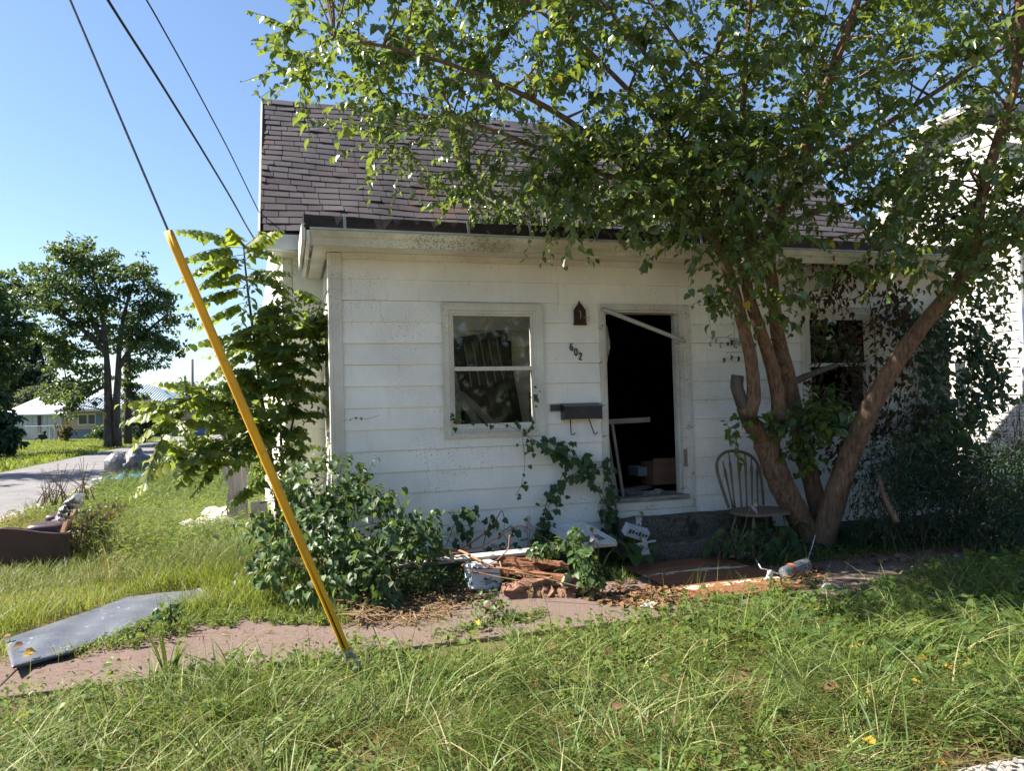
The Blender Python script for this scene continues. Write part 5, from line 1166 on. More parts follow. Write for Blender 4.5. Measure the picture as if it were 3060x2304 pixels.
CURL = tpl([(0, 0, 0), (.5, 0, -.12), (.92, 0, -.45), (.12, .22, .14), (.55, .22, .12), (.16, -.16, .18), (.55, -.24, .10)], OVATE[1])
def smooth_path(p, n, it=2):
    p = np.array(p, float); ts = np.linspace(0, len(p)-1, n); q = np.stack([np.interp(ts, range(len(p)), p[:, i]) for i in range(3)], 1)
    for _ in range(it): q[1:-1] = (q[:-2]+2*q[1:-1]+q[2:])/4
    return q
TB = onZ(2425, 1640); TB[2] = 0
tree = thing('multi_stem_tree', 'large leafy tree with several reddish brown stems splitting at the ground before the house', 'tree', tuple(TB))
limbs = []     # (points, radii)
def limb(pxs, r0, r1, name=None, n=26, rpx=True, vis=True, bark=None):
    q = smooth_path([atz(*p) for p in pxs], n); z = (q-cO) @ cF
    rad = np.linspace(r0, r1, n)*z/F_PX
    limbs.append((q, rad))
    if vis:
        m_ = MB(); m_.tube(q, rad*1.0, 14 if r0 > 15 else 8, wob=.035 if r0 > 15 else .0); m_.obj(name or 'limb', bark or BARK, tree, smooth=True)
    return q
limb([(2440, 1655, 7.72), (2415, 1600, 7.70), (2385, 1545, 7.66), (2345, 1470, 7.62), (2310, 1390, 7.57), (2285, 1310, 7.53)], 36, 37, 'trunk')
limb([(2300, 1345, 7.55), (2270, 1290, 7.5), (2240, 1262, 7.48), (2222, 1215, 7.45)], 32, 22, 'trunk')
limb([(2232, 1240, 7.46), (2212, 1190, 7.44), (2200, 1150, 7.43), (2204, 1122, 7.43)], 19, 19, 'cut_stub', 10, bark=DBARK)
limb([(2232, 1262, 7.47), (2252, 1205, 7.42), (2253, 1150, 7.40), (2243, 1060, 7.35), (2220, 970, 7.28), (2197, 880, 7.2), (2172, 800, 7.12), (2150, 730, 7.05)], 22, 15)
limb([(2298, 1335, 7.56), (2318, 1290, 7.54), (2330, 1220, 7.52), (2320, 1150, 7.49), (2295, 1050, 7.44), (2258, 950, 7.36), (2235, 880, 7.28), (2225, 800, 7.2), (2240, 720, 7.1)], 24, 14)
limb([(2470, 1620, 7.8), (2455, 1550, 7.83), (2425, 1440, 7.86), (2395, 1330, 7.88), (2375, 1230, 7.86), (2358, 1140, 7.82), (2338, 1060, 7.74), (2318, 980, 7.6), (2312, 880, 7.42), (2300, 780, 7.25), (2290, 700, 7.12)], 30, 15, 'trunk')
limb([(2350, 1150, 7.8), (2420, 1120, 7.84), (2500, 1090, 7.9)], 12, 7, bark=DBARK)
limb([(2440, 1660, 7.68), (2475, 1560, 7.6), (2510, 1440, 7.52), (2550, 1330, 7.45), (2590, 1240, 7.39), (2645, 1135, 7.3), (2710, 1035, 7.2), (2775, 950, 7.1), (2850, 860, 7.0), (2908, 770, 6.9)], 37, 18, 'trunk', 40)
limb([(2900, 790, 6.92), (2918, 690, 6.85), (2935, 570, 6.78), (2975, 440, 6.7), (3018, 310, 6.6), (3045, 200, 6.5), (3050, 60, 6.4), (3040, -80, 6.3)], 18, 10)
limb([(2905, 775, 6.9), (2960, 700, 6.8), (3030, 650, 6.7), (3110, 600, 6.6)], 13, 9)
limb([(2905, 800, 6.95), (2980, 740, 7.1), (3060, 690, 7.2)], 9, 6)
limb([(2290, 715, 7.14), (2330, 640, 7.05), (2372, 560, 6.95), (2398, 490, 6.88), (2430, 380, 6.78), (2465, 280, 6.7), (2500, 165, 6.6), (2545, 65, 6.5), (2580, -60, 6.4), (2600, -200, 6.3)], 20, 10)
limb([(2380, 560, 6.95), (2500, 460, 7.0), (2610, 395, 7.0), (2720, 322, 7.0), (2818, 260, 7.0), (2910, 195, 7.0), (3020, 130, 6.9)], 11, 5)
limb([(2240, 725, 7.1), (2222, 600, 6.95), (2215, 450, 6.85), (2224, 250, 6.7), (2236, 70, 6.6), (2250, -120, 6.5)], 13, 6)
limb([(2160, 740, 7.06), (2130, 560, 6.9), (2105, 405, 6.8), (2116, 200, 6.65), (2190, 40, 6.5), (2240, -100, 6.4)], 12, 6)
limb([(2170, 770, 7.1), (2120, 690, 6.95), (2040, 655, 6.8), (1930, 560, 6.6), (1850, 480, 6.45), (1760, 400, 6.3), (1640, 320, 6.2), (1500, 250, 6.05), (1350, 190, 5.95), (1180, 140, 5.9), (1000, 110, 5.9)], 15, 4)
limb([(2165, 760, 7.08), (2080, 640, 6.9), (1960, 570, 6.75), (1800, 520, 6.6), (1640, 455, 6.5), (1500, 395, 6.4), (1350, 350, 6.35)], 13, 4)
limb([(2130, 560, 6.9), (2000, 400, 6.6), (1880, 270, 6.4), (1740, 130, 6.2), (1600, 20, 6.1), (1450, -80, 6.0)], 10, 4)
limb([(2215, 470, 6.85), (2120, 260, 7.2), (2000, 90, 7.4), (1900, -60, 7.6)], 9, 4)
limb([(2105, 420, 6.8), (1960, 200, 6.5), (1780, -20, 6.3), (1600, -160, 6.2)], 8, 4)
limb([(2300, 690, 7.1), (2420, 640, 7.4), (2560, 600, 7.6), (2700, 640, 7.7)], 9, 4)
limb([(2270, 740, 7.15), (2330, 560, 7.4), (2390, 400, 7.7), (2420, 240, 7.9)], 9, 5)
for k_, (dx, dy) in enumerate(((-.30, -.12), (.02, -.28), (.28, -.10), (-.16, .2), (.22, .16))):
    m_ = MB(); m_.tube(smooth_path([TB+[dx*.12, dy*.12, .30], TB+[dx*.45, dy*.45, .12], TB+[dx, dy, .01], TB+[dx*1.3, dy*1.3, -.06]], 10), np.linspace(.07, .02, 10), 9, wob=.05); m_.obj('root', BARK, tree, smooth=True)
for (x, y, z, r_k) in ((2338, 1105, 7.70, .045), (2232, 1030, 7.31, .03), (2320, 1010, 7.60, .05), (2700, 1060, 7.17, .04), (2560, 1330, 7.37, .04)):
    m_ = MB(); m_.lump(atz(x, y, z), (r_k, r_k*.8, r_k*1.1), int(x), 7, .6); m_.obj('knot', BARK, tree, smooth=True)
LP = np.concatenate([q for q, r in limbs[8:]]); LR = np.concatenate([r for q, r in limbs[8:]])
# crown: twigs grow from the limbs into every part of the crown's volume
crown_poly = [(770, -250), (790, 20), (800, 110), (870, 225), (960, 270), (1020, 320), (1110, 420), (1240, 450), (1300, 520), (1350, 600), (1430, 640), (1560, 560), (1700, 600), (1850, 640), (1990, 690), (2080, 800), (2160, 880), (2240, 860), (2330, 810), (2470, 700), (2600, 700), (2720, 740), (2860, 800), (3000, 830), (3160, 820), (3300, 500), (3300, -350), (1500, -420)]
hole = [(2600, 520), (2690, 470), (2690, 600), (2610, 590)]
cl = []; tries = 0; rc = np.random.default_rng(77)
while len(cl) < 330 and tries < 20000:
    tries += 1
    x, y = rc.uniform(840, 3300), rc.uniform(-420, 900)
    if not inpoly(np.array([x]), np.array([y]), crown_poly)[0]: continue
    if inpoly(np.array([x]), np.array([y]), hole)[0]: continue
    if 1080 < x < 1400 and y > 390 and rc.uniform() < .3: continue
    if 2700 < x < 2900 and 180 < y < 380 and rc.uniform() < .6: continue
    if 1850 < x < 2050 and 180 < y < 330 and rc.uniform() < .5: continue
    z = rc.uniform(5.5, 7.6) if x < 2000 else rc.uniform(5.6, 8.0)
    if y > 560: z = min(z, 6.95) if x < 2000 else rc.uniform(6.2, 7.2)
    p = atz(x, y, z)
    if 2330 < x < 2850 and y > 790: continue
    if any(np.linalg.norm((p-q)) < .26 for q in cl): continue
    cl.append(p)
for k in range(44):
    x, y = rc.uniform(1480, 2350), rc.uniform(340, 590)
    if y > 420+ (1900-x)*.25 or x > 1800: cl.append(atz(x, y, rc.uniform(5.9, 6.75)))
for k in range(14): cl.append(atz(rc.uniform(2560, 3080), rc.uniform(380, 880), rc.uniform(6.4, 8.4)))
P_, D_l, N_l, S_l, T_l = [], [], [], [], []
twm = MB(); brm = MB()
def twig_leaves(q, n, size, r_, droop=.55, jitter=.5, up=(0, 0, 1)):
    for k in range(n):
        t = (k+.6+r_.uniform(-.2, .2))/n; i = min(int(t*(len(q)-1)), len(q)-2); f = t*(len(q)-1)-i
        p = q[i]*(1-f)+q[i+1]*f; d = nrm(q[i+1]-q[i]); sgn = 1 if k % 2 else -1
        sd = nrm(np.cross(d, [0, 0, 1.0])+1e-6)*sgn
        dd = nrm(d*.45+sd*.75+np.array([0, 0, -droop])+r_.normal(size=3)*jitter*.6)
        nn_ = nrm(np.array(up)+r_.normal(size=3)*jitter+sd*.25)
        P_.append(p+dd*size*.18); D_l.append(dd); N_l.append(nn_); S_l.append(size*r_.uniform(.45, 1.35)); T_l.append(min(.999, max(0, r_.beta(2.1, 2.6)+(.0))) if r_.uniform() > .012 else .99)
for ci, c in enumerate(cl):
    dist = np.linalg.norm(LP-c, axis=1)+np.maximum(0, LP[:, 2]-c[2])*.6; j = int(np.argmin(dist)); s0 = LP[j]
    mid = (s0+c)/2+np.array([0, 0, .10*np.linalg.norm(c-s0)])+rc.normal(size=3)*.05
    q = smooth_path([s0, mid, c], 8, 1)
    L0_ = np.linalg.norm(c-s0)
    brm.tube(q, np.linspace(min(.012, .55*LR[j])+.002, .0035, 8), 5, cap=False)
    twig_leaves(q[3:], 8, .066, rc)
    outd = nrm(c-s0)
    for k in range(7):
        d = nrm(outd*.5+rc.normal(size=3)*.75+np.array([-.05, 0, .12])); L_ = rc.uniform(.32, .64)
        e = [c+d*L_*t+np.array([0, 0, -.12*L_*t*t]) for t in (0, .33, .66, 1)]
        twm.tube(e, [.0035, .003, .0024, .0015], 3, cap=False)
        twig_leaves(np.array(e), int(rc.integers(11, 17)), rc.choice([.046, .054, .060, .066, .078]), rc)
# low sprigs on the stems
for (x, y, z) in ((2140, 880, 7.0), (2110, 900, 6.95), (2165, 905, 7.0), (2330, 900, 7.3), (2300, 930, 7.25), (2360, 880, 7.3), (2280, 1240, 7.35), (2230, 1260, 7.35), (2420, 1190, 7.5), (2390, 1300, 7.4), (2440, 1240, 7.4), (2480, 1280, 7.4), (2350, 1330, 7.5), (2830, 840, 6.8), (2880, 870, 6.8), (2180, 1290, 7.3), (2420, 1390, 7.5), (2500, 1230, 7.3), (2550, 800, 7.0), (2640, 780, 7.0), (2750, 800, 7.0), (2460, 820, 7.0), (2390, 790, 7.0)):
    c = atz(x, y, z)
    for k in range(5):
        d = nrm(rc.normal(size=3)+[0, -.4, .2]); L_ = rc.uniform(.14, .30); e = [c+d*L_*t+np.array([0, 0, -.3*L_*t*t]) for t in (0, .5, 1)]
        twm.tube(e, .002, 3, cap=False); twig_leaves(np.array(e), 5, .075, rc)
brm.obj('branches', BARK, tree, smooth=True, kind='stuff'); twm.obj('twigs', M('green brown twig', (.12, .09, .045), (.09, .065, .035), 12), tree, kind='stuff')
leaves(P_, D_l, N_l, S_l, HEART, LEAF, T_l, tree, 300)
print('tree leaves', len(P_))

# ---- creeper on the porch roof, leaves tinted lighter to look backlit
def reset():
    for a in (P_, D_l, N_l, S_l, T_l): a.clear()
reset()
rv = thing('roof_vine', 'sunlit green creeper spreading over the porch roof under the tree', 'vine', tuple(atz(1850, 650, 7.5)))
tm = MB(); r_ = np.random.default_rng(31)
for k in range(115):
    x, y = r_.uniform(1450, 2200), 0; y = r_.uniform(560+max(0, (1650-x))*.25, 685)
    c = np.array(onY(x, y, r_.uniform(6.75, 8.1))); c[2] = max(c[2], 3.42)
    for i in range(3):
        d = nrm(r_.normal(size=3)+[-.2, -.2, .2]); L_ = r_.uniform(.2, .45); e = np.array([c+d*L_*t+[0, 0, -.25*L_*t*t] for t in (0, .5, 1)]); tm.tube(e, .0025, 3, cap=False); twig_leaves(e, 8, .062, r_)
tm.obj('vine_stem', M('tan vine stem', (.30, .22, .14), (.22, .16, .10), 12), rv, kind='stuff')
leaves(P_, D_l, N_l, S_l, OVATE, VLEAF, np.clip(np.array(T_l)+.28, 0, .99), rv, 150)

# ------------------------------------------------------------------ pinnate sapling left of the porch
reset()
sap = thing('pinnate_sapling', 'tall sapling with long feather leaves between the yellow guard and the porch', 'sapling', tuple(onZ(815, 1480)*[1, 1, 0]+[.0, -.9, 0]))
STEM = M('olive brown stem', (.12, .085, .05), (.08, .055, .035), 14)
def sstem(pxs, r0, r1, par=sap, n=16):
    q = smooth_path([atz(*p) for p in pxs], n); m_ = MB(); m_.tube(q, np.linspace(r0, r1, n), 7); m_.obj('stem', STEM, par, smooth=True); return q
s1 = sstem([(832, 1560, 7.7), (822, 1440, 7.7), (800, 1320, 7.65), (782, 1200, 7.6), (768, 1080, 7.55), (752, 960, 7.5), (735, 830, 7.45), (728, 740, 7.4)], .028, .008)
s2 = sstem([(850, 1560, 7.9), (842, 1400, 7.9), (838, 1240, 7.85), (828, 1080, 7.8), (818, 960, 7.75)], .020, .007)
s3 = sstem([(800, 1330, 7.65), (720, 1240, 7.4), (640, 1180, 7.1), (560, 1200, 6.9), (500, 1280, 6.8)], .013, .004)
s4 = sstem([(842, 1400, 7.9), (890, 1200, 7.6), (930, 1000, 7.4), (960, 900, 7.2)], .013, .005)
s5 = sstem([(770, 1100, 7.55), (850, 960, 7.4), (840, 860, 7.4)], .008, .004)
s6 = sstem([(790, 1260, 7.6), (690, 1330, 7.3), (590, 1370, 7.1), (520, 1360, 7.0)], .011, .004)
RACH = M('yellow green leaf stalk', (.20, .20, .07), (.14, .14, .05), 12)
rs_ = np.random.default_rng(5)
def compound(p, d, L_, npair, lsz, droop, tintb, parent, lw=1.0):
    """one feather leaf: stalk with leaflets hanging on both sides"""
    d = nrm(d); e = np.array([p+d*L_*t+np.array([0, 0, -droop*L_*t*t]) for t in np.linspace(0, 1, 9)])
    m_ = MB(); m_.tube(e, np.linspace(.0042, .0014, 9), 4, cap=False)
    ro = m_.obj('feather_leaf', RACH, parent)
    Pp, Dd, Nv, Ss, Tt = [], [], [], [], []
    for k in range(npair):
        t = .18+.80*(k+.5)/npair; i = min(int(t*8), 7); f = t*8-i; c = e[i]*(1-f)+e[i+1]*f; dd = nrm(e[i+1]-e[i]); sd = nrm(np.cross(dd, [0, 0, 1]))
        size = lsz*(1-.55*max(0, (t-.6)/.4))*(.75+.25*min(1, t/.3))
        for sg in (-1, 1):
            Pp.append(c); d_ = nrm(sd*sg*.60+dd*.18+np.array([0, 0, -.80])+rs_.normal(size=3)*.12); Dd.append(d_); Nv.append(nrm(np.cross(dd, d_)*sg+rs_.normal(size=3)*.18)); Ss.append(size*rs_.uniform(.85, 1.12)); Tt.append(min(.98, max(.02, tintb+rs_.normal()*.12)))
    Pp.append(e[-1]); Dd.append(nrm(e[-1]-e[-2]+[0, 0, -.02])); Nv.append(np.array([0, 0, 1])); Ss.append(lsz*.5); Tt.append(tintb)
    k_ = len(OVATE[0]); V, _, _ = leaf_arrays(np.array(Pp), np.array(Dd), np.array(Nv), np.array(Ss), OVATE)
    fl = np.array([i for f in OVATE[1] for i in f]); ft = [len(f) for f in OVATE[1]]; n = len(Pp)
    me = rawmesh('leaflets', V.reshape(-1, 3)-base_of(parent), (np.arange(n)[:, None]*k_+fl[None]).ravel(), np.tile(ft, n), np.repeat(Tt, k_)); me.materials.append(PLEAF)
    me.polygons.foreach_set('use_smooth', [True]*len(me.polygons))
    o = bpy.data.objects.new('leaflets', me); COL.objects.link(o); o.parent = ro; BASE[o.name] = base_of(parent)
def pxdir(a, b_): return nrm(atz(*b_)-atz(*a))
for a, b_, L_, n_, tb in (((728, 735, 7.4), (520, 660, 7.2), .68, 11, .6), ((730, 740, 7.4), (560, 760, 7.2), .58, 10, .5), ((730, 760, 7.4), (520, 830, 7.2), .62, 10, .5), ((735, 770, 7.4), (590, 850, 7.3), .5, 9, .45),
                      ((728, 738, 7.4), (670, 640, 6.9), .44, 10, .85), ((730, 738, 7.4), (850, 660, 7.2), .50, 10, .8), ((730, 740, 7.4), (840, 760, 7.2), .5, 9, .5), ((732, 760, 7.4), (800, 640, 7.6), .40, 9, .75), ((740, 800, 7.4), (860, 860, 7.2), .45, 9, .4),
                      ((745, 860, 7.45), (560, 900, 7.2), .58, 10, .5), ((750, 900, 7.5), (600, 960, 7.3), .5, 9, .55), ((755, 930, 7.5), (880, 900, 7.2), .45, 9, .4), ((760, 1000, 7.5), (560, 1020, 7.1), .65, 10, .65), ((765, 1040, 7.5), (620, 1120, 7.2), .55, 10, .55),
                      ((770, 1080, 7.5), (900, 1010, 7.2), .5, 9, .45), ((818, 960, 7.7), (930, 900, 7.4), .5, 9, .5), ((820, 980, 7.7), (960, 990, 7.4), .5, 10, .6), ((822, 1000, 7.7), (760, 900, 7.4), .4, 9, .5), ((830, 1060, 7.7), (960, 1110, 7.3), .52, 10, .3), ((835, 1120, 7.8), (970, 1200, 7.3), .5, 10, .25), ((838, 1200, 7.8), (980, 1260, 7.3), .5, 10, .2),
                      ((560, 1200, 6.9), (440, 1290, 6.7), .5, 8, .75), ((500, 1280, 6.8), (440, 1420, 6.6), .42, 7, .85), ((640, 1180, 7.1), (470, 1120, 6.8), .55, 9, .7), ((660, 1185, 7.1), (450, 1210, 6.8), .55, 8, .75), ((700, 1220, 7.3), (560, 1130, 7.0), .5, 9, .9), ((720, 1240, 7.4), (640, 1040, 7.1), .5, 9, .6),
                      ((520, 1360, 7.0), (430, 1440, 6.8), .40, 7, .85), ((590, 1370, 7.1), (480, 1310, 6.8), .5, 9, .7), ((600, 1370, 7.1), (540, 1430, 6.7), .4, 8, .75), ((690, 1330, 7.3), (560, 1290, 7.0), .5, 9, .55), ((690, 1330, 7.3), (600, 1440, 7.0), .45, 9, .5), ((800, 1300, 7.6), (690, 1400, 7.3), .5, 9, .5), ((800, 1250, 7.6), (930, 1330, 7.3), .5, 9, .2),
                      ((810, 1400, 7.7), (660, 1520, 7.2), .55, 10, .55), ((815, 1430, 7.7), (700, 1480, 7.2), .5, 10, .5), ((820, 1450, 7.7), (930, 1420, 7.3), .45, 9, .15), ((840, 1330, 7.8), (960, 1380, 7.3), .45, 9, .1), ((930, 1000, 7.4), (985, 880, 7.1), .36, 8, .3), ((960, 900, 7.2), (900, 860, 7.0), .32, 8, .3),
                      ((775, 1130, 7.5), (600, 1180, 7.2), .55, 10, .6), ((778, 1160, 7.5), (900, 1100, 7.2), .5, 9, .4), ((785, 1220, 7.6), (640, 1260, 7.3), .5, 9, .5), ((790, 1180, 7.6), (700, 1060, 7.3), .45, 9, .6), ((828, 1080, 7.8), (700, 980, 7.4), .5, 9, .6), ((835, 1150, 7.8), (720, 1120, 7.4), .5, 9, .55), ((838, 1250, 7.8), (760, 1330, 7.4), .45, 9, .35), ((848, 1300, 7.9), (930, 1250, 7.5), .45, 9, .2)):
    compound(atz(*a), pxdir(a, b_)+np.array([0, 0, .22]), L_*1.06, max(7, n_-1), .15, .32, tb+.12, sap)
for q, n_, tb in ((s1, 24, .6), (s2, 22, .4), (s3, 15, .7), (s4, 17, .4), (s5, 8, .6), (s6, 14, .65)):
    for k in range(n_):
        p = q[int(rs_.integers(3, len(q)-1))]; az = rs_.uniform(0, 6.28); compound(p, np.array([math.cos(az), math.sin(az)*.7-.35, rs_.uniform(.05, .5)]), rs_.uniform(.38, .58), 8, .132, .35, tb+.08+rs_.normal()*.1, sap)
# single leaves that fill the middle of the sapling
tm = MB(); reset()
for q in (s1, s2, s3, s4, s5, s6):
    for k in range(len(q)-3):
        for i in range(3):
            d = nrm(rs_.normal(size=3)+[-.2, -.3, .25]); L_ = rs_.uniform(.15, .34); e = np.array([q[k+2]+d*L_*t+[0, 0, -.3*L_*t*t] for t in (0, .5, 1)]); tm.tube(e, .002, 3, cap=False); twig_leaves(e, 6, .088, rs_)
tm.obj('twigs', STEM, sap, kind='stuff')
leaves(P_, D_l, N_l, S_l, OVATE, PLEAF, np.clip(np.array(T_l)*.95, 0, .98), sap, 200)

# ------------------------------------------------------------------ mound of vine at the porch corner
reset()
mound = thing('vine_mound', 'thick mound of heart leaved vine at the left porch corner', 'bush', tuple(onZ(960, 1800)))
r_ = np.random.default_rng(44); tm = MB()
lob = [((860, 1510, 6.7), .26), ((930, 1480, 6.6), .36), ((1010, 1470, 6.6), .30), ((1060, 1540, 6.5), .36), ((1150, 1580, 6.4), .36), ((1230, 1600, 6.4), .26), ((800, 1600, 6.5), .24), ((890, 1600, 6.3), .32), ((990, 1620, 6.2), .40), ((1100, 1660, 6.15), .38), ((1190, 1680, 6.1), .28), ((880, 1700, 6.0), .30), ((980, 1730, 5.9), .32), ((1090, 1740, 5.95), .30), ((815, 1690, 6.2), .20), ((1290, 1600, 6.6), .2), ((1160, 1750, 5.9), .16)]
for (c, R_) in lob:
    c = atz(*c)
    for k in range(int(620*R_*R_*3.0)):
        d = nrm(r_.normal(size=3)); d[1] -= .35; d = nrm(d); rr = R_*r_.uniform(.62, 1.08); p = c+d*rr
        if p[2] < .03 or math.sin(p[0]*9+p[2]*7+1)+math.sin(p[2]*13-p[0]*5)+math.sin(p[1]*11+p[2]*4) < -.75: continue
        dd = nrm(d*.35+np.array([0, -.15, -.75])+r_.normal(size=3)*.4); P_.append(p); D_l.append(dd); N_l.append(nrm(d*.8+np.array([-.1, -.2, .75])+r_.normal(size=3)*.35)); S_l.append(r_.uniform(.042, .078)); T_l.append(min(.98, r_.beta(2, 2.0)+.06))
    for k in range(7):
        d = nrm(r_.normal(size=3)+[0, -.3, .3]); tm.tube([c, c+d*R_*.6, c+d*R_*1.05+[0, 0, -.05]], .003, 3, cap=False)
for (x, y, z, up) in ((985, 1420, 6.65, .35), (1010, 1405, 6.6, .2), (1075, 1480, 6.55, .2), (955, 1350, 6.7, .3)):
    c = atz(x, y+60, z); e = smooth_path([c, c+[.03, 0, up*.5], c+[.10, -.05, up]], 6); tm.tube(e, .0025, 4, cap=False); twig_leaves(e, 8, .06, r_)
for k in range(46):
    c, R_ = lob[int(r_.integers(0, len(lob)))]; c = atz(*c); d = nrm(r_.normal(size=3)+[0, -.5, .55]); L_ = r_.uniform(.15, .38)
    e = smooth_path([c+d*R_*.85, c+d*(R_+L_*.5)+[0, 0, .03], c+d*(R_+L_)+[0, 0, -.12*L_/.3]], 6); tm.tube(e, .0022, 4, cap=False); twig_leaves(e, int(r_.integers(5, 9)), r_.uniform(.04, .06), r_)
tm.obj('vine_stem', STEM, mound, kind='stuff')
leaves(P_, D_l, N_l, S_l, HEART, VLEAF, T_l, mound, 300)

# ---- vine by the door and window, leaf tint lowered to imitate shade
def vine(name, label, paths, Y, size, mat, nleaf, jit, seed, tshift=0.0, nparts=200, parentloc=None, thick=.003):
    reset(); r_ = np.random.default_rng(seed); tm = MB(); t = thing(name, label, 'vine', tuple(parentloc))
    for pth in paths:
        q = smooth_path([onY(x, y, Y+r_.uniform(-.05, .0)) for x, y in pth], 18, 1); tm.tube(q, thick, 5, cap=False)
        Lq = np.linalg.norm(np.diff(q, axis=0), axis=1).sum()
        for k in range(int(Lq*nleaf)):
            i = r_.integers(0, len(q)-1); f = r_.uniform(); p = q[i]*(1-f)+q[i+1]*f; off = np.array([r_.normal()*jit, -abs(r_.normal())*.07-.02, r_.normal()*jit])
            P_.append(p+off); D_l.append(nrm(np.array([r_.normal()*.7, -.35, -.75+r_.normal()*.5]))); N_l.append(nrm(np.array([r_.normal()*.4, -.8, .5+r_.normal()*.4]))); S_l.append(size*r_.uniform(.55, 1.25)); T_l.append(float(np.clip(r_.beta(2, 3)+tshift, 0, .98)))
            if jit > .03: tm.tube([p, p+off*.6+[0, -.02, .01], p+off], .0016, 3, cap=False)
    tm.obj('vine_stem', M('dark vine stem', (.07, .055, .04), (.05, .04, .03), 12), t, kind='stuff')
    leaves(P_, D_l, N_l, S_l, CURL if mat is DEAD else HEART, mat, T_l, t, nparts); return t
vine('wall_vine', 'dark heart leaved vine climbing the wall left of the doorway', [[(1640, 1640), (1620, 1560), (1640, 1470), (1700, 1420), (1780, 1400), (1815, 1390)], [(1810, 1620), (1815, 1540), (1790, 1470), (1745, 1400), (1690, 1370), (1640, 1340), (1570, 1300)], [(1815, 1390), (1820, 1480), (1830, 1560), (1800, 1620)], [(1680, 1420), (1640, 1510), (1620, 1580), (1600, 1640)], [(1760, 1400), (1700, 1360), (1650, 1320), (1590, 1330)]], D-.04, .075, VLEAF, 46, .055, 7, -.12, 260, tuple(onY(1640, 1640, D-.05)))
vine('window_vine', 'thin vine trailing along the sill of the left window', [[(1570, 1300), (1520, 1270), (1440, 1260), (1370, 1262), (1350, 1240)], [(1570, 1300), (1600, 1250), (1590, 1190), (1575, 1165)], [(1560, 1300), (1570, 1380), (1560, 1450), (1540, 1480)]], D-.07, .05, VLEAF, 22, .03, 9, -.08, 120, tuple(onY(1570, 1300, D-.07)), .0022)
vine('base_vine', 'patch of dark heart shaped leaves at the wall foot behind the curved branch', [[(1330, 1640), (1360, 1560), (1400, 1520), (1430, 1560)], [(1380, 1640), (1390, 1580), (1340, 1530)], [(1440, 1640), (1460, 1570), (1470, 1545)], [(1530, 1640), (1500, 1590), (1530, 1570)]], D-.1, .066, VLEAF, 40, .05, 12, -.1, 120, tuple(onY(1380, 1640, D-.1)))
vine('thread_vine', 'single thin tendril with four small leaves on the siding near the corner', [[(1025, 1258), (1060, 1250), (1100, 1252), (1135, 1240)]], D-.04, .028, VLEAF, 11, .01, 19, -.1, 20, tuple(onY(1060, 1250, D-.04)), .0016)
vine('corner_vine', 'dark leaves sprouting from the mound against the corner siding', [[(1040, 1480), (1060, 1430), (1085, 1390)], [(1080, 1500), (1080, 1440), (1095, 1410)], [(1150, 1500), (1165, 1460)]], D-.08, .06, VLEAF, 24, .03, 23, -.15, 40, tuple(onY(1060, 1450, D-.08)), .002)

# ------------------------------------------------------------------ right side: dead creeper, shrubs
dead = vine('dead_creeper', 'dead brown creeper hanging over the right front window', [[(2420, 1400), (2440, 1200), (2430, 1000), (2460, 850), (2500, 770)], [(2520, 1400), (2510, 1200), (2530, 1000), (2500, 850), (2480, 780)], [(2600, 1450), (2610, 1250), (2620, 1050), (2600, 900), (2560, 780)], [(2700, 1450), (2680, 1250), (2700, 1100), (2680, 960), (2640, 800)], [(2500, 1050), (2560, 1000), (2620, 950), (2650, 860)], [(2440, 960), (2400, 880), (2350, 860)], [(2420, 900), (2480, 880), (2540, 900), (2600, 870)], [(2640, 1300), (2660, 1180), (2700, 1060), (2740, 960)], [(2560, 1330), (2590, 1180), (2570, 1080)], [(2360, 800), (2440, 790), (2540, 800), (2620, 780)], [(2470, 1380), (2480, 1280), (2500, 1160)], [(2460, 1300), (2540, 1240), (2640, 1280), (2740, 1250)], [(2640, 800), (2655, 880), (2650, 960)], [(2760, 1400), (2750, 1300), (2720, 1200)], [(2480, 1100), (2560, 1080), (2650, 1120)]], D-.24, .072, DEAD, 62, .10, 51, .0, 220, tuple(onY(2560, 1450, D-.2)), .0045)
dc = vine('dark_creeper', 'dense shaded dark green creeper covering the right end of the house', [[(2700, 1500), (2720, 1350), (2740, 1200), (2760, 1050), (2800, 920)], [(2780, 1480), (2790, 1350), (2800, 1200), (2820, 1050), (2860, 950)], [(2820, 1500), (2840, 1300), (2870, 1150), (2900, 1000)], [(2760, 1050), (2850, 1060), (2930, 1080), (2980, 1130)], [(2860, 950), (2920, 930), (2970, 960)], [(2800, 1250), (2880, 1230), (2930, 1250)], [(2880, 1320), (2900, 1200), (2960, 1140)], [(2860, 1000), (2930, 1010), (3000, 1060)], [(2880, 1100), (2950, 1180), (3010, 1200)], [(2840, 900), (2910, 850), (2990, 860)], [(2900, 1000), (2950, 1080), (2940, 1180)], [(2720, 1000), (2680, 950), (2740, 880)]], D-.16, .082, SHADY, 115, .12, 57, -.15, 260, tuple(onY(2780, 1480, D-.1)), .005)
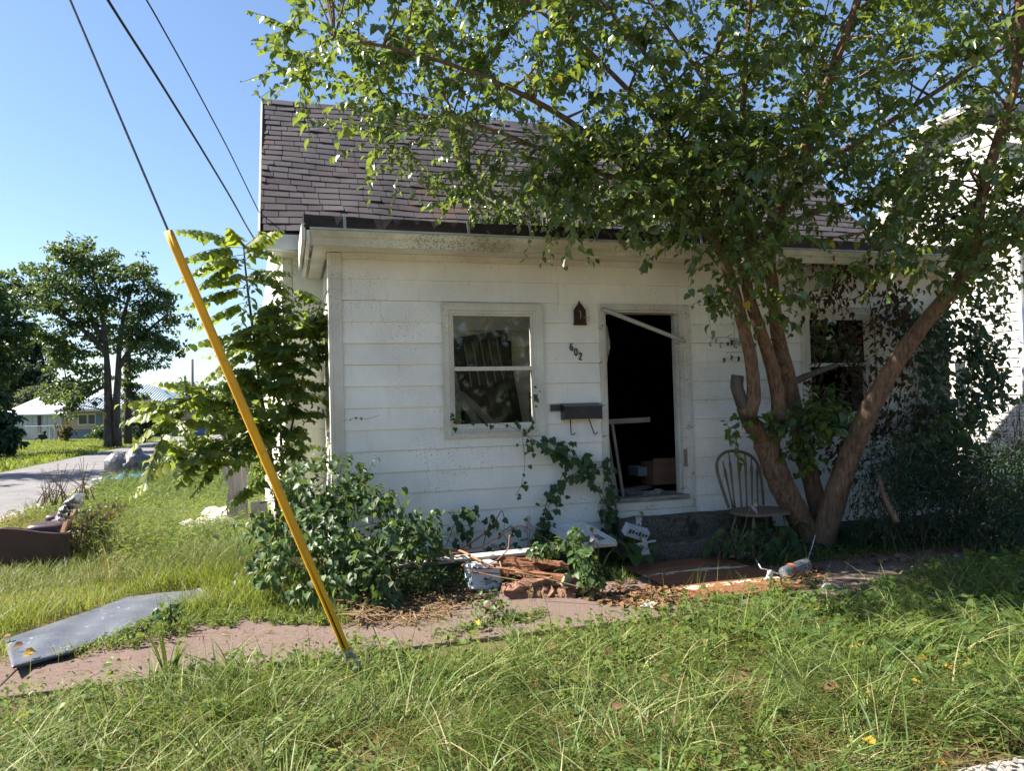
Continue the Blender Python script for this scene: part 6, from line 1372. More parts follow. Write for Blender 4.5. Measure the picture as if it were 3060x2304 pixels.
def bushy(name, label, cat, lobes, size, mat, dens, t, seed, tshift=0, nparts=150, base=None, nstem=8, group=None, dn=.55):
    reset(); r_ = np.random.default_rng(seed); tm = MB(); ob = thing(name, label, cat, tuple(base), group)
    for (c, R_) in lobes:
        c = np.asarray(c, float); R_ = np.broadcast_to(np.array(R_, float), (3,))
        for k in range(int(dens*R_[0]*R_[2])):
            d = nrm(r_.normal(size=3)); p = c+d*R_*r_.uniform(.3, 1.08)**.8
            if p[2] < .02: continue
            P_.append(p); D_l.append(nrm(d*.5+np.array([0, 0, -dn])+r_.normal(size=3)*.5)); N_l.append(nrm(d*.5+np.array([0, 0, .8])+r_.normal(size=3)*.45)); S_l.append(size*r_.uniform(.6, 1.3)); T_l.append(float(np.clip(r_.beta(2, 2.6)+tshift, 0, .98)))
        for k in range(nstem):
            d = nrm(r_.normal(size=3)+[0, 0, .4]); b0 = np.array([c[0]+r_.normal()*R_[0]*.2, c[1]+r_.normal()*R_[1]*.2, max(0, c[2]-R_[2])]); tm.tube(smooth_path([b0, (b0+c)/2+r_.normal(size=3)*.05*R_[0], c+d*R_*.85], 6, 1), np.linspace(.008, .002, 6)*max(1, R_[0]*1.5), 4, cap=False)
    tm.obj('stems', DBARK if size > .1 else STEM, ob, kind='stuff')
    leaves(P_, D_l, N_l, S_l, t, mat, T_l, ob, nparts); return ob
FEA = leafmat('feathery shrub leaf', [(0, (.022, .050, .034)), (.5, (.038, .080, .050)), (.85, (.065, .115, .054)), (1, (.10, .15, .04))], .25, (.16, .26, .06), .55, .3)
A_ = lambda x, y, z: atz(x, y, z)
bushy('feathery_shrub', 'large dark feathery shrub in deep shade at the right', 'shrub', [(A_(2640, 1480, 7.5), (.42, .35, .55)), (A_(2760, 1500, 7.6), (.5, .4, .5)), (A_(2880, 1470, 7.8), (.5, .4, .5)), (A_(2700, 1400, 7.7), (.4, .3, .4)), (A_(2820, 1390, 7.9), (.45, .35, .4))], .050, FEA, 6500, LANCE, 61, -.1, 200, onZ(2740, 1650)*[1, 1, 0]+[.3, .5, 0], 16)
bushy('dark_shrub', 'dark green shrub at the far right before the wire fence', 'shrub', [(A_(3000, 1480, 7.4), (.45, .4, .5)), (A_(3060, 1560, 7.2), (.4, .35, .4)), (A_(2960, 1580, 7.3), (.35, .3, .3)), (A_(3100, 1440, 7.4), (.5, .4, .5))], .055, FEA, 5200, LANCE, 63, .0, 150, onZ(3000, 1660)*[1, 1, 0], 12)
bushy('low_vine_bush', 'sunlit edged green vine bush at the house right corner', 'bush', [(A_(2840, 1290, 8.2), (.35, .3, .22)), (A_(2900, 1340, 8.2), (.35, .3, .25)), (A_(2740, 1320, 7.9), (.35, .25, .15)), (A_(2960, 1360, 8.4), (.3, .3, .2))], .075, VLEAF, 900, HEART, 65, .05, 120, onZ(2880, 1560)*[1, 1, 0]+[.5, .5, 0], 10)
bushy('dry_weeds', 'tangle of dry brown weeds on the wire fence at right', 'weeds', [(A_(2960, 1330, 9.4), (.6, .4, .4)), (A_(3040, 1300, 9.2), (.5, .4, .5)), (A_(2900, 1420, 9.0), (.5, .4, .4)), (A_(3060, 1420, 8.6), (.5, .4, .5))], .045, DEAD, 1300, LANCE, 67, .05, 60, onZ(2980, 1560)*[1, 1, 0], 22)
bushy('trunk_shoots', 'fresh green shoots with lobed leaves between the tree stems', 'shoots', [(A_(2430, 1250, 7.6), (.24, .15, .25)), (A_(2480, 1200, 7.7), (.22, .15, .2)), (A_(2400, 1340, 7.6), (.15, .12, .2)), (A_(2330, 1270, 7.3), (.16, .1, .12)), (A_(2530, 1260, 7.6), (.2, .12, .12))], .072, VLEAF, 2100, HEART, 69, .1, 150, onZ(2440, 1630)*[1, 1, 0], 8)
# broken stem leaning down from the tree and strap leaves under it
o = MB(); q = smooth_path([atz(2625, 1420, 7.2), atz(2640, 1480, 7.0), atz(2660, 1520, 6.9), atz(2682, 1562, 6.85)], 14); o.tube(q, np.linspace(.018, .026, 14), 8); o = o.obj('broken_stem', BARK, None, smooth=True, loc=q[-1]); tag(o, 'broken brown stem slanting down in the dark shrub', 'stem')
def strap_plant(name, label, px, py, n, L_, w, mat, seed, spread=.9, stiff=.4, tint=(.2, .7)):
    r_ = np.random.default_rng(seed); c = onZ(px, py); t = thing(name, label, 'plant', tuple(c))
    for k in range(n):
        az = r_.uniform(0, 2*math.pi); h = L_*r_.uniform(.6, 1.1); le = spread*r_.uniform(.3, 1.1); dxy = np.array([math.cos(az), math.sin(az), 0]); sd = np.array([-math.sin(az), math.cos(az), 0]); vs = []; fs = []
        for i, s in enumerate(np.linspace(0, 1, 6)):
            p = c+dxy*(h*le*s**1.5+.02)+np.array([0, 0, h*(s-stiff*le*s*s)]); ww = w*(.55+.45*math.sin(math.pi*min(1, s*1.2+.1)))*(1-s**3)*.5
            vs += [p-sd*ww, p+[0, 0, -ww*.5], p+sd*ww]
            if i: a = (i-1)*3; fs += [(a, a+1, a+4, a+3), (a+1, a+2, a+5, a+4)]
        m_ = MB(); m_.add(vs, fs, r_.uniform(*tint)); m_.obj('leaf', mat, t, tint=True, smooth=True)
    return t
strap_plant('strap_leaf_clump', 'dark strap leaved clump in the shade right of the tree base', 2570, 1650, 18, .55, .05, SHADY, 3, 1.1, .45)
strap_plant('iris_clump', 'upright green sword leaved clump at the near walk edge left of the guard', 505, 2045, 14, .42, .022, leafmat('iris blade', [(0, (.045, .10, .018)), (1, (.10, .17, .03))], .3, (.3, .4, .04)), 4, .38, .3, (.1, .9))
# ---- hostas
FLW = leafmat('pale lilac petal', [(0, (.62, .54, .62)), (1, (.78, .70, .74))], .35, (.8, .7, .75), .6, .2)
def hosta(label, px, py, Y, n, size, seed, stalks=(), group=None):
    r_ = np.random.default_rng(seed); c = onY(px, py, Y); c[2] = 0; t = thing('hosta', label, 'plant', tuple(c))
    for k in range(n):
        az = r_.uniform(0, 2*math.pi); R_ = r_.uniform(.06, .24); h = r_.uniform(.12, .34); p = c+[math.cos(az)*R_, math.sin(az)*R_*.7, h]
        leaf_parts(np.array([p]), np.array([nrm(np.array([math.cos(az)*.8, math.sin(az)*.8-.2, -.45+r_.normal()*.2]))]), np.array([nrm(np.array([math.cos(az)*.5, math.sin(az)*.5-.3, .8]))]), [size*r_.uniform(.7, 1.15)], HEART if seed % 2 else OVATE, DOCK, np.array([r_.uniform(.05, .75)]), t)
        m_ = MB(); m_.tube([c+[0, 0, .02], (c+p)/2+[0, 0, .06], p], .004, 4, cap=False); m_.obj('leaf_stalk', RACH, t)
    for (sx, sy, ftop) in stalks:
        top_ = onY(sx, sy, Y-.1); m_ = MB(); q = smooth_path([c, (c+top_)/2+[.02, 0, .1], top_], 10); m_.tube(q, np.linspace(.004, .0025, 10), 5); sk = m_.obj('flower_stalk', RACH, t)
        for k in range(9):
            p = top_+np.array([r_.normal()*.012, r_.normal()*.012, -.012*k]); az = r_.uniform(0, 6.28); d = nrm(np.array([math.cos(az)*.6, math.sin(az)*.6, -.8])); 
            leaf_parts(np.array([p]), np.array([d]), np.array([[math.cos(az+1), math.sin(az+1), .3]]), [.055*r_.uniform(.8, 1.2)], OVATE, FLW if k > 1 else RACH2, np.array([r_.uniform(.1, .9)]), t, 'petal')
    return t
RACH2 = leafmat('green bud', [(0, (.16, .22, .05)), (1, (.24, .26, .06))], .3, (.3, .4, .05))
hosta('hosta with pale lilac blossom just left of the concrete steps', 1905, 1690, 6.45, 9, .15, 5, ((1918, 1600, 1),))
hosta('broad leaved hosta with drooping blossom above the storm door', 1790, 1680, 6.3, 12, .17, 7, ((1772, 1575, 1),))
hosta('hosta whose pale blossom stands against the upper step', 1860, 1640, 6.75, 7, .14, 9, ((1912, 1528, 1),))
hosta('small hosta with wilted white blossom by the wall behind the branch', 1575, 1640, 6.9, 4, .10, 11, ((1582, 1540, 1), (1570, 1550, 1)))
hosta('hosta with dark leaves around the chair legs', 2200, 1640, 6.42, 30, .15, 12, ((2250, 1492, 1),))
hosta('hosta leaves crowded between the chair and the tree base', 2330, 1650, 6.45, 26, .15, 14)
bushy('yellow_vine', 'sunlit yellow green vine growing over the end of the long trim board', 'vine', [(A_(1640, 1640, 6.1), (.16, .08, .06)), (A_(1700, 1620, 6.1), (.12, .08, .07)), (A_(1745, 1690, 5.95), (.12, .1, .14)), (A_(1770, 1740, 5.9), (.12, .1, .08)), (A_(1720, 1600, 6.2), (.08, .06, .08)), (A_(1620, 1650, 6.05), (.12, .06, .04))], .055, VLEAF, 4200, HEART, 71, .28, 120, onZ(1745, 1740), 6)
bushy('walk_weeds', 'leafy green weed sprouting before the white plastic case', 'weed', [(A_(1465, 1800, 5.6), (.14, .1, .10)), (A_(1500, 1830, 5.4), (.14, .1, .06))], .045, VLEAF, 4200, OVATE, 73, .15, 60, onZ(1470, 1830), 6)
bushy('door_weeds', 'low dark weeds between the plywood and the tree base', 'weeds', [(A_(2260, 1640, 7.0), (.35, .2, .14)), (A_(2360, 1650, 7.0), (.3, .2, .14)), (A_(2160, 1635, 7.1), (.2, .15, .1))], .05, SHADY, 3800, LANCE, 75, .0, 60, onZ(2280, 1660), 8)
bushy('sheet_weed', 'small dark leafy weed growing at the grey sheet edge', 'weed', [(A_(510, 1830, 5.35), (.13, .1, .08)), (A_(430, 1870, 5.1), (.13, .1, .05))], .042, VLEAF, 3800, HEART, 77, -.05, 60, onZ(500, 1860), 5)
bushy('sofa_vine', 'green and brown creeper overgrowing the recliner back', 'vine', [(atz(240, 1560, 8.3), (.16, .25, .20)), (atz(225, 1610, 8.1), (.12, .22, .15)), (atz(290, 1560, 8.6), (.26, .3, .22)), (atz(330, 1520, 9.2), (.2, .25, .14))], .05, leafmat('rusty creeper leaf', [(0, (.030, .050, .018)), (.4, (.055, .075, .022)), (.7, (.10, .065, .03)), (1, (.20, .10, .045))], .3, (.3, .25, .05)), 4200, OVATE, 79, .0, 100, onZ(260, 1680), 10)
bushy('dry_stalk_weed', 'dry tan seeding weed standing before the road', 'weed', [(atz(190, 1440, 9.8), (.55, .3, .30)), (atz(260, 1420, 9.9), (.4, .3, .32)), (atz(140, 1460, 9.6), (.3, .3, .18))], .035, leafmat('tan seed head', [(0, (.20, .13, .07)), (1, (.36, .26, .15))], .3, (.4, .3, .15), .8, .1), 260, LANCE, 81, .0, 60, onZ(230, 1620), 14)
# ------------------------------------------------------------------ far trees
FLEAF = leafmat('far tree leaf', [(0, (.025, .054, .024)), (.4, (.042, .082, .032)), (.75, (.068, .115, .036)), (.92, (.10, .145, .04)), (1, (.13, .065, .045))], .3, (.26, .36, .05), .45, .4)
BLEAF = leafmat('far leaf with painted haze', [(0, (.022, .040, .035)), (.6, (.036, .058, .046)), (1, (.055, .085, .05))], .25, (.18, .25, .08), .6, .2)  # bluish distance haze is mixed into the leaf colour
def far_tree(name, label, cat, base, clumps, stems, lsize, n, mat, seed, nparts=0, group=None, tshift=0, bark=None):
    reset(); r_ = np.random.default_rng(seed); t = thing(name, label, cat, tuple(base), group)
    tot_ = sum(cc[1]**2 for cc in clumps)
    tips = []
    for pth, r0, r1 in stems:
        q = smooth_path(pth, 14); m_ = MB(); m_.tube(q, np.linspace(r0, r1, 14), 9, wob=.06); m_.obj('trunk' if r0 > .12 else 'limb', bark or DBARK, t, smooth=True); tips.append(q)
    Lq = np.concatenate(tips); bm_ = MB()
    for cc in clumps:
        c, R_ = cc[0], cc[1]; sh = cc[2] if len(cc) > 2 else 0
        c = np.asarray(c, float); k_ = int(n*R_**2/tot_)
        j = np.argmin(np.linalg.norm(Lq-c, axis=1)+np.maximum(0, Lq[:, 2]-c[2])*.8); bm_.tube(smooth_path([Lq[j], (Lq[j]+c)/2+[0, 0, .15*R_], c], 6, 1), np.linspace(.05, .015, 6)*(R_/1.0)**.5, 5, cap=False)
        sub = [c+nrm(r_.normal(size=3))*R_*r_.uniform(.3, 1.15)*np.array([1, 1, .7]) for _ in range(13)]
        for s in sub: bm_.tube([c, (c+s)/2+[0, 0, .05], s], [.018, .012, .006], 3, cap=False)
        si = r_.integers(0, 13, k_); S0 = np.array(sub)[si]
        d = nrm(r_.normal(size=(k_, 3))); p = S0+d*(R_*.30*r_.uniform(.2, 1.1, k_)**.6)[:, None]*np.array([1.3, 1.3, .65])
        p = p[p[:, 2] > .05]; k_ = len(p); d = nrm(p-c)
        P_.extend(p); D_l.extend(nrm(d*.4+r_.normal(size=(k_, 3))*.6+[0, 0, -.45])); N_l.extend(nrm(d*.4+[0, 0, .8]+r_.normal(size=(k_, 3))*.45)); S_l.extend(lsize*r_.uniform(.6, 1.3, k_)); T_l.extend(np.clip(r_.beta(2, 2.7, k_)*(1-.45*(sh > 0))+tshift+sh, 0, 1))
    bm_.obj('branches', bark or DBARK, t, kind='stuff')
    leaf_object('crown', np.array(P_), np.array(D_l), np.array(N_l), np.array(S_l), OVATE, mat, np.array(T_l), t, kind='stuff'); return t
z = 41.5; b0 = onZ(330, 1336)
A2 = lambda x, y, dz=0: atz(x, y, z+dz)
cl2 = [((215, 760), 1.5), ((270, 780), 1.5), ((330, 800), 1.3), ((160, 830), 1.5), ((90, 850), 1.4), ((60, 900), 1.2), ((110, 930), 1.2), ((240, 850), 1.7), ((310, 880), 1.6), ((400, 830), 1.3), ((440, 870), 1.3), ((430, 800), 1.0), ((200, 910), 1.5), ((360, 940), 1.7), ((450, 940), 1.4), ((500, 910), 1.1), ((520, 960), 1.0), ((270, 960), 1.6), ((200, 990), 1.3), ((150, 1010), 1.0), ((420, 1000), 1.5), ((490, 1010), 1.2), ((330, 1030), 1.3), ((240, 1050), 1.4), ((190, 1080), 1.3), ((270, 1110), 1.2), ((200, 1150), 1.2), ((150, 1190), 1.0), ((210, 1210), 1.0), ((240, 1170), 1.0), ((460, 1060), 1.2), ((390, 1090), .9), ((520, 1040), .8), ((40, 850), .9), ((10, 830), .8), ((255, 740), .9)]
r_ = np.random.default_rng(2)
far_tree('shade_tree', 'big twin trunked tree on the far lawn across the road', 'tree', b0, [(A2(x, y, r_.uniform(-2.4, 2.4)), R_*.92, .45 if (i_ in (0, 1, 3, 10, 17, 35)) else 0) for i_, ((x, y), R_) in enumerate(cl2)],
         [([b0+[-.1, 0, -.1], A2(325, 1250), A2(322, 1140), A2(318, 1030), A2(300, 900), A2(270, 780)], .27, .06), ([b0+[.35, .1, -.1], A2(345, 1250), A2(352, 1150), A2(355, 1040), A2(370, 930), A2(400, 840)], .25, .06),
          ([A2(320, 1060), A2(270, 1000), A2(210, 960), A2(110, 900), A2(60, 870)], .16, .05), ([A2(354, 1100), A2(400, 1030), A2(450, 980), A2(500, 940)], .15, .05), ([A2(322, 1150), A2(260, 1180), A2(200, 1170)], .11, .04), ([A2(318, 1030), A2(240, 900), A2(160, 830)], .14, .05)], 0.21, 19000, FLEAF, 7, tshift=.04)
p = onZ(383, 1327); m_ = MB(); q = [p+[0, 0, -.1], atz(382, 1200, 46), atz(381, 1010, 46)]; m_.tube(q, [.24, .21, .18], 9); o = m_.obj('utility_pole', M('dark wood pole', (.07, .055, .045), (.045, .036, .03), 5), None, loc=p, smooth=True); tag(o, 'dark vine wrapped wooden pole right of the far twin trunked tree', 'pole')
far_tree('pole_creeper', 'green creeper climbing the dark wooden pole', 'vine', p, [(atz(x, y, 46.2), R_) for x, y, R_ in ((383, 1130, .5), (400, 1150, .6), (378, 1180, .5), (395, 1100, .5), (402, 1190, .45))], [([p, atz(383, 1200, 46.4), atz(383, 1100, 46.4)], .06, .03)], .22, 900, FLEAF, 9)
far_tree('round_bush', 'rounded dark bush between the pole and the sapling', 'bush', onZ(425, 1318), [(atz(x, y, 48), R_) for x, y, R_ in ((410, 1250, 1.1), (450, 1245, 1.1), (430, 1220, 1.0), (420, 1285, 1.0), (470, 1280, .9), (490, 1250, .8))], [([onZ(430, 1320), atz(430, 1270, 48), atz(432, 1230, 48)], .12, .04)], .22, 3800, FLEAF, 11, tshift=-.08)
far_tree('small_bush', 'small yellow green bush before the ranch house window', 'bush', onZ(300, 1314), [(atz(x, y, 54), R_) for x, y, R_ in ((288, 1295, .6), (302, 1282, .6), (308, 1300, .5))], [([onZ(300, 1315), atz(300, 1290, 54)], .06, .03)], .2, 700, FLEAF, 12, tshift=.15)
far_tree('brown_bush', 'brownish bush at the left corner of the ranch house', 'bush', onZ(196, 1316), [(atz(x, y, 54), R_) for x, y, R_ in ((190, 1295, .6), (200, 1280, .6))], [([onZ(196, 1316), atz(196, 1290, 54)], .06, .03)], .2, 500, leafmat('rusty creeper leaf', []) if 0 else MATS['rusty creeper leaf'], 14, tshift=.2)
far_tree('hazy_tree', 'tall hazy blue green tree behind the pale shed', 'tree', atz(60, 1305, 85)*[1, 1, 0], [(atz(x, y, 85), R_) for x, y, R_ in ((60, 1060, 3.2), (120, 1080, 3.0), (30, 1140, 3.2), (100, 1160, 3.4), (150, 1150, 2.6), (60, 1220, 3), (5, 1100, 3), (130, 1210, 2.6), (170, 1200, 2.2), (90, 1010, 2.2))], [([atz(80, 1305, 85)*[1, 1, 0], atz(80, 1180, 85), atz(80, 1060, 85)], .5, .15)], .55, 6500, BLEAF, 15)
far_tree('olive_shrub', 'pale olive shrub above the shed roof', 'shrub', atz(90, 1310, 74)*[1, 1, 0], [(atz(x, y, 74), R_) for x, y, R_ in ((70, 1205, 1.8), (110, 1190, 1.8), (150, 1200, 1.5), (90, 1220, 1.6))], [([atz(95, 1312, 74)*[1, 1, 0], atz(95, 1210, 74)], .2, .08)], .35, 2600, leafmat('olive leaf', [(0, (.07, .09, .05)), (1, (.13, .16, .08))], .3, (.3, .35, .12), .6, .2), 16)
far_tree('edge_tree', 'dark tree cut off by the left edge of the view', 'tree', atz(-70, 1350, 34)*[1, 1, 0], [(atz(x, y, 34), R_) for x, y, R_ in ((10, 960, 1.2), (-40, 900, 1.6), (20, 1020, 1.0), (-60, 1050, 1.8), (-10, 1100, 1.0), (-110, 960, 1.8), (-60, 1180, 1.2), (-120, 1120, 1.6), (-60, 820, 1.2))], [([atz(-70, 1350, 34)*[1, 1, 0], atz(-70, 1200, 34), atz(-65, 950, 34)], .3, .08)], .26, 6500, FLEAF, 17, tshift=-.06)
far_tree('conifer', 'dark drooping evergreen at the left edge near the shed', 'tree', atz(-10, 1345, 33)*[1, 1, 0], [(atz(x, y, 33), R_) for x, y, R_ in ((5, 1290, .7), (35, 1300, .55), (-20, 1260, .9), (20, 1330, .5), (-30, 1320, .8), (-25, 1200, .7))], [([atz(-10, 1345, 33)*[1, 1, 0], atz(-12, 1180, 33)], .16, .05)], .26, 3000, MATS['feathery shrub leaf'], 18, tshift=-.05)
far_tree('dark_tree', 'dark tree showing behind the sapling right of the garage', 'tree', atz(640, 1305, 70)*[1, 1, 0], [(atz(x, y, 70), R_) for x, y, R_ in ((560, 1190, 2), (600, 1170, 2.2), (640, 1200, 2.4), (690, 1180, 2.4), (640, 1260, 2), (600, 1230, 2), (740, 1200, 2.4), (700, 1260, 2))], [([atz(640, 1306, 70)*[1, 1, 0], atz(640, 1190, 70)], .4, .15)], .45, 4200, FLEAF, 19, tshift=-.1)
p = onZ(577, 1318); m_ = MB(); m_.tube([p, p+[0, 0, 5.2]], .10, 8); o = m_.obj('grey_post', M('grey far post', (.28, .28, .27)), None, loc=p, smooth=True); tag(o, 'thin grey pole standing beyond the sapling right of the garage', 'pole')
# trees added out of view across the street, to darken window reflections
reset(); r_ = np.random.default_rng(123); n = 5200
xx_ = r_.uniform(-30, 50, n); hz = 8.6+1.0*np.sin(xx_*.5)+.7*np.sin(xx_*1.3+1); zz_ = r_.uniform(.03, 1, n)*hz
Pw = np.stack([xx_, -30-r_.uniform(0, 5, n), zz_], 1)
leaf_object('added_street_trees', Pw, r_.normal(size=(n, 3))+[0, 0, -.4], r_.normal(size=(n, 3))*.6+[0, .7, .6], r_.uniform(.8, 1.5, n), OVATE, FLEAF, np.clip(r_.beta(2, 2.7, n), 0, .95), kind='stuff')
# trees left of the frame, whose shade lies across the road and the far lawn
for i, (x, y, h, R_) in enumerate(((-15.5, 17.5, 8.5, 1.7), (-14.5, 26, 9.5, 2.0), (-19, 35, 9, 2.0), (-22, 45, 10, 2.3))):
    r_ = np.random.default_rng(i+80); b = np.array([x, y, 0.])
    far_tree('roadside_tree', 'tree beyond the left edge shading the road', 'tree', b, [(b+[r_.normal()*1.7, r_.normal()*1.7, h*r_.uniform(.42, 1.0)], R_*r_.uniform(.5, .95)) for _ in range(12)], [([b, b+[.1, 0, h*.5], b+[.2, .1, h*.9]], .25, .06)], .30, 2600, FLEAF, 90+i, group='trees left of the view')
far_wood = []
reset(); r_ = np.random.default_rng(99); n = 9000
xx_ = r_.uniform(-160, 60, n); yy_ = 118+r_.uniform(0, 16, n)-xx_*.15; hz = 5+2.2*np.sin(xx_*.11)+1.6*np.sin(xx_*.31+1); zz_ = r_.uniform(0, 1, n)**.7*hz
Pw = np.stack([xx_, yy_, zz_], 1)
o = leaf_object('far_wood', Pw, r_.normal(size=(n, 3))+[0, 0, -.4], r_.normal(size=(n, 3))*.5+[0, -.4, .8], r_.uniform(.9, 1.9, n), OVATE, BLEAF, np.clip(r_.beta(2, 2.5, n), 0, 1), kind='stuff')

# ------------------------------------------------------------------ grass and weeds
GR = leafmat('grass blade', [(0, (.05, .095, .018)), (.4, (.115, .175, .032)), (.72, (.20, .255, .06)), (.88, (.34, .33, .14)), (1, (.46, .38, .22))], .27, (.30, .38, .07), .52, .3)
GRL = leafmat('lime grass blade', [(0, (.12, .165, .020)), (.6, (.20, .24, .030)), (1, (.32, .31, .07))], .42, (.42, .48, .05), .5, .35)
GRY = leafmat('dry grass blade', [(0, (.13, .10, .035)), (.6, (.24, .185, .065)), (1, (.38, .29, .13))], .35, (.5, .4, .12), .7, .2)
CLOV = leafmat('small weed leaf', [(0, (.055, .11, .03)), (.6, (.11, .17, .045)), (1, (.20, .24, .07))], .38, (.36, .45, .06), .6, .15)
STRAW = leafmat('straw litter', [(0, (.15, .09, .05)), (.6, (.24, .155, .095)), (1, (.34, .24, .15))], .15, (.4, .3, .15), .85, .15)
vis_walk = [(-120, 2010), (60, 1990), (250, 1975), (560, 1890), (760, 1862), (960, 1880), (1060, 1880), (1130, 1820), (1260, 1795), (1400, 1800), (1440, 1840), (1560, 1840), (1700, 1800), (1830, 1790), (2000, 1800), (2095, 1800), (2410, 1765), (2470, 1740), (2530, 1690), (3060, 1600), (3160, 1590), (3160, 1635), (2750, 1710), (2500, 1790), (2100, 1818), (1990, 1835), (1800, 1850), (1640, 1870), (1560, 1885), (1400, 1930), (1200, 1945), (1060, 1900), (1010, 1945), (800, 1975), (560, 1975), (250, 2020), (0, 2085), (-120, 2120)]
VW = np.array([onZ(*p)[:2] for p in vis_walk])
STRIP = np.array([onZ(*p)[:2] for p in [(1230, 1915), (1300, 1900), (1420, 1870), (1560, 1848), (1640, 1828), (1600, 1862), (1480, 1890), (1330, 1925)]])
SHT = np.array([onZ(*p)[:2] for p in L0+L1[::-1]]); PLW = np.array([A_[:2] for A_ in (gp(2103, 1788), gp(2406, 1750), gp(2160, 1658), gp(1860, 1690))])
SOFA = np.array([(-4.2, 8.9), (-2.35, 8.9), (-2.3, 10.4), (-4.2, 10.4)])
def field(n, x0, x1, y0, y1, seed):
    r_ = np.random.default_rng(seed); x = r_.uniform(x0, x1, n); y = r_.uniform(y0, y1, n); return x, y, r_
def wavy(x, y, s, ph): return np.sin(x*s+ph+1.3*np.sin(y*s*.7+ph*2))*np.sin(y*s*1.1-ph+1.1*np.sin(x*s*.8))
def keep_open(x, y, walk=True, noise_w=.05):
    jx = x+.06*np.sin(y*23+x*11); jy = y+noise_w*np.sin(x*19+y*7)+noise_w*np.sin(x*43)
    k = ~inpoly(x, y, SHT) & ~inpoly(x, y, PLW) & ~inpoly(x, y, SOFA)
    if walk: k &= ~(inpoly(jx, jy, VW) | inpoly(jx, jy+.13, VW)) | inpoly(jx, jy, STRIP)
    return k
def infr(x, y, m=.35):
    v = np.stack([x, y, np.zeros_like(x)], 1)-cO; z = v @ cF; u = (v @ cR)/np.maximum(z, .1)
    return (z > 1.2) & (np.abs(u) < .70+m/np.maximum(z, 1))
Z3 = lambda x, y, z=0.: np.stack([x, y, np.full(len(x), z)], 1)
# near verge: long lying grass with clover and weeds
x, y, r_ = field(175000, -2.6, 7.8, 2.45, 5.9, 1)
k = infr(x, y) & keep_open(x, y) & (y < 5.35+.05*np.sin(x*7)+.25*(x > 4)*(x-4)*.4)
d = .55+.45*wavy(x, y, 1.9, .6); k &= r_.uniform(size=len(x)) < (.32+.66*d)
k &= ~((wavy(x, y, 3.1, 4.2) < -.55) & (r_.uniform(size=len(x)) < .9))
x, y, d = x[k], y[k], d[k]; n = len(x); print('verge', n)
edge = np.clip((y-4.6)/.5, 0, 1)
edge = np.maximum(edge, .95*np.clip((y-4.55+.1*x)/.4, 0, 1)*(x < 2.6)); h = r_.uniform(.06, .19, n)*(.6+.8*d)*(1-.6*edge)*np.where(inpoly(x, y+.22, VW), .32, np.where(inpoly(x, y+.36, VW), .45, np.where(inpoly(x, y+.55, VW), .65, 1)))*np.where(np.hypot(x-.4, (y-4.3)*.7) < .3, .4, 1); tint = np.clip(.36+.22*wavy(x, y, 1.1, 2.)+r_.normal(size=n)*.16, 0, .9); dry = r_.uniform(size=n) < .13; tint[dry] = r_.uniform(.86, 1, dry.sum())
kk = r_.uniform(size=n) < .55
blades('verge_grass', Z3(x[kk], y[kk]), h[kk], r_.uniform(.4, 1.7, kk.sum()), r_.uniform(.005, .011, kk.sum()), GR, tint[kk], flow=.7)
kk = r_.uniform(size=n) < .07
blades('long_grass', Z3(x[kk], y[kk]), h[kk]*2.0, r_.uniform(.6, 1.7, kk.sum()), r_.uniform(.007, .013, kk.sum()), GR, tint[kk], droop=.66, lv=(0, .25, .5, .75, 1), flow=.75)
kk = (y > 3.6) & (r_.uniform(size=n) < .018)
blades('tall_grass', Z3(x[kk], y[kk]), r_.uniform(.22, .42, kk.sum()), r_.uniform(.1, .6, kk.sum()), r_.uniform(.003, .007, kk.sum()), GRL, r_.uniform(0, 1, kk.sum()))
kk = r_.uniform(size=n) < .3
blades('thatch', Z3(x[kk], y[kk]), h[kk]*1.2, r_.uniform(1.3, 2.4, kk.sum()), r_.uniform(.004, .008, kk.sum()), GRY, r_.uniform(.2, 1, kk.sum()), droop=.9)
# coarse tussocks
tx, ty, r_ = field(130, -2.3, 7.4, 2.6, 4.9, 71); bx_ = np.repeat(tx, 34)+r_.normal(size=130*34)*.035; by_ = np.repeat(ty, 34)+r_.normal(size=130*34)*.035; k = keep_open(bx_, by_) & infr(bx_, by_); bx_, by_ = bx_[k], by_[k]
blades('tussock_grass', Z3(bx_, by_), r_.uniform(.14, .34, len(bx_)), r_.uniform(.4, 1.5, len(bx_)), r_.uniform(.007, .014, len(bx_)), GR, np.clip(.5+.2*r_.normal(size=len(bx_)), 0, .95), droop=.6, lv=(0, .3, .6, .85, 1))
tx, ty, r_ = field(620, -2.4, 7.4, 2.6, 5.0, 73); k = keep_open(tx, ty) & infr(tx, ty); tx, ty = tx[k], ty[k]; P2, D2, N2_, S2 = [], [], [], []
for x_, y_ in zip(tx, ty):
    hh = r_.uniform(.05, .17); 
    for q in range(int(r_.integers(4, 9))):
        a_ = r_.uniform(0, 6.28); P2.append([x_+.01*math.cos(a_), y_+.01*math.sin(a_), hh*r_.uniform(.4, 1)]); D2.append([math.cos(a_), math.sin(a_), r_.normal()*.35]); N2_.append([r_.normal()*.3, r_.normal()*.3, 1]); S2.append(r_.uniform(.025, .075))
VW_LEAF = leafmat('bright weed leaf', [(0, (.07, .13, .03)), (.6, (.13, .19, .04)), (1, (.22, .25, .06))], .4, (.40, .48, .05), .5, .3)
leaf_object('verge_weeds', np.array(P2), np.array(D2), np.array(N2_), np.array(S2), OVATE, VW_LEAF, np.clip(r_.beta(2, 2, len(P2)), 0, 1), kind='stuff')
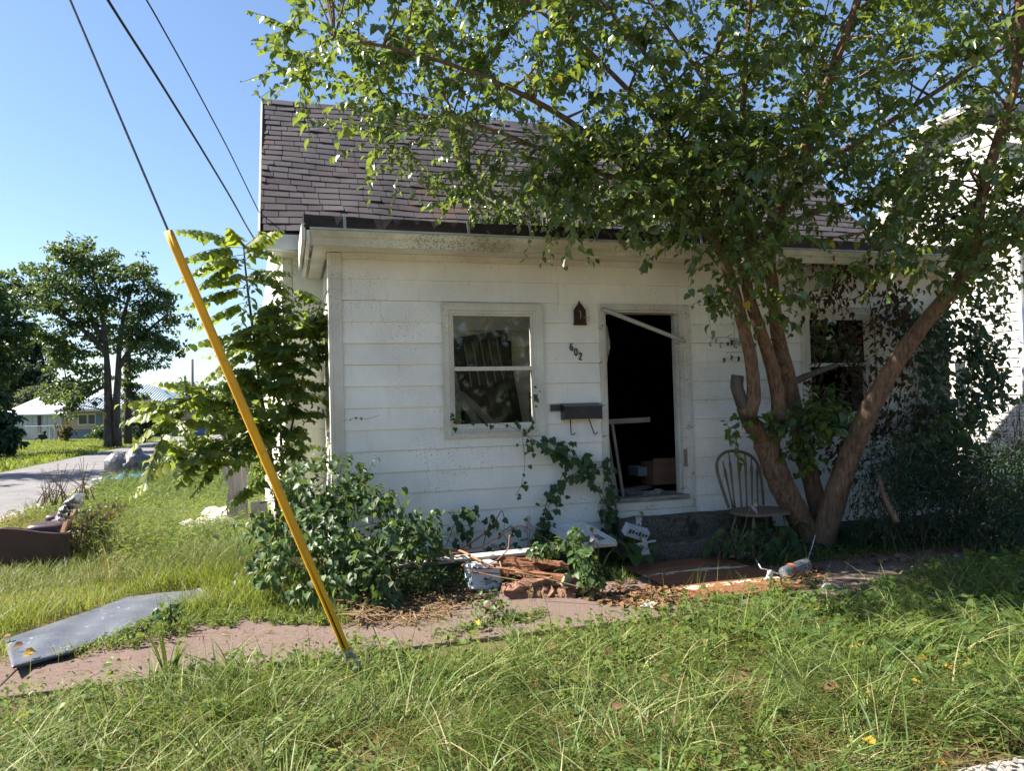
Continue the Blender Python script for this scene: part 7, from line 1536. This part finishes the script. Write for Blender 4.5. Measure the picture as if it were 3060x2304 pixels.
def weeds(name, n, x0, x1, y0, y1, cond, seed, size, hmax, mat=CLOV, t=OVATE, tint0=.4, cl=.5):
    x, y, r_ = field(n, x0, x1, y0, y1, seed); k = infr(x, y) & cond(x, y) & (r_.uniform(size=n) < .25+.75*(wavy(x, y, 2.6, seed) > cl-.5))
    x, y = x[k], y[k]; n = len(x); az = r_.uniform(0, 6.28, n)
    P = Z3(x, y); P[:, 2] = r_.uniform(.01, hmax, n)
    return leaf_object(name, P, np.stack([np.cos(az), np.sin(az), r_.normal(size=n)*.3], 1), np.stack([r_.normal(size=n)*.4, r_.normal(size=n)*.4-.15, np.ones(n)], 1), r_.uniform(.6, 1.4, n)*size, t, mat, np.clip(tint0+r_.normal(size=n)*.22, 0, .98), kind='stuff')
verge = lambda x, y: keep_open(x, y) & (y < 5.3+.05*np.sin(x*7))
weeds('verge_clover', 36000, -2.5, 7.5, 2.45, 5.3, verge, 3, .030, .13, cl=.3)
weeds('verge_broadleaf', 9000, 1.9, 7.6, 2.6, 5.6, lambda x, y: keep_open(x, y) & (y < 5.2+.3*(x > 4)*(x-4)*.4) & (x+y*.5 > 4.6), 5, .055, .15, t=HEART, tint0=.35, cl=.1)
weeds('strip_clover', 5000, .4, 2.6, 5.1, 6.1, lambda x, y: inpoly(x+.03*np.sin(y*40), y+.02*np.sin(x*30), STRIP), 6, .030, .05, tint0=.55, cl=-1)
weeds('walk_edge_clover', 7000, -1.4, .5, 5.4, 6.6, lambda x, y: keep_open(x, y), 8, .028, .06, tint0=.5, cl=.2)
# left yard
x, y, r_ = field(120000, -4.6, .55, 5.5, 13.5, 11)
k = infr(x, y) & keep_open(x, y, True) & (x < .42-.0*y); 
sx = (x > -3.75+.22*np.sin(y*.9)+.12*np.sin(y*2.3)); k &= sx
d = .5+.5*wavy(x, y, 1.2, 1.3); dens = np.where(y < 8, .95, .75); k &= r_.uniform(size=len(x)) < dens*(.45+.55*d)
k &= ~((x > -.0) & (y > 7.3))
x, y, d = x[k], y[k], d[k]; n = len(x); print('yard', n)
lime = (y < 7.75) & (x > -2.6)
yel = (x < -2.4) & (y > 10.2)
h = np.where(lime, r_.uniform(.12, .26, n), r_.uniform(.16, .42, n)); h = np.where(yel, h*.55, h)*(.75+.5*d); h *= np.where((y < 6.25), .6, 1); h *= np.where((x < -1.3) & (y > 6.9) & (y < 9.2), .45, 1)
tint = np.clip(.50+.2*wavy(x, y, .9, 3)+r_.normal(size=n)*.2, 0, .93); dry = r_.uniform(size=n) < .26; tint[dry] = r_.uniform(.88, 1, dry.sum())
m1 = lime & (r_.uniform(size=n) < .75)
blades('lime_grass', Z3(x[m1], y[m1]), h[m1], r_.uniform(.2, 1.0, m1.sum()), r_.uniform(.004, .008, m1.sum()), GRL, np.clip(r_.beta(2, 2, m1.sum()), 0, 1))
m2 = yel & ~m1
blades('dry_yard_grass', Z3(x[m2], y[m2]), h[m2], r_.uniform(.2, 1.2, m2.sum()), r_.uniform(.006, .011, m2.sum()), GRY, r_.uniform(0, 1, m2.sum()))
m3 = ~m1 & ~m2
blades('yard_grass', Z3(x[m3], y[m3]), h[m3], r_.uniform(.2, 1.2, m3.sum()), r_.uniform(.005, .010, m3.sum()), GR, tint[m3])
yard = lambda x, y: (x > -3.4) & ~((x < -1.75) & (y < 9.2)) & (x < .3) & ~inpoly(x, y, SOFA) & ~((x > -.05) & (y > 7.3))
weeds('yard_weeds', 30000, -3.4, .4, 7.9, 15, yard, 13, .050, .42, t=LANCE, tint0=.5, cl=.25)
# tall dry stalks round the recliner and rear yard
x, y, r_ = field(1400, -3.5, .2, 7.4, 12, 17); k = yard(x, y) & (r_.uniform(size=1400) < .3+.7*((x < -1.4) & (y < 9.6)))
blades('dry_stalks', Z3(x[k], y[k]), r_.uniform(.3, .62, k.sum()), r_.uniform(.1, .9, k.sum()), r_.uniform(.004, .008, k.sum()), GRY, r_.uniform(.4, 1, k.sum()))
x, y, r_ = field(42000, -4.3, -.2, 13, 30, 19); k = infr(x, y) & (x > -3.75+.22*np.sin(y*.9)) 
tintf = np.clip(.55+.2*wavy(x, y, .8, 3)+r_.normal(size=len(x))*.15, 0, .93)
blades('rear_yard_grass', Z3(x[k], y[k]), r_.uniform(.18, .45, k.sum()), r_.uniform(.2, 1.1, k.sum()), r_.uniform(.012, .024, k.sum()), GR, tintf[k])
# far lawn
x, y, r_ = field(60000, -34, -8.35, 20, 75, 23); k = infr(x, y)
mow = (y > 40) | (x < -10.2)
hh = np.where(mow[k], r_.uniform(.05, .10, k.sum()), r_.uniform(.14, .34, k.sum()))
blades('far_lawn_grass', Z3(x[k], y[k]), hh, r_.uniform(.2, 1.2, k.sum()), r_.uniform(.03, .06, k.sum()), GRL, np.clip(.35+.3*r_.normal(size=k.sum())*.6, 0, 1), lv=(0, .5, 1))
# shaded strip before the house at right, and below the shrubs
x, y, r_ = field(16000, .6, 9, 5.9, 7.05, 29)
k = keep_open(x, y) & ~((x > 3.1) & (x < 4.95) & (y > 6.5)) & ~((x > 2.9) & (x < 4.3)) & ~((x < 2.7) & (y < 6.25))
blades('house_foot_grass', Z3(x[k], y[k]), r_.uniform(.05, .2, k.sum()), r_.uniform(.3, 1.3, k.sum()), r_.uniform(.004, .008, k.sum()), GR, np.clip(.2+.2*r_.normal(size=k.sum()), 0, .9))
weeds('house_foot_weeds', 9000, .7, 9.2, 6.1, 7.0, lambda x, y: keep_open(x, y) & ~((x > 3.1) & (x < 4.95) & (y > 6.5)) & ~((x > 2.75) & (x < 4.5) & (y < 6.6)), 31, .045, .12, mat=SHADY, tint0=.3, cl=.3)
# straw, dead leaves and thatch on the walk
def straw(name, n, poly, seed, size, mat=STRAW, t=LANCE, hz=.02):
    poly = np.array([onZ(*p)[:2] for p in poly]); lo, hi = poly.min(0), poly.max(0); r_ = np.random.default_rng(seed)
    x, y = r_.uniform(lo[0], hi[0], n), r_.uniform(lo[1], hi[1], n); k = inpoly(x, y, poly) & (r_.uniform(size=n) < .3+.7*(wavy(x, y, 5, seed) > -.3)); x, y = x[k], y[k]; n = len(x); az = r_.uniform(0, 6.28, n)
    P = Z3(x, y, .016); P[:, 2] += r_.uniform(0, hz, n)
    leaf_object(name, P, np.stack([np.cos(az), np.sin(az), r_.normal(size=n)*.12], 1), np.stack([r_.normal(size=n)*.3, r_.normal(size=n)*.3, np.ones(n)], 1), size*r_.uniform(.5, 1.6, n), t, mat, np.clip(r_.beta(2, 2, n), 0, 1), kind='stuff')
straw('straw_litter', 2600, [(1120, 1790), (1260, 1770), (1420, 1740), (1440, 1800), (1340, 1850), (1180, 1880), (1120, 1850)], 3, .13, t=NEEDLE)
straw('straw_band', 1300, [(1040, 1830), (1120, 1790), (1130, 1850), (1080, 1880)], 13, .14, t=NEEDLE, hz=.08)
DRYL = leafmat('dry fallen leaf', [(0, (.13, .065, .035)), (.6, (.25, .135, .08)), (1, (.40, .25, .14))], .15, (.4, .25, .1), .8, .15)
straw('leaf_litter', 900, [(1760, 1760), (1900, 1740), (2080, 1770), (2090, 1800), (1960, 1830), (1800, 1815), (1720, 1790)], 5, .055, DRYL, OVATE, .03)
straw('shade_leaf_litter', 1800, [(2420, 1640), (2700, 1580), (3060, 1570), (3060, 1625), (2750, 1690), (2560, 1700), (2440, 1690)], 7, .055, DRYL, OVATE, .02)
straw('walk_twigs', 260, [(0, 2000), (600, 1890), (980, 1880), (1000, 1930), (560, 1965), (0, 2070)], 9, .07, DRYL, NEEDLE, .004)
straw('plywood_side_litter', 320, [(2330, 1730), (2440, 1700), (2480, 1735), (2410, 1755)], 15, .05, DRYL, OVATE, .04)
# yellow and brown fallen leaves one could pick up
YL = leafmat('yellow fallen leaf', [(0, (.42, .24, .015)), (1, (.55, .34, .04))], .2, (.7, .5, .05), .6, .3)
r_ = np.random.default_rng(12)
def fallen(pts, mat, label, group, sz, zz=.09):
    for (px, py) in pts:
        p = onZ(px, py, zz); s = sz*r_.uniform(.8, 1.25); az = r_.uniform(0, 6.28); D_ = nrm(np.array([math.cos(az), math.sin(az), r_.normal()*.2])); N_ = np.array([r_.normal()*.4, -.35+r_.normal()*.3, 1.]); B_ = nrm(np.cross(N_, D_)); N_ = np.cross(D_, B_)
        key = ('fallen', mat.name)
        if key not in _LEAFMESH:
            me = rawmesh('fallen_leaf', OVATE[0]*[1, 1.15, 1.6], [i for f in OVATE[1] for i in f], [len(f) for f in OVATE[1]], np.full(len(OVATE[0]), .5)); me.materials.append(mat); _LEAFMESH[key] = me
        o = bpy.data.objects.new('fallen_leaf', _LEAFMESH[key]); COL.objects.link(o)
        o.matrix_world = Matrix(((D_[0]*s, B_[0]*s, N_[0]*s, p[0]), (D_[1]*s, B_[1]*s, N_[1]*s, p[1]), (D_[2]*s, B_[2]*s, N_[2]*s, p[2]), (0, 0, 0, 1)))
        tag(o, label, 'leaf', group)
fallen([(1680, 1885), (2195, 1865), (2570, 1925), (2560, 1935), (2745, 1965), (2885, 1962), (2830, 1982), (2668, 2008), (2750, 2040), (2610, 2200), (2615, 2225), (2790, 2275), (2080, 2290), (2610, 2080), (2420, 2110), (1430, 1850)], YL, 'bright yellow leaf dropped on the near grass', 'yellow leaves dropped on the near grass', .055, .09)
fallen([(2068, 1863), (2420, 1948), (2665, 1885), (2100, 1912), (2500, 2045), (1830, 2117), (2370, 2110), (1650, 1930), (1800, 1945), (2900, 2240), (2800, 2240)], DRYL, 'dry tan leaf lying on the near grass', 'dry tan leaves on the near grass', .075, .11)
fallen([(68, 1962), (85, 1958), (75, 1950)], YL, 'yellow brown leaf lying on the grey vinyl sheet', 'leaves on the grey sheet', .06, .085)
fallen([(30, 1902), (70, 1925)], DRYL, 'brown curled leaf at the left end of the grey vinyl sheet', 'brown leaves on the grey sheet', .06, .085)
fallen([(1580, 1845), (1255, 1840), (1820, 1840), (1215, 1990)], DRYL, 'brown leaf lying on the walk near the rotten log', 'brown leaves on the walk', .07, .04)
for o in list(bpy.data.objects):
    if o.name.startswith('tmp'): bpy.data.objects.remove(o)
